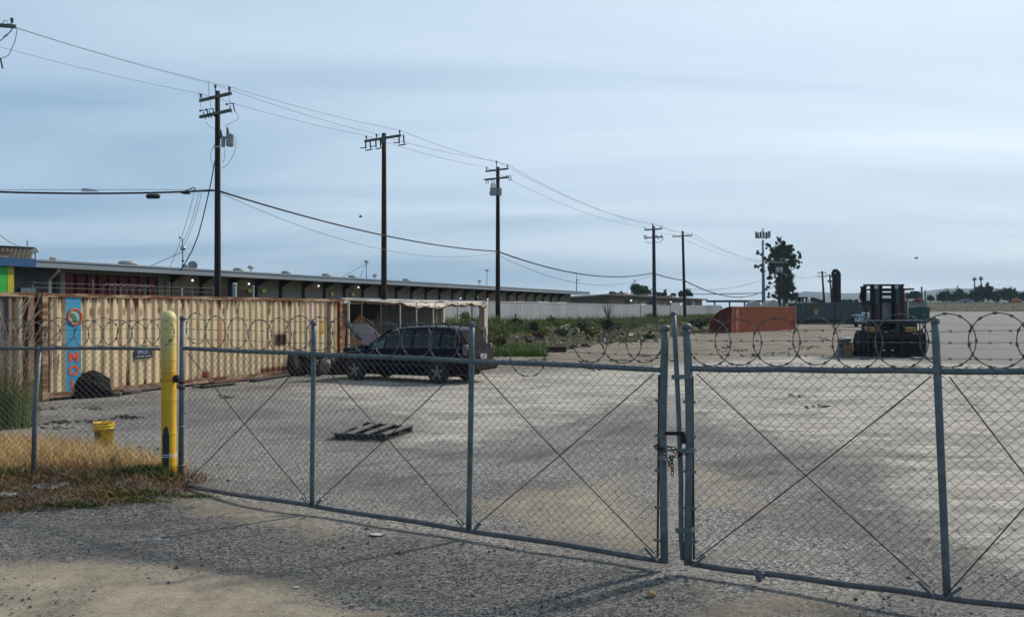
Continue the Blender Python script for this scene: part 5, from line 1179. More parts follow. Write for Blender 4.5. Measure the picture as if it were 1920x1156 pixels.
lampm = M('lit_lamp_glass', (.9, .9, .85), None, 3, .3, emit=(1, .96, .88, 1.0)); lens_y = M('yellow_notice_paint', (.62, .50, .10), (.5, .4, .08), 3, .6)
for x, y in ((356, 525.5), (462, 532), (593, 536), (668, 538.5), (860, 559), (911, 561)):
    a = ws(x); yy_ = WD - .25; q = E0 + D.to_3d() * a; Yq = (E0 + D.to_3d() * a + NB.to_3d() * yy_).y
    z = CH - (y - HZ) * Yq / F; lo_ = MB().lathe([(.02, .1), (.06, .06), (.09, 0), (.07, -.05), (.02, -.08)], (a, yy_, z), (0, 0, 1), 12).build('lamp', lampm, wh, True)
for x, y in ((466, 545), (492, 545), (620, 551), (659, 551.5), (893, 556.5), (957, 557.5)):
    a = ws(x); Yq = (E0 + D.to_3d() * a).y + .7; z = CH - (y - HZ) * Yq / F; MB().bb((a - .24, WD - .2, z - .15), (a + .24, WD - .17, z + .15)).build('notice', lens_y, wh)
# downpipe, board sign
m = MB(); a = ws(91); zt__ = EZ - .5; m.tube([(es(117), .3, EZ - .42), (a, WD - .1, EZ - .95), (a, WD - .1, 0)], .10, 8); m.build('downpipe', white, wh)
bs = thing('signboard', 'pale blue board with dark marks hung on the dark brick wall', 'sign', E0 + D.to_3d() * ws(57) + NB.to_3d() * (WD + .1) + Vector((0, 0, 3.25)), RZ)
MB().bb((-.55, 0, -.55), (.45, .06, .30)).build('board', M('pale_blue_board', (.42, .50, .54), (.34, .42, .46), 3), bs)
m = MB()
for a, b in ((-.45, -.35), (-.3, -.12), (.0, .08), (.14, .2)): m.bb((a, -.008, -.18), (b, -.002, -.02))
m.build('marks', black, bs)
# mansard of the corner building
YMN = 54.6
def ymn(px, py, d=0): p = PD(px, py, YMN + d); return p
mn = thing('mansard_roof_building', 'corner building whose tan metal mansard roof rises above the blue fascia', 'building', Vector((ymn(30, 583).x, YMN, 0)), 0)
tanm = M('tan_metal_sheet', (.46, .36, .25), (.36, .28, .19), 2, .6)
q0_, q1_, q2_, q3_ = ymn(-90, 487), ymn(59, 487.5), ymn(51, 464), ymn(-90, 457); q2_.y += .8; q3_.y += .8; bk_ = Vector((-3.85, 6, 0))
m = MB(); m.add([q0_, q1_, q2_, q3_, q0_ + bk_, q1_ + bk_, q2_ + bk_, q3_ + bk_], [(0, 1, 2, 3), (1, 5, 6, 2), (3, 2, 6, 7), (4, 0, 3, 7)]); m.build('mansard', tanm, mn, False, True)
for i in range(17):
    f_ = (i + .5) / 17; MB().bar(q0_.lerp(q1_, f_) - Vector((0, .03, 0)), q3_.lerp(q2_, f_) - Vector((0, .03, 0)), .07, .07).build('seam', M('brown_seam', (.12, .08, .05), None, 3), mn, False, True)
MB().bar(q3_ + Vector((0, 0, .03)), q2_ + Vector((0, 0, .03)), .14, .1).build('ridge_cap', black, mn, False, True); MB().bar(q0_, q1_ + Vector((.3, 0, -.05)), .12, .1).build('base_trim', black, mn, False, True)
MB().prism([(q0_.x, YMN + .9, 0), (q1_.x - .6, YMN + .9, 0), (q1_.x - 4.2, YMN + 6, 0), (q0_.x - 3.8, YMN + 6, 0)], (0, 0, q0_.z - .1)).build('wall', M('building_wall', (.2, .18, .15), None, 2), mn, False, True)
hb = thing('roof_hatch', 'small pink-brown roof box beside the tan mansard roof', 'roof box', E0 + D.to_3d() * es(75) + NB.to_3d() * 3.5 + Vector((0, 0, EZ)), RZ)
MB().bb((-.6, 0, 0), (.55, 1, .62)).build('box_body', M('pinkish_box', (.32, .22, .19), None, 3), hb); MB().bb((-.72, -.1, .62), (.66, 1.1, .72)).build('box_lid', M('maroon_lid', (.06, .02, .02), None, 3), hb)
# rooftop things
def on_roof(px, off=1.2): return E0 + D.to_3d() * es(px) + NB.to_3d() * off + Vector((0, 0, EZ + .14))
def at_roof(px, py, off=1.2):
    # point above the eave line seen at that photo position
    k_ = (px - 960) / F; b = E0 + NB.to_3d() * off; s_ = (k_ * b.y - b.x) / (D.x - k_ * D.y); q = b + D.to_3d() * s_; return Vector((q.x, q.y, CH - (py - HZ) * q.y / F)), Vector((q.x, q.y, EZ + .1))
ventm = M('galvanised_vent', (.34, .36, .37), (.26, .28, .29), 4, .5); 
proto = None
for px, py, lb in ((240, 494, 'widest pale roof vent, over the red panels'), (447, 504, 'roof vent just right of the first utility pole'), (537, 510, 'third roof vent from the left on the warehouse'), (612, 514, 'roof vent left of the small roof vent near the tall guyed floodlight'), (661, 516.5, 'small roof vent under the guyed floodlight'), (762, 527, 'low roof vent right of the second utility pole')):
    t_, b_ = at_roof(px, py, 2.2)
    if proto is None:
        proto = thing('roof_vent', lb, 'roof vent', b_, RZ, 'roof vents on the warehouse')
        MB().lathe([(.26, -.1), (.26, .22)], n=16).build('neck', ventm, proto, True); MB().lathe([(.40, .22), (.42, .26), (.40, .46), (.30, .50), (.05, .52)], n=16).build('hood', ventm, proto, True); o = proto
        o.scale = (1.5, 1.5, 1.0)
    else: o = copy_tree(proto); o['label'] = lb; o.location = b_; o.scale = (1, 1, 1)
    o.location.z = max(t_.z - .5, EZ + .05); 
def flood(px, py, lb, guy=(), ori=1, nm='floodlight'):
    t_, b_ = at_roof(px, py, 1.0); o_ = thing(nm, lb, 'light', b_, 0); m = MB(); m.tube([b_, t_], .035, 6); m.build('pole', galv, o_, False, True)
    MB().cbox(t_ + Vector((0, 0, .08)), (.42, .22, .26), .04, 0, (0, .3 * ori, 0)).build('lamp_head', M('pale_lamp_head', (.5, .5, .47), None, 4), o_, False, True)
    if guy:
        m = MB()
        for g in guy: m.tube([t_ - Vector((0, 0, .1)), at_roof(g, 0, 1.0)[1]], .018, 4)
        m.build('guy_wire', black, o_, False, True)
flood(470, 503, 'white floodlight on a short roof pole right of the first utility pole'); flood(687, 492, 'tall guyed white floodlight left of the second utility pole', (637, 673)); flood(703, 518, 'dark small floodlight beside the second utility pole', ori=-1)
flood(913, 508, 'slender street lamp standing up left of the third utility pole', nm='lamp_post'); flood(899, 528, 'low roof lamp left of the slender street lamp', nm='roof_lamp')
flood(66, 472, 'twin dark floodlights on the roof edge beside the tan mansard', ori=-1); flood(100, 488, 'small bent pipe lamp on the roof right of the mansard')
# ball antenna mast and dish
t_, b_ = at_roof(343, 465, .6)
an = thing('antenna_mast', 'roof mast carrying a shiny ball and small wind vane, left of the first pole', 'antenna', b_, 0)
tp = PD(342, 448, t_.y); MB().tube([b_, tp], .04, 8).build('pole', galv, an, False, True); MB().blob(t_, (.20, .20, .20), jit=0, n=16, m=10).build('ball', M('polished_metal', (.5, .5, .5), None, 3, .15, .9), an, True, True)
MB().bar(PD(336.5, 446, t_.y), PD(343.5, 447, t_.y), .03, .03).build('vane_arm', black, an, False, True); MB().blob(PD(336.8, 445, t_.y), (.06, .03, .1)).build('vane', galv, an, False, True)
MB().lathe([(.07, -.06), (.10, 0), (.07, .06)], b_ + Vector((0, 0, .6)), n=10).build('insulator', insul, an, False, True)
m = MB(); m.tube([PD(342, 472, t_.y), at_roof(278, 0, .4)[1]], .022, 5); m.build('guy_wire', black, an, False, True)
t_, b_ = at_roof(361, 498, .5)
ds = thing('satellite_dish', 'grey satellite dish on the eave right of the ball antenna', 'dish', b_, 0)
MB().lathe([(.01, 0), (.2, .03), (.32, .09), (.33, .10), (.2, .05), (.01, .02)], t_, (.45, -.85, .25), 20).build('reflector', M('grey_dish', (.24, .25, .26), None, 4), ds, True, True); MB().tube([b_, t_ + Vector((0, .05, 0))], .03, 6).build('mount', galv, ds, False, True); MB().tube([t_, t_ + Vector((.15, -.3, -.05))], .012, 5).build('feed_arm', galv, ds, False, True)
t_, b_ = at_roof(348, 504, .8); o = MB().cbox((0, 0, 0), (.45, .4, .3), .04).build('roof_cooler', ventm); o.location = t_; o.location.z = EZ + .3; tag(o, 'small grey box unit on the roof at the foot of the ball antenna', 'roof unit')
t_, b_ = at_roof(1081, 510, 2); an2 = thing('radio_aerial', 'thin radio aerial near the far end of the warehouse roof', 'aerial', b_, 0); MB().tube([b_, PD(1081.5, 522, t_.y)], .08, 6).build('lower_tube', galv, an2, False, True); MB().tube([PD(1081, 522, t_.y), t_], .03, 5).build('whip', galv, an2, False, True); MB().bar(PD(1081, 524, t_.y), PD(1085, 524.5, t_.y), .06, .06).build('side_arm', galv, an2, False, True)
t_, b_ = at_roof(51, 450, 2.5); an3 = thing('roof_aerial', 'thin mast rising from the right end of the mansard roof', 'aerial', b_, 0); MB().tube([b_, t_], .03, 6).build('pole', galv, an3, False, True); MB().bar(PD(51, 467.5, t_.y), PD(62, 467.5, t_.y), .04, .04).build('side_arm', galv, an3, False, True)
# bollard tops and wires on container line beyond
for px, py, w_, lb in ((440, 533, 8, 'thick pale pipe top just above the cream container'), (475, 538, 4, 'thin grey pipe top right of the thick pale pipe'), (341, 543, 3, 'small pipe stub over the container near the ball antenna')):
    p = PD(px, py, 34); o_ = thing('vent_pipe', lb, 'pipe', (p.x, p.y, gz(p.x, p.y)), 0); r_ = w_ / 2 * 34 / F
    MB().lathe([(r_, 0), (r_, p.z - gz(p.x, p.y))], n=14).build('pipe_body', M('grey_blue_pipe', (.16, .22, .25), None, 4), o_, True); MB().lathe([(r_ * 1.15, -.04), (r_ * 1.15, .02), (r_ * .6, .06)], (0, 0, p.z - gz(p.x, p.y)), n=14).build('pipe_cap', M('pale_cap', (.4, .42, .4), None, 4), o_, True)
m = MB(); q0, q1 = A0 + D.to_3d() * s_at(335) + NB.to_3d() * 6, A0 + D.to_3d() * s_at(640) + NB.to_3d() * 6
nn = 30
for i in range(11, 19):
    c_ = q0.lerp(q1, i / nn); c_.z = 2.85; m.tube([c_ + D.to_3d() * .25 * math.cos(a) + Vector((0, 0, .25 * math.sin(a))) for a in np.linspace(0, 6.28, 13)[:-1]], .008, 4, closed=True)
m.tube([q0 + Vector((0, 0, 3.05)), q1 + Vector((0, 0, 3.05))], .012, 4); m.tube([q0 + Vector((0, 0, 2.9)), q1 + Vector((0, 0, 2.9))], .012, 4)
bf = thing('chain_link_fence', 'far chain link fence with razor rings between the containers and the warehouse', 'fence', (q0.x, q0.y, gz(q0.x, q0.y)), 0); m.build('razor_strands', razorm, bf, False, True)
for i in range(8):
    c_ = q0.lerp(q1, i / 7); MB().tube([Vector((c_.x, c_.y, gz(c_.x, c_.y))), Vector((c_.x, c_.y, 2.98 + .12 * (i % 3)))], .02, 8).build('post', galv, bf, False, True)

# second low warehouse
w2 = thing('warehouse', 'low brown warehouse with shallow gabled roof behind the pale fence', 'warehouse', Vector((21, 190, gz(21, 190))), RZ)
zr, zl = PD(1145, 550, 190).z, PD(1072, 560, 195).z; g2 = gz(21, 190); LW = 94; tw = 8.5
wallb = M('brown_wall', (.15, .115, .075), (.11, .085, .06), .5, .9); roof2 = M('pale_roof_felt', (.28, .26, .24), (.2, .19, .18), .3, .8)
m = MB(); hR, hL = zr - g2, zl - g2 - .2
m.prism([(1.2, .6, 0), (1.2, 22, 0), (1.2, 22, hL - .3), (1.2, .6, hR - .4)], (LW - 4, 0, 0)); m.build('wall', wallb, w2)
m = MB(); m.prism([(0, -.6, hR - .35), (0, -.6, hR), (0, 23, hL), (0, 23, hL - .35)], (LW, 0, 0)); m.build('roof', roof2, w2)
MB().bb((0, -.66, hR - .42), (LW, -.603, hR - .02)).build('fascia', M('brown_fascia', (.06, .04, .03), None, 2), w2)
MB().bb((-.05, -.6, hR - .75), (-.003, 3, hR - .36)).build('gable_trim', M('brown_trim', (.07, .045, .03), None, 2), w2)
for i in range(12):
    x = 12 + i * 6.6; MB().bb((x, .50, .4), (x + 3.2, .597, hR - 1.2)).build('door', M('pale_door', (.20, .19, .17), None, 2) if i % 3 else pil, w2)
for i in range(2): MB().bb((66 + i * 11, .45, .2), (70 + i * 11, .597, hR - .7)).build('light_bay', M('pale_bay', (.42, .38, .32), None, 2), w2)
for x in (14, 34, 58): MB().bb((x, 1.5, hR - .1), (x + 3.4, 3.5, hR + .5)).build('roof_unit', roof2, w2)
for x in (16, 52): MB().lathe([(.02, .2), (.2, .1), (.22, -.1), (.02, -.2)], (x, .35, hR - 1.3), n=10).build('lamp', lampm, w2)
# gas station like canopy
cn = thing('canopy', 'thin dark flat canopy on slim posts behind the orange container', 'canopy', Vector((PD(1375, 583, 215).x, 215, gz(60, 215))), 0)
a, b = PD(1329, 566, 215), PD(1425, 563, 215); MB().cbox(((a.x + b.x) / 2, 215, (a.z + b.z) / 2), (b.x - a.x, 6, .45), .05).build('slab', M('dark_teal_slab', (.03, .05, .06), None, 2), cn, False, True)
for x in (1340, 1368, 1396, 1420): p = PD(x, 566, 213); MB().bb((p.x - .15, 212.9, gz(p.x, 213)), (p.x + .15, 213.2, p.z)).build('post', black, cn, False, True)

# ---------------------------------------------------------------- utility poles
AD = Vector((.8, -.6, 0))
def upole(label, px, Y, topy, r, mat, base=None, lean=0.0):
    X = (px - 960) / F * Y; g_ = gz(X, Y); zt_ = CH - (topy - HZ) * Y / F
    o_ = thing('utility_pole', label, 'utility pole', (X, Y, g_), 0)
    MB().tube([(lean * (1 - k_), 0, (zt_ - g_) * k_) for k_ in np.linspace(0, 1, 8)], [r * (1.15 - .35 * k_) for k_ in np.linspace(0, 1, 8)], 14).build('shaft', mat, o_, True)
    return o_, Vector((X, Y, 0)), zt_
def arm(o_, c, z, L, ins=(), w=.11, h=.12, mt=None, dirn=None, brace=True, offs=(0, 0)):
    d_ = dirn or AD; c = Vector((c.x, c.y, z)) + Vector((-.12 * .6, -.12 * .8, 0)); a, b = c - d_ * L / 2 + d_ * offs[0], c + d_ * L / 2 + d_ * offs[0]
    ar = MB().bar(a, b, w, h).build('crossarm', mt or armmat, o_, False, True)
    out = []
    for t_ in ins:
        p = a.lerp(b, t_) + Vector((0, 0, h / 2)); MB().lathe([(.018, 0), (.018, .07), (.055, .08), (.03, .11), (.06, .13), (.035, .16), (.065, .185), (.05, .235), (.02, .25)], p, (0, 0, 1), 10).build('insulator', insul, ar, True, True); out.append(p + Vector((0, 0, .25)))
    return a, b, out, ar
def cutout(par, p, s=1.0):
    m = MB(); m.tube([p + Vector((-.09, 0, .02)), p + Vector((.02, 0, -.30)) * s], .025, 6); m.tube([p + Vector((0.07, 0, .14)), p + Vector((.15, 0, -.24)) * s], .03, 6); m.tube([p + Vector((-.2, 0, .08)), p + Vector((.08, 0, .12))], .018, 5); m.blob(p + Vector((-.22, 0, .08)), (.06, .05, .05)); m.build('fuse_cutout', insul, par, False, True)
p1, c1, z1 = upole('first big utility pole, with two grey transformer cans, behind the cream container', 408, 40, 171, .135, woodpole)
a, b, i1, ar1 = arm(p1, c1, PD(408, 183, 40).z, 2.3, (.03, .95)); pin = Vector((c1.x, c1.y, z1))
MB().lathe([(.02, 0), (.02, .14), (.06, .15), (.035, .19), (.065, .22), (.05, .28), (.02, .3)], pin + Vector((-.1, 0, 0)), n=10).build('insulator', insul, p1, True, True); i1.append(pin + Vector((-.1, 0, .3)))
_, _, _, ar1b = arm(p1, c1, PD(408, 214, 40).z, 2.3)
for x, y in ((385, 211), (396, 209), (434, 199)): cutout(ar1b, PD(x, y, 40))
for x, y, w_, h_ in ((431, 263, 14, 21), (418.5, 266, 7.5, 17)):
    c_ = PD(x, y, 39.7); r_, hh_ = w_ / 2 * 40 / F, h_ * 40 / F
    tr1 = MB().lathe([(r_ * .8, -hh_ / 2 - .02), (r_, -hh_ / 2 + .03), (r_, hh_ / 2 - .04), (r_ * 1.06, hh_ / 2 - .03), (r_ * 1.06, hh_ / 2), (r_ * .5, hh_ / 2 + .05)], c_, n=18).build('transformer', canm, p1, True, True)
    MB().lathe([(.05, 0), (.07, .08), (.045, .11), (.065, .16), (.04, .2), (.05, .26), (.02, .34)], c_ + Vector((-.08, 0, hh_ / 2)), (-.1, 0, 1), 10).build('bushing', insul, tr1, True, True)
MB().bar(PD(412, 258, 40), PD(426, 258, 39.7), .1, .08).build('mounting_bracket', armmat, p1, False, True)
MB().lathe([(.15, -.04), (.15, .04)], Vector((c1.x, c1.y, PD(408, 276, 40).z)), n=12).build('band', canm, p1, False, True)
m = MB()
for pts in ([(404, 267), (395, 290), (399, 312), (407, 313)], [(442, 257), (441, 280), (428, 307), (414, 316)], [(422, 278), (420, 300), (416, 304)], [(441, 208), (447, 222), (432, 231), (420, 237)], [(386, 228), (394, 238), (403, 241)], [(372, 172), (376, 197), (383, 210)], [(391, 152), (392, 178), (396, 205)], [(428, 158), (429, 180), (433, 196)]):
    P_ = [PD(x, y, 39.8) for x, y in pts]; q = []
    for k_ in range(len(P_) - 1):
        p0_, p1_, p2_, p3_ = P_[max(k_ - 1, 0)], P_[k_], P_[k_ + 1], P_[min(k_ + 2, len(P_) - 1)]
        for t_ in (0, .25, .5, .75): q.append(.5 * ((2 * p1_) + (p2_ - p0_) * t_ + (2 * p0_ - 5 * p1_ + 4 * p2_ - p3_) * t_ ** 2 + (3 * p1_ - p0_ - 3 * p2_ + p3_) * t_ ** 3))
    q.append(P_[-1]); m.tube(q, .011, 4)
m.build('jumper_wires', powerm, p1, False, True)
p2, c2, z2 = upole('second big utility pole, reddish with one wide switch arm at its top', 720, 52.5, 250, .16, woodred)
a, b, i2, ar2 = arm(p2, c2, PD(720, 260, 52.5).z, 2.95, (.04, .33, .97), .12, .13)
for t_ in (.04, .33, .97):
    q = a.lerp(b, t_); m = MB()
    for dx_ in (-.05, .22): m.tube([q + Vector((dx_, 0, .05)), q + Vector((dx_ + .03, 0, -.45))], .045, 7)
    m.bar(q + Vector((-.35, -.1, -.44)), q + Vector((.0, 0, -.40)), .05, .05); m.bar(q + Vector((-.05, -.1, -.58)), q + Vector((.38, 0, -.50)), .06, .06); m.build('switch', insul, ar2, False, True)
m = MB(); c_ = Vector((c2.x, c2.y, PD(720, 264, 52.5).z)); m.cbox(c_ + Vector((0, -.17, 0)), (.3, .12, .42), .03); m.build('switch_mount', armmat, p2, False, True)
p3, c3, z3 = upole('third big utility pole, beside the pale end post of the stripped container', 933.5, 66.7, 313, .165, woodpole)
a, b, i3, ar3 = arm(p3, c3, PD(933, 319, 66.7).z, 2.1, (.03, .97)); MB().lathe([(.03, 0), (.03, .3), (.07, .32), (.07, .42), (.02, .45)], Vector((c3.x - .1, c3.y, z3)), n=8).build('insulator', insul, p3, True, True); i3.append(Vector((c3.x - .1, c3.y, z3 + .45)))
_, _, _, a3b = arm(p3, c3, PD(933, 335, 66.7).z, 2.2)
for x, y in ((912, 338), (923, 337), (955, 332)): cutout(a3b, PD(x, y, 66.6))
m = MB()
for x, w_ in ((922, 7), (928, 8), (937, 8)): m.lathe([(w_ / 2 * .04, -.3), (w_ / 2 * .04, .25), (.05, .3)], PD(x, 359, 66.5), n=14)
m.bar(PD(917, 362, 66.4), PD(940, 362, 66.4), .1, .1); tro = m.build('transformer', canm, p3, False, True)
for x in (921, 924.5, 928, 931.5): MB().lathe([(.04, 0), (.05, .2), (.03, .35)], PD(x, 352, 66.5), n=6).build('bushing', insul, tro, False, True)
p4, c4, z4 = upole('fourth utility pole, bluish grey with two crossarms, behind the bank', 1225.5, 106, 424, .22, M('blue_grey_pole', (.035, .04, .06), (.02, .024, .035), 3, .8), lean=.12)
a, b, i4, _ = arm(p4, c4, PD(1225, 430, 106).z, 2.3, (.03, .97), .16, .16); MB().lathe([(.05, 0), (.09, .2), (.03, .36)], Vector((c4.x - .1, c4.y, z4)), n=8).build('insulator', insul, p4, True, True); i4.append(Vector((c4.x - .1, c4.y, z4 + .36)))
_, _, _, a4b = arm(p4, c4, PD(1225, 445, 106).z, 2.4, (.03, .12, .68, .97), .14, .14)
for x in (1210, 1233, 1241): cutout(a4b, PD(x, 444, 106), 1.3)
m = MB(); m.tube([PD(1209, 452, 105.8), PD(1215, 455, 105.8), PD(1226, 455, 105.8), PD(1238, 454, 105.8), PD(1243, 449, 105.8)], .03, 5); m.build('jumper_wires', powerm, p4, False, True)
p5, c5, z5 = upole('fifth utility pole, thin and leaning slightly, left of the orange container', 1280, 120, 433, .19, woodpole, lean=.3)
a, b, i5, a5 = arm(p5, c5, PD(1280, 442.5, 120).z, 2.9, (.05, .55, .8, .97), .14, .14)
i5 = [i5[0], i5[3], Vector((c5.x - .2, c5.y, PD(1274, 435, 120).z))]
p6, c6, z6 = upole('utility pole standing in front of the tall ragged tree', 1461.5, 185, 488, .3, woodpole)
_, _, _, a6 = arm(p6, c6, PD(1461, 492, 185).z, 2.4, (.05, .5, .95), .2, .2, M('pale_crossarm', (.25, .25, .24), None, 4), Vector((1, 0, 0))); _, _, _, a6b = arm(p6, c6, PD(1461, 498, 185).z, 2.0, (), .2, .2, None, Vector((1, 0, 0)))
for x in (1457.5, 1464): MB().lathe([(.35, -.5), (.35, .4), (.2, .55)], PD(x, 506, 184.6), n=14).build('transformer', M('pale_can', (.42, .44, .44), None, 4), p6, True, True)
p7, c7, z7 = upole('left one of two distant utility poles behind the teal container', 1541.5, 260, 508, .3, woodpole, lean=.6)
arm(p7, c7, PD(1541, 511, 260).z, 2.6, (), .22, .22, None, Vector((1, 0, 0))); arm(p7, c7, PD(1541, 518, 260).z, 2.8, (), .22, .22, None, Vector((1, 0, 0)))
p8, c8, z8 = upole('right one of two distant utility poles, with a small transformer, by the black mast', 1555.5, 280, 514, .3, woodpole, lean=.8)
arm(p8, c8, PD(1555, 516, 280).z, 2.8, (), .22, .22, None, Vector((1, 0, 0))); MB().bar(PD(1552, 527, 279.5), PD(1559, 527, 279.5), .6, .6).build('transformer', insul, p8, False, True)
p0, c0, z0 = upole('utility pole whose crossarm tip pokes in at the top left corner', -48, 32, 30, .15, woodpole)
a, b, i0, ar0 = arm(p0, c0, PD(-30, 45, 32).z, 2.7, (.7, .95), .11, .12, None, Vector((.96, .28, 0)), offs=(.1, 0)); cutout(p0, PD(-3, 116, 32))
m = MB(); m.tube([PD(5, 70, 32), PD(20, 60, 32), PD(26, 50, 32), PD(32, 56, 32), PD(28, 78, 32), PD(16, 104, 32), PD(-4, 112, 32)], .014, 5); m.tube([PD(23, 54, 32), PD(14, 66, 32), PD(-4, 80, 32)], .016, 5); m.tube([PD(4, 46, 32), PD(8, 38, 32), PD(13, 38, 32), PD(14, 46, 32), PD(20, 44, 32)], .014, 5); m.build('jumper_wires', powerm, p0, False, True)

def wire(label, p, q, sag, r, mat, n=28, group='overhead wires', nm='power_line', cat='cable'):
    m = MB(); pts = [Vector(p).lerp(Vector(q), i / n) - Vector((0, 0, 4 * sag * (i / n) * (1 - i / n))) for i in range(n + 1)]; m.tube(pts, r, 5)
    return tag(m.build(nm, mat, None, True), label, cat, group)
g0 = [PD(-30, 80, 32), PD(24, 50, 32), PD(10, 46, 32)]
names = ('upper left', 'upper right', 'centre')
spans_ = [(g0, i1, 'from the top left corner to the first big pole', .10), (i1, i2, 'between the first and second big poles', .13), (i2, i3, 'between the second and third big poles', .18), (i3, i4, 'between the third big pole and the fourth pole', .8), (i4, i5, 'between the fourth and fifth poles', .25)]
def order(i): return i
tips = [g0, [i1[0], i1[1], i1[2]], [i2[0], i2[2], i2[1]], [i3[0], i3[1], i3[2]], [i4[0], i4[1], i4[2]], [i5[0], i5[1], i5[2]]]
for k_ in range(5):
    for j in range(3):
        wire(('outermost low power wire ', 'yardside power wire ', 'middle power wire ')[j] + spans_[k_][2], tips[k_][j], tips[k_ + 1][j], spans_[k_][3], .0075 + .002 * k_, powerm)
far_t = [PD(1461, 491, 185) + Vector((d_, 0, 0)) for d_ in (-1, 0, 1)]
for j in range(3): wire(('outermost low power wire ', 'yardside power wire ', 'middle power wire ')[j] + 'dropping right from the fifth pole', tips[5][j], far_t[j], 1.2, .02, powerm)
tA, tB_, tC, tD, tE = PD(402, 358, 40), PD(414, 359, 39.8), PD(933, 471, 66.5), PD(1224, 511.5, 105.8), PD(1282, 525, 119.8)
wire('thick black telephone cable from the left edge to the first big pole', PD(-60, 357.5, 36), PD(402, 357, 40), .12, .042, cablem); wire('thin steel wire running just above the thick left telephone cable', PD(-60, 356, 36), PD(402, 355.5, 40), .0, .010, powerm)
wire('thick black telephone cable from the first to the third big pole, passing the second', tB_, tC, .5, .042, cablem, 40)
wire('thin grey cable sagging under the thick telephone cable', PD(414, 362, 39.8), PD(933, 474, 66.5), 1.25, .012, powerm, 40)
wire('thick black telephone cable from the third big pole to the fourth pole', tC, tD, 1.05, .055, cablem, 40); wire('black telephone cable from the fourth pole to the fifth pole', tD, tE, .12, .065, cablem)
wire('black telephone cable sagging from the fifth pole towards the tall grey tower', tE, PD(1426, 548, 205), 1.6, .08, cablem, 40); wire('thin cable sagging low between third and fourth poles', PD(934, 478, 66.5), PD(1224, 515, 105.8), 1.7, .02, powerm)
wire('straight dark cable left of the tower, above the canopy', PD(1296, 551, 190), PD(1428, 549, 205), .1, .09, cablem); wire('thin wire rising to the tower from the left', PD(1290, 541, 190), PD(1426, 526, 205), .9, .04, powerm); wire('thin wire between tower and tree pole', PD(1428, 548, 205), PD(1461, 530, 185), .2, .05, powerm)
wire('thin wire from the tree pole to the distant poles', PD(1465, 512, 185), PD(1541, 514, 260), 1.0, .04, powerm)
m = MB(); m.tube([PD(x, y, 39.7) for x, y in ((403, 300), (400, 318), (395, 345), (389, 372), (380, 410), (372, 440), (360, 470), (350, 488), (343, 500), (338, 508))], .026, 6)
tag(m.build('service_cable', cablem, None, True), 'dark twisted service cable dropping from the first big pole to the roof', 'cable', 'overhead wires')
for xa, xb, yb, lb in ((364, 318, 500, 'leftmost thin drop wire'), (373, 341, 455, 'middle thin drop wire'), (378, 345, 458, 'rightmost thin drop wire')):
    wire(lb + ' falling from the splice to the roof', PD(xa, 362, 39.6), PD(xb, yb, 44), .3, .010, powerm)
wire('paired thin wire running up off the mansard roof', PD(36, 461, 52), PD(-40, 400, 30), .2, .014, cablem)
# splice gear on the cable
sp_ = thing('splice_case', 'black cylindrical splice case hanging under the thick left cable', 'splice case', PD(287, 368, 38.8), 0)
MB().tube([PD(274, 368.5, 38.8), PD(277, 368, 38.8), PD(297, 368, 38.9), PD(300, 367.5, 38.9)], [.05, .11, .11, .05], 10).build('case', cablem, sp_, True, True)
for x in (284, 295): MB().bar(PD(x, 361, 38.8), PD(x, 366, 38.8), .03, .03).build('hanger', galv, sp_, False, True)
for pts, lb in ((((348, 358), (364, 351), (367, 353), (364, 357), (352, 361), (342, 359)), 'flattened loop of spare black cable beside the first big pole'), (((152, 357), (156, 354), (170, 355), (186, 359), (170, 358), (156, 358)), 'flattened loop of spare black cable near the left edge')):
    m = MB(); m.tube([PD(x, y, 39) for x, y in pts], .022, 6, closed=True); tag(m.build('cable_loop', cablem, None, True), lb, 'cable loop')
m = MB(); m.tube([PD(338, 361, 39.2), PD(345, 361, 39.2), PD(357, 363, 39.3)], [.02, .07, .03], 8); tag(m.build('cable_clamp', cablem, None, True), 'small black clamp case below the cable left of the first big pole', 'clamp')

# cell tower
tw_ = thing('cell_tower', 'tall slim grey cell tower with panel antennas on top, left of the ragged tree', 'tower', Vector((PD(1431, 583, 205).x, 205, gz(58, 205))), 0)
tgm = M('tower_grey', (.24, .27, .31), (.19, .22, .26), 2, .6)
gy = HZ - (gz(58, 205) - CH) * F / 205
MB().tube([PD(1432, gy, 205), PD(1431.5, 540, 205), PD(1431, 500, 205), PD(1430.4, 450, 205)], [.42, .38, .32, .24], 12).build('mast', tgm, tw_, True, True)
MB().lathe([(.55, -.15), (.55, .15)], PD(1431.5, 508, 205), n=14).build('collar', tgm, tw_, False, True)
c_ = PD(1430.3, 444, 205); m = MB()
for a in np.linspace(0, 6.283, 4)[:-1]: m.tube([c_ + Vector((1.6 * math.cos(a + t_), 1.6 * math.sin(a + t_), -.15)) for t_ in np.linspace(0, 2.094, 8)], .07, 5); m.tube([c_, c_ + Vector((1.6 * math.cos(a), 1.6 * math.sin(a), -.15))], .08, 5)
m.build('platform', tgm, tw_, False, True)
pnl = M('antenna_panel', (.20, .23, .25), (.10, .12, .14), 1, .6)
for k_ in range(15):
    a = k_ * 2 * math.pi / 15; c2_ = c_ + Vector((1.62 * math.cos(a), 1.62 * math.sin(a), .45 + .1 * math.sin(k_ * 2))); MB().cbox(c2_, (.16, .30, 1.35 + .2 * math.sin(k_)), .03, 0, (0, 0, a)).build('antenna_panel', pnl if k_ % 2 else darksteel, tw_, False, True)
MB().tube([c_, c_ + Vector((0, 0, 1.9))], .12, 6).build('lightning_rod', darksteel, tw_, False, True)

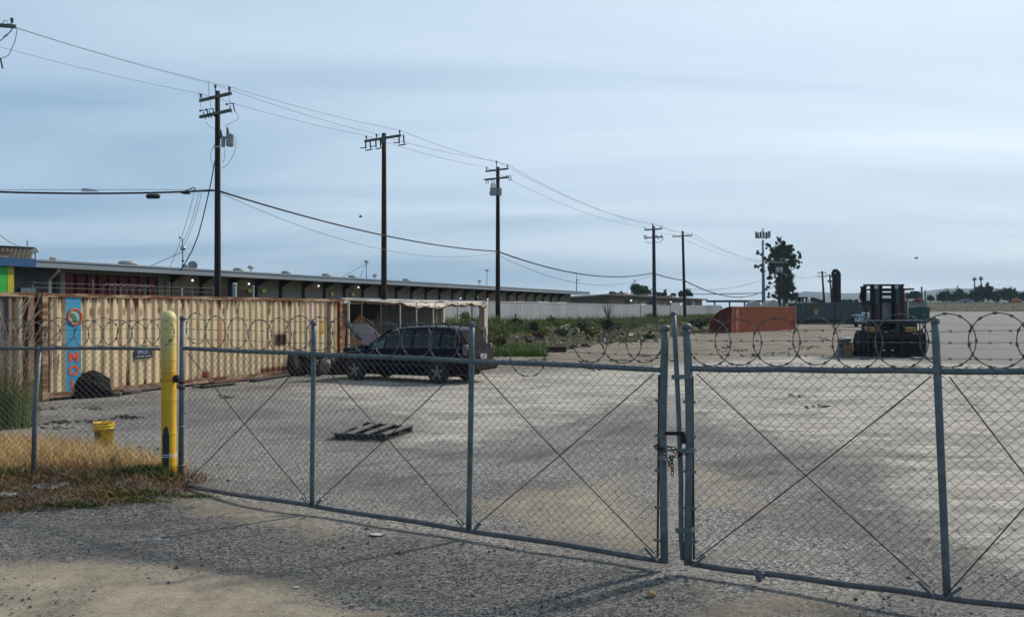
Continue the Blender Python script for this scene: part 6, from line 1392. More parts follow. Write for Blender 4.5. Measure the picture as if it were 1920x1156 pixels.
# ---------------------------------------------------------------- vegetation
def leafcloud(blobs, n, size, seed, flat=.6):
    r_ = np.random.default_rng(seed); vol = np.array([b[3] * b[4] * b[5] for b in blobs]) ** (2 / 3); pick = r_.choice(len(blobs), n, p=vol / vol.sum())
    B = np.array(blobs)[pick]; d = r_.normal(size=(n, 3)); d /= np.linalg.norm(d, axis=1)[:, None]; rad = np.clip(np.abs(r_.normal(.45, .38, n)), 0, 1.5) * (1 + .15 * np.sin(d[:, 0] * 7 + d[:, 2] * 9 + pick))
    c = B[:, :3] + d * rad[:, None] * B[:, 3:6]
    u_ = r_.normal(size=(n, 3)); u_ /= np.linalg.norm(u_, axis=1)[:, None]; w_ = np.cross(u_, r_.normal(size=(n, 3))); w_ /= np.linalg.norm(w_, axis=1)[:, None]
    s_ = size * r_.uniform(.5, 1.4, n)[:, None]; V = np.stack([c - u_ * s_, c + w_ * s_ * flat, c + u_ * s_, c - w_ * s_ * flat], 1).reshape(-1, 3)
    return V, np.arange(4 * n).reshape(-1, 4)
def folmat(name, a, b, sc=.8, c=None):
    t_ = NT(name); f_ = t_.ramp(t_.noise(sc, 3), .35, .65); col = t_.mix(f_, a, b)
    if c: col = t_.mix(t_.ramp(t_.noise(sc * 3, 2), .55, .7), col, c)
    t_.put(t_.b.inputs['Base Color'], col); t_.b.inputs['Roughness'].default_value = .7; t_.b.inputs['Specular IOR Level'].default_value = .2; return t_.mat
bark = M('bark', (.10, .08, .065), (.06, .05, .04), 4, .9); fol_e = folmat('eucalyptus_leaves', (.035, .055, .028), (.075, .085, .05), .5, (.05, .085, .025)); fol_d = folmat('dark_leaves', (.022, .042, .022), (.04, .065, .028), .2); fol_m = folmat('mid_leaves', (.04, .07, .025), (.075, .11, .035), .2)
def tree(label, px, Y, blobs_px, n, size, mat, trunk_top, nm='tree', r0=.3, seed=1, depth=.8, limbs=()):
    X = (px - 960) / F * Y; g_ = gz(X, Y); o_ = thing(nm, label, 'tree', (X, Y, g_), 0); k_ = Y / F; bl = []
    for x, y, rx, ry in blobs_px: p = PD(x, y, Y); bl.append((p.x - X, random.uniform(-.4, .4) * rx * k_, p.z - g_, rx * k_, rx * k_ * depth, ry * k_))
    V, Q = leafcloud(bl, n, size, seed); V[:, 2] = np.maximum(V[:, 2], .05); fastmesh('crown', V, Q, mat, o_)
    tt = PD(*trunk_top, Y); m = MB(); m.tube([(0, 0, 0), ((tt.x - X) * .4, 0, (tt.z - g_) * .5), (tt.x - X, 0, tt.z - g_)], [r0, r0 * .8, r0 * .4], 8)
    for b_ in (bl[::2] if len(bl) < 30 else bl[::9]): m.tube([((tt.x - X) * .4, 0, (tt.z - g_) * .45), ((tt.x - X + b_[0]) / 2, b_[1] / 2, ((tt.z - g_) * .6 + b_[2]) / 2 + .2), (b_[0], b_[1], b_[2])], [r0 * .4, r0 * .28, r0 * .1], 5)
    m.build('trunk', bark, o_); return o_
eb = []
re_ = random.Random(11)
outline = [(1424, 474, 5), (1421, 498, 6), (1438, 462, 6), (1446, 472, 9), (1457, 448, 4), (1463, 460, 9), (1472, 464, 9), (1484, 466, 5), (1481, 478, 10), (1498, 478, 5), (1500, 492, 4), (1497, 500, 3), (1437, 488, 6), (1452, 487, 11), (1468, 484, 12), (1484, 492, 9), (1448, 506, 8), (1464, 506, 9), (1477, 512, 9), (1444, 524, 6), (1455, 522, 5), (1470, 528, 10), (1481, 536, 9), (1464, 545, 9), (1476, 553, 11), (1486, 556, 8), (1438, 540, 4), (1440, 553, 4), (1452, 556, 4), (1468, 560, 9), (1429, 505, 3)]
for x, y, q in outline:
    for k in range(max(3, int(q * .9))): a = re_.uniform(0, 6.28); d_ = q * re_.uniform(.1, 1) ** .6; k2 = 1 if q > 6 else .62; eb.append((x + math.cos(a) * d_, y + math.sin(a) * d_ * 1.1, re_.uniform(2.4, 5.4) * k2, re_.uniform(2.8, 6.0) * k2))
eb += [(1458, 500, 11, 16), (1470, 500, 10, 18), (1474, 540, 10, 20), (1462, 535, 9, 16), (1458, 470, 8, 9), (1474, 474, 9, 9), (1480, 520, 8, 12)]
tree('tall ragged eucalyptus tree beside the grey cell tower', 1470, 200, eb, 42000, .20, fol_e, (1470, 470), 'eucalyptus_tree', .32, 3, 1.0)
tree('bushy dark tree with two lumps behind the low brown warehouse', 1200, 262, [(1191, 541, 9, 10), (1200, 545, 10, 10), (1209, 546, 7, 9), (1216, 549, 6, 7)], 2600, .42, fol_d, (1199, 545), 'dark_tree', .3, 4)
tree('small round dark tree right of the fourth utility pole', 1234, 265, [(1234, 552, 5, 4), (1229, 551, 3, 4)], 700, .36, fol_d, (1233, 552), 'dark_tree', .2, 5)
tree('pointed small tree between the fourth and fifth utility poles', 1247, 266, [(1247, 549, 3, 6), (1243, 552, 4, 3), (1240, 552, 3, 3)], 600, .36, fol_d, (1246, 552), 'dark_tree', .2, 6)
tree('flat low dark bush on the skyline left of the fifth utility pole', 1262, 266, [(1262, 553, 5, 3)], 400, .36, fol_d, (1262, 554), 'dark_tree', .2, 7)
tree('dark tree lump just behind the fifth utility pole', 1286, 266, [(1278, 551, 5, 5), (1288, 548, 6, 6), (1294, 551, 4, 4)], 1200, .4, fol_d, (1286, 550), 'dark_tree', .25, 8)
tree('little dark tree left of the two-lump tree on the warehouse roofline', 1150, 262, [(1146, 549, 4, 3), (1151, 550, 4, 3), (1165, 548, 2, 3)], 500, .33, fol_d, (1150, 551), 'dark_tree', .2, 9)
tree('far dark low tree behind the teal container, left of the two distant poles', 1527, 300, [(1524, 562, 6, 4), (1532, 563, 6, 3), (1540, 565, 6, 2)], 700, .5, fol_d, (1527, 562), 'dark_tree', .3, 10)
tree('far dark low tree behind the teal container, right of the black mast', 1590, 310, [(1583, 564, 5, 2), (1594, 564, 6, 2), (1606, 564, 4, 2)], 500, .5, fol_d, (1590, 564), 'dark_tree', .3, 12)
YR = 335
tree('spreading grey-green cypress nearest the big forklift on the skyline', 1712, 300, [(1705, 554, 7, 5), (1713, 549, 8, 4), (1720, 554, 7, 5), (1711, 557, 12, 5)], 1800, .4, fol_e, (1711, 553), 'cypress_tree', .35, 13)
tree('small dark tree between the two brown posts and the long tree belt', 1745, YR, [(1743, 558, 5, 5), (1748, 559, 4, 4)], 700, .42, fol_d, (1745, 560), 'dark_tree', .25, 14)
tree('leftmost dark rounded tree of the long right-hand belt', 1768, YR, [(1764, 556, 8, 9), (1774, 554, 9, 10), (1782, 558, 7, 8)], 2400, .45, fol_d, (1768, 556), 'dark_tree', .35, 15)
tree('lighter green broad tree in the long right-hand belt', 1799, YR, [(1792, 556, 7, 9), (1800, 550, 7, 9), (1805, 556, 6, 9)], 2200, .45, fol_m, (1799, 554), 'green_tree', .35, 16)
tree('pale yellow-green narrow tree in the gap of the tree belt', 1813, YR, [(1812, 557, 4, 8)], 500, .42, folmat('pale_leaves', (.10, .13, .045), (.14, .15, .06), .3), (1813, 558), 'green_tree', .2, 17)
tree('dark broad tree below the two fan palms', 1832, YR, [(1824, 554, 10, 10), (1834, 543, 7, 8), (1843, 546, 8, 10), (1838, 556, 11, 9)], 3000, .45, fol_d, (1832, 550), 'dark_tree', .35, 18)
tree('pointed conifer right of the two fan palms', 1853, YR, [(1852, 536, 3, 7), (1854, 543, 7, 7), (1858, 541, 4, 3), (1852, 551, 8, 9)], 1800, .45, fol_d, (1852, 540), 'conifer_tree', .3, 19)
tree('low dark tree between the conifer and the big domed tree', 1870, YR, [(1864, 556, 8, 9), (1873, 553, 9, 9)], 2000, .45, fol_d, (1870, 556), 'dark_tree', .35, 20)
tree('big domed tree at the right end of the belt', 1893, YR, [(1886, 550, 9, 10), (1895, 548, 9, 9), (1904, 555, 8, 9), (1898, 559, 12, 7)], 3000, .45, fol_m, (1893, 552), 'green_tree', .4, 21)
tree('dark tree cut by the right edge of the photo', 1922, YR, [(1915, 556, 5, 6), (1922, 555, 8, 9), (1934, 556, 8, 9)], 1400, .45, fol_d, (1922, 556), 'dark_tree', .35, 22)
for px, ty, lb in ((1827, 523, 'shorter left fan palm above the tree belt'), (1840.5, 522, 'taller right fan palm above the tree belt')):
    X = (px - 960) / F * YR; g_ = gz(X, YR); tp = PD(px - (0 if px < 1830 else 1.5), ty, YR); o_ = thing('palm_tree', lb, 'palm', (X, YR, g_), 0, 'fan palms on the skyline')
    MB().tube([Vector((X + (.8 if px > 1830 else .3), YR, g_)), Vector((tp.x + .3, YR, (tp.z + g_) / 2)), tp], [.32, .24, .2], 8).build('trunk', bark, o_, False, True)
    m = MB()
    for k_ in range(60):
        a = random.uniform(0, 6.28); e_ = random.uniform(-.9, 1.3); L_ = random.uniform(.5, .85); d_ = Vector((math.cos(a) * math.cos(e_), math.sin(a) * math.cos(e_), math.sin(e_)))
        w_ = d_.cross(Vector((0, 0, 1))).normalized() * .22; c_ = tp + d_ * L_; m.add([tp, c_ - w_, tp + d_ * (L_ * 1.25) - Vector((0, 0, .12)), c_ + w_], [(0, 1, 2, 3)])
    m.build('crown', fol_d, o_, False, True)

# skyline odds at the right
for px, ty, w_, lb in ((1729, 537, .35, 'taller of two bare brown posts behind the green bin'), (1735.5, 543, .25, 'shorter of two bare brown posts behind the green bin')):
    X = (px - 960) / F * 180; g_ = gz(X, 180); o_ = thing('wooden_post', lb, 'post', (X, 180, g_), 0); MB().tube([(0, 0, 0), (-.1, 0, PD(px, ty, 180).z - g_)], w_ / 2, 8).build('post_shaft', M('grey_brown_post', (.09, .075, .07), None, 3), o_); MB().bar((-.3, 0, (PD(px, ty + 8, 180).z - g_)), (.1, 0, (PD(px, ty + 8, 180).z - g_)), .05, .05).build('post_peg', darksteel, o_)
YB = 296
lw = thing('low_wall', 'low pale grey wall along the far side of the grassy levee', 'wall', (PD(1790, 583, YB).x, YB, gz(160, YB)), 0)
a, b = PD(1752, 568, YB), PD(1852, 568, YB); MB().bb((a.x, YB, gz(150, YB) - .2), (b.x, YB + .3, PD(1800, 566, YB).z)).build('wall_run', M('bluish_wall', (.28, .31, .35), (.2, .23, .27), .3, .8), lw, False, True)
sh_ = thing('small_building', 'small pale flat-roofed building before the tree belt', 'building', (PD(1808, 583, YB - 1).x, YB - 1, gz(150, YB - 1)), 0)
a, b = PD(1800, 562, YB - 2), PD(1816, 567, YB - 2); g_ = gz(150, YB - 2); MB().bb((a.x, YB - 4, g_ - .2), (b.x, YB - 1.2, a.z)).build('wall', M('pale_blue_wall', (.34, .38, .42), None, .5), sh_, False, True); MB().bb((PD(1805.5, 0, YB - 2).x, YB - 4.2, a.z), (b.x - .2, YB - 1.1, PD(1805, 560, YB - 2).z)).build('roof', M('grey_flat_roof', (.2, .22, .25), None, .5), sh_, False, True)
MB().bb((a.x + .5, YB - 4.05, g_ + .4), (a.x + 1.2, YB - 4.003, a.z - .3)).build('door', darksteel, sh_, False, True)
ff_ = thing('chain_link_fence', 'far tall fence of thin posts along the levee before the trees', 'fence', (PD(1774, 583, YB - 6).x, YB - 6, gz(150, YB - 6)), 0)
for i, x in enumerate(range(1774, 2000, 17)):
    p = PD(x, 553 if i % 3 == 0 else 558, YB - 6); MB().tube([Vector((p.x, YB - 6, gz(150, YB - 6))), p], .05, 5).build('post', galv, ff_, False, True)
for z in (.4, 1.6): MB().tube([Vector((PD(1774, 0, YB - 6).x, YB - 6, gz(150, YB - 6) + z)), Vector((PD(1985, 0, YB - 6).x, YB - 6, gz(150, YB - 6) + z))], .03, 4).build('strand', galv, ff_, False, True)
MB().tube([PD(1774, 555, YB - 6), PD(1790, 566, YB - 6)], .05, 5).build('brace', galv, ff_, False, True)
o = MB().blob((0, 0, .8), (1.6, 1, 1.1), jit=.2, n=12, m=8).build('spoil_heap', M('orange_earth', (.36, .16, .07), (.28, .12, .05), .6, .9)); p = PD(1906, 565, YB - 8); o.location = (p.x, p.y, gz(p.x, p.y) - .2); tag(o, 'small orange heap on the levee near the right edge', 'heap')
rf = thing('shed', 'low grey-roofed shed with red gable seen over the green bin', 'shed', (PD(1712, 583, 170).x, 170, gz(75, 170)), 0)
g_ = gz(75, 170); a, b = PD(1701, 565, 170), PD(1728, 565, 170); MB().bb((a.x, 168, g_), (b.x, 174, a.z)).build('wall', M('shed_wall', (.2, .21, .2), None, .5), rf, False, True)
tp = PD(1710, 560, 170).z; m = MB(); m.prism([(a.x - .3, 167.7, a.z), (b.x + .3, 167.7, a.z), (b.x - .8, 167.7, tp - .1), (a.x + .5, 167.7, tp)], (0, 6.6, 0)); m.build('roof', M('shed_roof', (.26, .29, .29), None, .5), rf, False, True); MB().blob((a.x + .8, 167, a.z + .2), (.8, .3, .35), jit=.3).build('red_gable', M('dull_red', (.16, .05, .04), None, .5), rf, False, True)

# ---- blades
def blades(regions, seed, sub=2):
    """regions: list of (points Nx2 ground, heights N, widths N, lean scale) -> tapered curved blades (2 quads each)"""
    r_ = np.random.default_rng(seed); Vs = []; 
    for (xy, h, w, lean) in regions:
        n = len(xy); th = r_.uniform(0, 2 * np.pi, n); ld = r_.uniform(0, 2 * np.pi, n); z0 = zg(xy[:, 0], xy[:, 1]) - .01
        base = np.stack([xy[:, 0], xy[:, 1], z0], -1); wd_ = np.stack([np.cos(th), np.sin(th), np.zeros(n)], -1) * w[:, None] / 2
        L_ = np.stack([np.cos(ld), np.sin(ld), np.zeros(n)], -1) * (lean * h * r_.uniform(.2, 1.2, n))[:, None]; up = np.zeros((n, 3)); up[:, 2] = h * r_.uniform(.75, 1, n)
        mid = base + L_ * .35 + up * .6; tip = base + L_ + up
        V = np.stack([base - wd_, base + wd_, mid + wd_ * .8, mid - wd_ * .8, tip + wd_ * .12, tip - wd_ * .12], 1); Vs.append(V.reshape(-1, 3))
    V = np.concatenate(Vs); n = len(V) // 6; b = np.arange(n)[:, None] * 6
    Q = np.concatenate([b + np.array([[0, 1, 2, 3]]), b + np.array([[3, 2, 4, 5]])]); return V, Q
def sample_poly(pp, n, seed):
    r_ = np.random.default_rng(seed); P_ = np.array(pp); lo, hi = P_.min(0), P_.max(0); out = np.zeros((0, 2))
    while len(out) < n:
        q = r_.uniform(lo, hi, (n * 3, 2)); out = np.concatenate([out, q[sd_poly(q[:, 0], q[:, 1], pp) < 0]])
    return out[:n]
def gp_(pp): return [tuple(P(a, b)[:2]) for a, b in pp]
def stuff(name, label, V, Q, mat): o_ = fastmesh(name, V, Q, mat); return tag(o_, label, 'grass', None, 'stuff')
drym = folmat('dry_grass', (.68, .50, .25), (.50, .33, .14), 1.3, (.33, .22, .10)); brownm = folmat('dead_thatch', (.20, .105, .045), (.06, .035, .02), 2.5, (.36, .24, .11)); greenm = folmat('fresh_weed', (.035, .075, .012), (.08, .13, .02), 2.5, (.16, .17, .05))
verge = gp_([(-500, 930), (0, 940), (150, 950), (330, 925), (400, 905), (350, 885), (250, 872), (150, 848), (40, 838), (-500, 830)])
golden = gp_([(-500, 900), (60, 905), (200, 900), (345, 902), (352, 890), (260, 872), (150, 850), (40, 840), (-500, 830)])
xy = sample_poly(golden, 30000, 1); r1 = np.random.default_rng(5)
V, Q = blades([(xy, r1.uniform(.12, .40, len(xy)) * (1 - .4 * sstep(-5.2, -4.0, xy[:, 0])), np.full(len(xy), .008), .6)], 2); stuff('dry_grass', 'golden dry grass along the fence left of the yellow bollard', V, Q, drym)
thatch = gp_([(-500, 975), (0, 968), (120, 958), (250, 950), (350, 935), (395, 908), (330, 893), (180, 893), (0, 885), (-500, 880)])
xy = sample_poly(thatch, 11000, 3); V, Q = blades([(xy, r1.uniform(.05, .20, len(xy)), np.full(len(xy), .009), 1.6)], 4); stuff('dead_thatch', 'brown flattened dead stalks at the front of the verge', V, Q, brownm)
regs = []
for (px, py, rx, ry, n, hh_) in ((270, 908, .30, .16, 1100, .20), (213, 893, .10, .08, 120, .28), (225, 938, .40, .12, 800, .09), (130, 952, .35, .08, 450, .06), (350, 938, .3, .08, 350, .06), (12, 912, .22, .16, 400, .18), (170, 920, .3, .1, 300, .12), (260, 945, .3, .06, 350, .07), (320, 915, .2, .1, 250, .14), (35, 958, .3, .06, 250, .05), (120, 905, .5, .15, 130, .15)):
    c_ = P(px, py); q = r1.normal(size=(n, 2)) * np.array([rx, ry]) * .5 + np.array([c_.x, c_.y]); regs.append((q, r1.uniform(.4, 1, n) * hh_, np.full(n, .014), .9))
V, Q = blades(regs, 6); stuff('green_weeds', 'low fresh green weeds sprouting through the dead grass', V, Q, greenm)
# curved dead stalks
m = MB()
for i in range(150):
    c_ = P(random.uniform(-60, 390), random.uniform(905, 955)); a = random.uniform(0, 6.28); L_ = random.uniform(.2, .6); h_ = random.uniform(.01, .10); z_ = gz(c_.x, c_.y)
    m.tube([c_ + Vector((math.cos(a) * L_ * t_, math.sin(a) * L_ * t_ * .6, z_ + .03 + h_ * math.sin(t_ * 2.6))) for t_ in np.linspace(0, 1, 6)], .0018, 4)
o = m.build('dead_stalks', M('straw', (.40, .30, .18), (.3, .2, .12), 5, .9)); tag(o, 'bent straw coloured stalks arching over the verge', 'grass', None, 'stuff')
# tall clump by the left container
tgc = thing('grass_clump', 'tall dry stalk clump with green base at the left edge, before the container', 'plant', P(10, 800), 0)
cl = P(10, 800); r2 = np.random.default_rng(9)
def clump(n, c, rad, h0, h1, w, lean, mat, nm, seed, par, bias=(0, 0)):
    r_ = np.random.default_rng(seed); th = r_.uniform(0, 6.283, n); rr_ = r_.uniform(0, 1, n) ** .7 * rad; base = np.stack([c[0] + rr_ * np.cos(th), c[1] + rr_ * np.sin(th) * .7, np.zeros(n)], -1); h = r_.uniform(h0, h1, n)
    ld = th + r_.normal(0, .6, n); L_ = np.stack([np.cos(ld) + bias[0], np.sin(ld) + bias[1], np.zeros(n)], -1) * (lean * h * r_.uniform(.1, 1, n))[:, None]
    wd_ = np.stack([np.cos(th + 1.57), np.sin(th + 1.57), np.zeros(n)], -1) * w / 2; mid = base + L_ * .3; mid[:, 2] += h * .62; tip = base + L_; tip[:, 2] += h * r_.uniform(.75, 1, n)
    V = np.stack([base - wd_, base + wd_, mid + wd_ * .8, mid - wd_ * .8, tip + wd_ * .15, tip - wd_ * .15], 1).reshape(-1, 3); b = np.arange(n)[:, None] * 6
    Q = np.concatenate([b + np.array([[0, 1, 2, 3]]), b + np.array([[3, 2, 4, 5]])]); return fastmesh(nm, V, Q, mat, par)
clump(1500, (-.25, 0), .85, .3, 1.3, .012, .5, folmat('clump_green', (.055, .105, .025), (.11, .15, .05), 1.5), 'green_blades', 31, tgc)
clump(260, (-.3, 0), .7, .9, 2.2, .009, .5, folmat('clump_straw', (.42, .31, .19), (.27, .18, .10), 2), 'dry_stalks', 32, tgc, (.15, 0))
m = MB()
for i in range(26):
    a = random.uniform(0, 6.28); b_ = Vector((random.uniform(-.6, .5), random.uniform(-.3, .3), 1.1)); t_ = b_ + Vector((random.uniform(-.5, .7), random.uniform(-.2, .2), random.uniform(.5, 1.25))); m.tube([b_, b_.lerp(t_, .5) + Vector((0, 0, .1)), t_, t_ + (t_ - b_) * .25 - Vector((0, 0, .1))], [.003, .005, .013, .004], 5)
m.build('seed_heads', M('plume', (.40, .33, .25), (.3, .22, .15), 6, .9), tgc)
# weeds on the bank
def bank_xy(n, d0, d1, t0, t1, seed):
    r_ = np.random.default_rng(seed); t_ = t0 + (t1 - t0) * r_.uniform(0, 1, n); d_ = r_.uniform(d0, d1, n); k_ = np.sin(t_ * 1.1 + 2 * np.sin(d_)) + np.sin(t_ * .37 + 1) + np.sin(d_ * 1.7 + t_ * .6); keep = k_ > r_.uniform(-1.6, .9, n)
    t_, d_ = t_[keep], d_[keep]; return np.stack([1.1 + D.x * t_ + NB.x * d_, 45.8 + D.y * t_ + NB.y * d_], -1)
wg = folmat('bank_weeds', (.06, .10, .022), (.16, .185, .05), .9, (.24, .20, .09)); wdy = folmat('bank_dry_weeds', (.22, .18, .09), (.10, .075, .045), .5)
regs = []
for (d0, d1, t0, t1, n, h0, h1, w_) in ((.2, 2.7, 0, 60, 13000, .1, .34, .03), (5.5, 9.5, 0, 14, 6000, .3, .9, .035), (8.2, 14, 0, 90, 15000, .25, .65, .045), (2.2, 5.4, 0, 28, 22000, .2, .65, .035), (2.3, 5.0, 26, 70, 9000, .15, .4, .04), (4, 10, -22, 0, 6000, .5, 1.4, .05), (7, 16, 70, 110, 3000, .3, .8, .08), (5, 9, -2, 14, 3500, .5, 1.2, .045)):
    q = bank_xy(n, d0, d1, t0, t1, n); regs.append((q, r1.uniform(h0, h1, len(q)) * .8 * (.75 + .35 * np.sin(q[:, 0] * 1.3 + q[:, 1] * .9)), np.full(len(q), w_), .6))
V, Q = blades(regs, 12); stuff('bank_weeds', 'tall green weeds covering the bank in front of the pale fence', V, Q, wg)
regs = []
for (d0, d1, t0, t1, n, h0, h1) in ((1.2, 4.5, 0, 60, 2500, .1, .4), (8, 13, 0, 100, 3000, .4, .95), (-.5, 1.5, 0, 40, 500, .05, .2)):
    q = bank_xy(n, d0, d1, t0, t1, n + 3); regs.append((q, r1.uniform(h0, h1, len(q)), np.full(len(q), .035), .6))
V, Q = blades(regs, 13); stuff('dry_bank_weeds', 'straw coloured dry weeds mixed into the bank', V, Q, wdy)
q = np.concatenate([np.stack([r1.uniform(.3, 1, 2600) * 0 + r1.uniform(P(935, 672).x - .4, P(1020, 660).x, 2600), r1.uniform(42.5, 46.5, 2600)], -1)]); V, Q = blades([(q, r1.uniform(.15, .55, len(q)), np.full(len(q), .05), .5)], 14); stuff('green_weeds', 'bright green weeds at the bank foot right of the parked car', V, Q, folmat('bright_weeds', (.09, .16, .02), (.14, .20, .04), .8))
q = np.stack([r1.uniform(55, 330, 16000), r1.uniform(231, 262, 16000)], -1); V, Q = blades([(q, r1.uniform(.15, .5, 16000) * (1 + (r1.uniform(0, 1, 16000) < .03)), np.full(16000, .07), 1.2)], 15); stuff('levee_grass', 'rough grass on the levee along the far right horizon', V, Q, folmat('levee_grass', (.05, .065, .022), (.10, .09, .04), .08, (.035, .05, .018)))
def bush(label, px, py, rx, rz_, n, mat, Y=None, nm='bush', size=.10, twigs=False):
    # stand on the terrain: search the depth along that photo column
    best = None
    for Yc in np.arange(40, 140, .4):
        X = (px - 960) / F * Yc; yy_ = HZ + (CH - gz(X, Yc)) * F / Yc
        if best is None or abs(yy_ - py) < best[0]: best = (abs(yy_ - py), Yc)
    Yc = Y or best[1]; X = (px - 960) / F * Yc; o_ = thing(nm, label, 'bush', (X, Yc, gz(X, Yc)), 0); k_ = Yc / F; a, b = rx * k_, rz_ * k_
    if n: V, Q = leafcloud([(0, 0, b * .5, a, a * .8, b * .55), (a * .4, 0, b * .4, a * .7, a * .6, b * .45), (-a * .45, .1, b * .35, a * .6, a * .6, b * .4)], n, size, int(px)); V[:, 2] = np.maximum(V[:, 2], 0); fastmesh('foliage', V, Q, mat, o_)
    m = MB()
    for i in range(46 if twigs else 9):
        an_ = random.uniform(0, 6.28); e_ = random.uniform(.7, 1.5) if twigs else random.uniform(.4, 1.4); L_ = b * random.uniform(.6, 1.15) if twigs else b * .7; m.tube([(0, 0, 0), (math.cos(an_) * a * .3, math.sin(an_) * a * .3, L_ * .5), (math.cos(an_) * a * random.uniform(.3, 1) , math.sin(an_) * a * .6, L_ * math.sin(e_))], [.02, .012, .006] if not twigs else [.022, .014, .008], 4)
    m.build('stems', M('twig', (.16, .13, .11), (.10, .08, .07), 4, .9), o_)
bush('tall bare grey-brown shrub standing against the pale fence', 1140, 606, 14, 44, 0, None, nm='shrub', twigs=True)
bush('dark green round bush under the bare grey-brown shrub', 1138, 618, 12, 20, 1200, fol_d); bush('dark green bush left of the yellow-green tussock', 1090, 619, 9, 16, 800, fol_d); bush('yellow-green tussock in the middle of the bank', 1110, 628, 14, 14, 1500, folmat('yellow_green', (.17, .18, .04), (.23, .22, .07), .8), nm='tussock')
bush('reddish-brown dead bush low on the bank right of the car', 1010, 634, 12, 13, 1000, folmat('dead_brush', (.13, .08, .065), (.09, .06, .05), .8)); bush('pale grey-green rounded bush above the rubble', 1054, 626, 12, 12, 900, folmat('grey_green', (.22, .23, .16), (.16, .18, .12), .8))
bush('yellowish bush beside the pale end post of the stripped container', 940, 646, 9, 17, 900, folmat('yellow_bush', (.20, .19, .05), (.13, .15, .04), .8)); bush('bright green bush at the top of the bank right of the third utility pole', 965, 614, 12, 18, 1100, fol_m); bush('green bush by the foot of the fourth utility pole', 1222, 597, 13, 11, 900, fol_m)
bush('low green bush next to the rubble left of the gate rods', 1217, 634, 10, 8, 700, fol_m); bush('green weed bank beside the crushed end of the orange container', 1312, 612, 16, 12, 1800, fol_m, size=.14); bush('pale leafy tall weed seen through the stripped container', 872, 612, 10, 34, 900, folmat('pale_weed', (.14, .19, .07), (.2, .22, .1), .8), size=.07, nm='tall_weed')
bush('second bright green bush nearer the middle of the fence', 1035, 609, 13, 14, 1000, fol_m); bush('spiky dark stalk clump left of the rubble', 1000, 618, 8, 14, 400, fol_d)
# rubble
chm = [M('pale_concrete', (.42, .39, .35), (.3, .27, .24), 3, .9), M('grey_concrete', (.26, .25, .23), (.18, .17, .16), 3, .9), M('dark_rubble', (.05, .042, .038), (.09, .07, .06), 3, .9), M('tan_rubble', (.34, .27, .20), (.24, .19, .14), 3, .9)]
protos = []
rr_ = random.Random(5)
for k_ in range(10):
    m = MB(); n = rr_.choice((5, 6, 7)); pl2 = [(math.cos(a) * rr_.uniform(.6, 1.1), math.sin(a) * rr_.uniform(.5, 1)) for a in np.linspace(0, 6.28, n + 1)[:-1]]
    m.prism([(x * .35, y * .25, 0) for x, y in pl2], (rr_.uniform(-.08, .08), rr_.uniform(-.08, .08), rr_.uniform(.1, .28))); o_ = m.build('concrete_chunk', chm[(0, 1, 2, 3, 2, 0, 1, 2, 3, 2)[k_]]); protos.append(o_)
lbls = ['pale concrete chunk in the rubble along the bank foot', 'grey concrete chunk in the rubble along the bank foot', 'dark lump of rubble along the bank foot', 'tan lump of rubble along the bank foot']
for i in range(240):
    k_ = i % 10; o_ = protos[k_] if i < 10 else protos[k_].copy()
    if i >= 10: coll.objects.link(o_)
    cl_ = rr_.random(); t_ = rr_.choice((rr_.uniform(1, 12), rr_.uniform(3, 30), rr_.uniform(12, 24), rr_.uniform(20, 55))); d_ = rr_.gauss(1.1, .7) + (.3 if t_ > 25 else 0)
    X, Y = 1.1 + D.x * t_ + NB.x * d_, 45.8 + D.y * t_ + NB.y * d_; sc2 = rr_.choice((.25, .32, .42, .55, .8)) * rr_.uniform(.8, 1.2) * (1 + t_ / 90); o_.location = (X, Y, gz(X, Y) - .02); o_.rotation_euler = (rr_.uniform(-.5, .5), rr_.uniform(-.6, .6), rr_.uniform(0, 6.28)); o_.scale = (sc2, sc2 * rr_.uniform(.6, 1.2), sc2 * rr_.uniform(.5, 1.1))
    c4_ = (0, 1, 2, 3, 2, 0, 1, 2, 3, 2)[k_]; tag(o_, lbls[c4_], 'rubble', ('pale', 'grey', 'dark', 'tan')[c4_] + ' rubble chunks on the bank')
for px, py, w_, lb in ((939, 664, .9, 'black low block right of the parked car'), (1035, 660, 1.5, 'long black lump at the end of the green weeds'), (1309, 626, .7, 'small black box before the orange container'), (1540, 613, 2.6, 'flat dark plank lying before the teal container')):
    p = P(px, py); o_ = MB().cbox((0, 0, .16), (w_, .5, .32 if w_ < 2 else .12), .06).build('timber_block', rustedge if w_ < 2 else black); o_.location = p; o_.rotation_euler = (0, 0, .3); tag(o_, lb, 'block')
# dark drag-marks are loose soil clods
m = MB()
cc = [(random.uniform(90, 290), random.uniform(755, 808)) for _ in range(7)] + [(random.uniform(950, 1240), random.uniform(664, 692)) for _ in range(8)] + [(random.uniform(1340, 1560), random.uniform(635, 668)) for _ in range(8)] + [(330, 780), (660, 770), (430, 745), (1500, 742), (1540, 762)]
for i in range(420):
    bx_, by_ = cc[int(len(cc) * random.random() ** 1.3)]; px, py = bx_ + random.gauss(0, 14), by_ + random.gauss(0, 1.6); c_ = P(px, py); s_ = c_.y * .0007 + random.uniform(0, .012); m.blob((c_.x, c_.y, s_ * .3), (s_ * random.uniform(1, 3), s_ * 1.2, s_ * .7), jit=.3, n=6, m=4)
o = m.build('soil_clods', M('dark_soil', (.035, .028, .024), (.06, .05, .04), 8, .95)); tag(o, 'scattered dark clods of soil on the yard', 'soil', None, 'stuff')
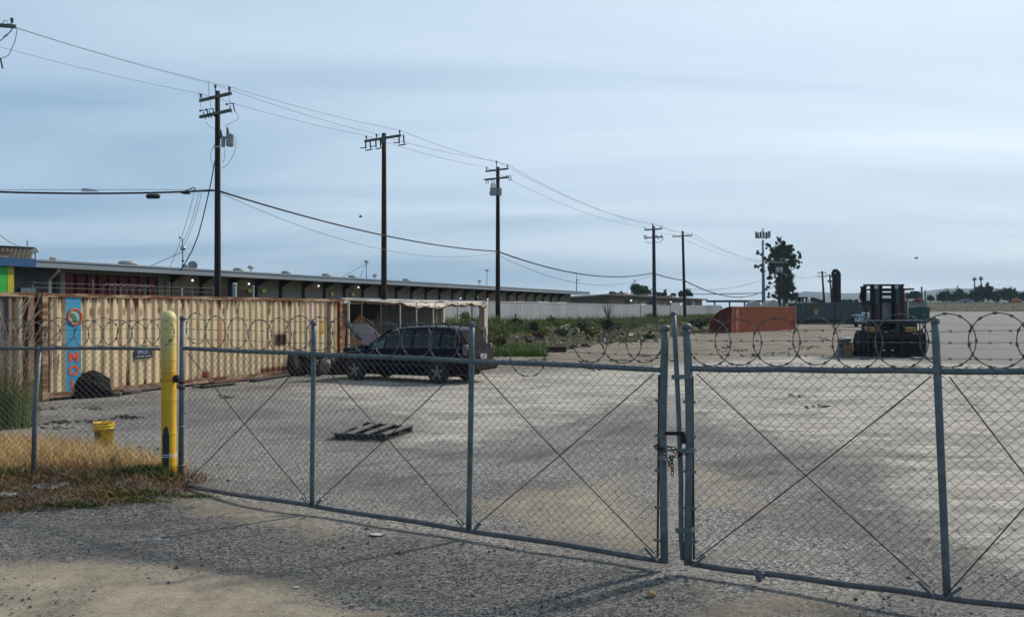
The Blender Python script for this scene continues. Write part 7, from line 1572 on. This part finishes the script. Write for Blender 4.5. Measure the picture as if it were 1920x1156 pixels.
# loose gravel
def pebbles(name, label, n, xr, yr, s0, s1, mat, seed, near=None):
    r_ = np.random.default_rng(seed); Y = yr[0] + (yr[1] - yr[0]) * r_.uniform(0, 1, n) ** 1.3; X = r_.uniform(-.62, .62, n) * Y; s_ = r_.uniform(s0, s1, n) ** 1.0 * np.where(r_.uniform(0, 1, n) < .05, 2.0, 1)
    oc = np.array([(1, 0, 0), (0, 1, 0), (-1, 0, 0), (0, -1, 0), (0, 0, 1), (0, 0, -1)], float); th = r_.uniform(0, 6.28, n)
    V = oc[None] * (s_[:, None, None] * r_.uniform(.6, 1.3, (n, 6, 1))); c_, sn = np.cos(th)[:, None], np.sin(th)[:, None]; x_ = V[:, :, 0] * c_ - V[:, :, 1] * sn; y_ = V[:, :, 0] * sn + V[:, :, 1] * c_
    V = np.stack([x_ + X[:, None], y_ + Y[:, None], V[:, :, 2] * .6 + (zg(X, Y) + s_ * .15)[:, None]], -1).reshape(-1, 3)
    f = np.array([(0, 1, 4), (1, 2, 4), (2, 3, 4), (3, 0, 4), (1, 0, 5), (2, 1, 5), (3, 2, 5), (0, 3, 5)]); Q = (np.arange(n)[:, None, None] * 6 + f[None]).reshape(-1, 3)
    o_ = fastmesh(name, V, Q, mat); tag(o_, label, 'gravel', None, 'stuff')
def pebmat(nm, a, b):
    t_ = NT(nm); v_ = t_.voro(30, out='Color'); s2 = t_.n.new('ShaderNodeSeparateColor'); t_.l.new(v_, s2.inputs[0]); t_.put(t_.b.inputs['Base Color'], t_.mix(s2.outputs[0], a, b)); t_.b.inputs['Roughness'].default_value = .9; return t_.mat
pebbles('loose_gravel', 'loose grey stones strewn in front of and behind the gate', 26000, None, (5.5, 20), .003, .009, pebmat('grey_pebble', (.06, .062, .068), (.30, .295, .285)), 41)
pebbles('loose_gravel', 'dark coarser stones scattered over the gravel', 2600, None, (5.6, 26), .008, .017, pebmat('dark_pebble', (.025, .024, .024), (.09, .085, .08)), 43)
pebbles('loose_gravel', 'pale loose stone chips strewn over the ground', 1500, None, (5.5, 24), .004, .011, pebmat('pale_pebble', (.34, .33, .31), (.5, .48, .45)), 42)
# litter
def litter(nm, lb, px, py, w_, d_, mat, seed):
    r_ = random.Random(seed); m = MB(); n = 7; vs = []
    for i in range(n):
        for j in range(n):
            x, y = (i / (n - 1) - .5) * w_, (j / (n - 1) - .5) * d_; k_ = 1 - .35 * abs(x / w_ * 2) ** 2; vs.append((x + r_.uniform(-.01, .01), y * k_, .012 + r_.uniform(0, .035) * (w_ / .3)))
    fs = [(i * n + j, (i + 1) * n + j, (i + 1) * n + j + 1, i * n + j + 1) for i in range(n - 1) for j in range(n - 1)]; m.add(vs, fs); m.add([(a, b, c - .006) for a, b, c in vs], [f[::-1] for f in fs]); o_ = m.build(nm, mat, None, False); p = P(px, py); o_.location = (p.x, p.y, gz(p.x, p.y)); o_.rotation_euler = (0, 0, r_.uniform(-.4, .4)); tag(o_, lb, 'litter')
lwm = M('white_plastic', (.6, .6, .58), (.45, .45, .45), 8, .5); 
litter('litter', 'flat white scrap lying in front of the gate middle', 706, 1004, .13, .08, lwm, 1); litter('litter', 'thin white strip on the gravel below the verge', 299, 1015, .17, .025, lwm, 2); litter('litter', 'tiny white scrap near the bottom left dirt', 555, 1103, .05, .03, lwm, 3)
litter('plastic_bag', 'bluish grey plastic sheet caught in the dead grass', 95, 930, .38, .30, M('grey_plastic_sheet', (.26, .28, .31), (.17, .19, .22), 8, .4), 4); litter('plastic_bag', 'white crumpled bag at the left edge of the verge', 8, 943, .32, .14, lwm, 5)
o = MB().blob((0, 0, .02), (.04, .035, .028), jit=.2).build('stone', M('orange_stone', (.42, .28, .14), None, 8)); o.location = P(1222, 1118); tag(o, 'single orange-tan stone below the gate opening', 'stone')
for px, py, lb in ((676, 406, 'tiny bird flying left of the second big pole'), (1718, 484, 'tiny bird flying above the forklift')):
    p = PD(px, py, 60); o_ = thing('bird', lb, 'bird', p, 0); s_ = .13; MB().blob((0, 0, 0), (s_, .05, .05), jit=.05).build('body', black, o_)
    MB().add([(-.05, .02, 0), (.08, .02, .0), (.0, .25, .12), (-.05, .02, -.01), (.08, .02, -.01), (.0, .25, .11)], [(0, 1, 2), (5, 4, 3)]).build('wing', black, o_); MB().add([(-.05, -.02, 0), (.08, -.02, .0), (.0, -.25, .12), (-.05, -.02, -.01), (.08, -.02, -.01), (.0, -.25, .11)], [(2, 1, 0), (3, 4, 5)]).build('wing', black, o_)

# ---------------------------------------------------------------- haze
hb_ = MB().bb((-3100, -60, -1.0), (5100, 3900, 160)).build('haze', bpy.data.materials.new('haze_air')); tag(hb_, kind='stuff')
hmt = hb_.data.materials[0]; hmt.use_nodes = True; hn = hmt.node_tree; hn.nodes.clear()
ho = hn.nodes.new('ShaderNodeOutputMaterial'); pv = hn.nodes.new('ShaderNodeVolumePrincipled'); pv.inputs['Color'].default_value = (.55, .78, 1.0, 1); pv.inputs['Density'].default_value = .00016; pv.inputs['Anisotropy'].default_value = 0.0
hn.links.new(pv.outputs[0], ho.inputs['Volume'])
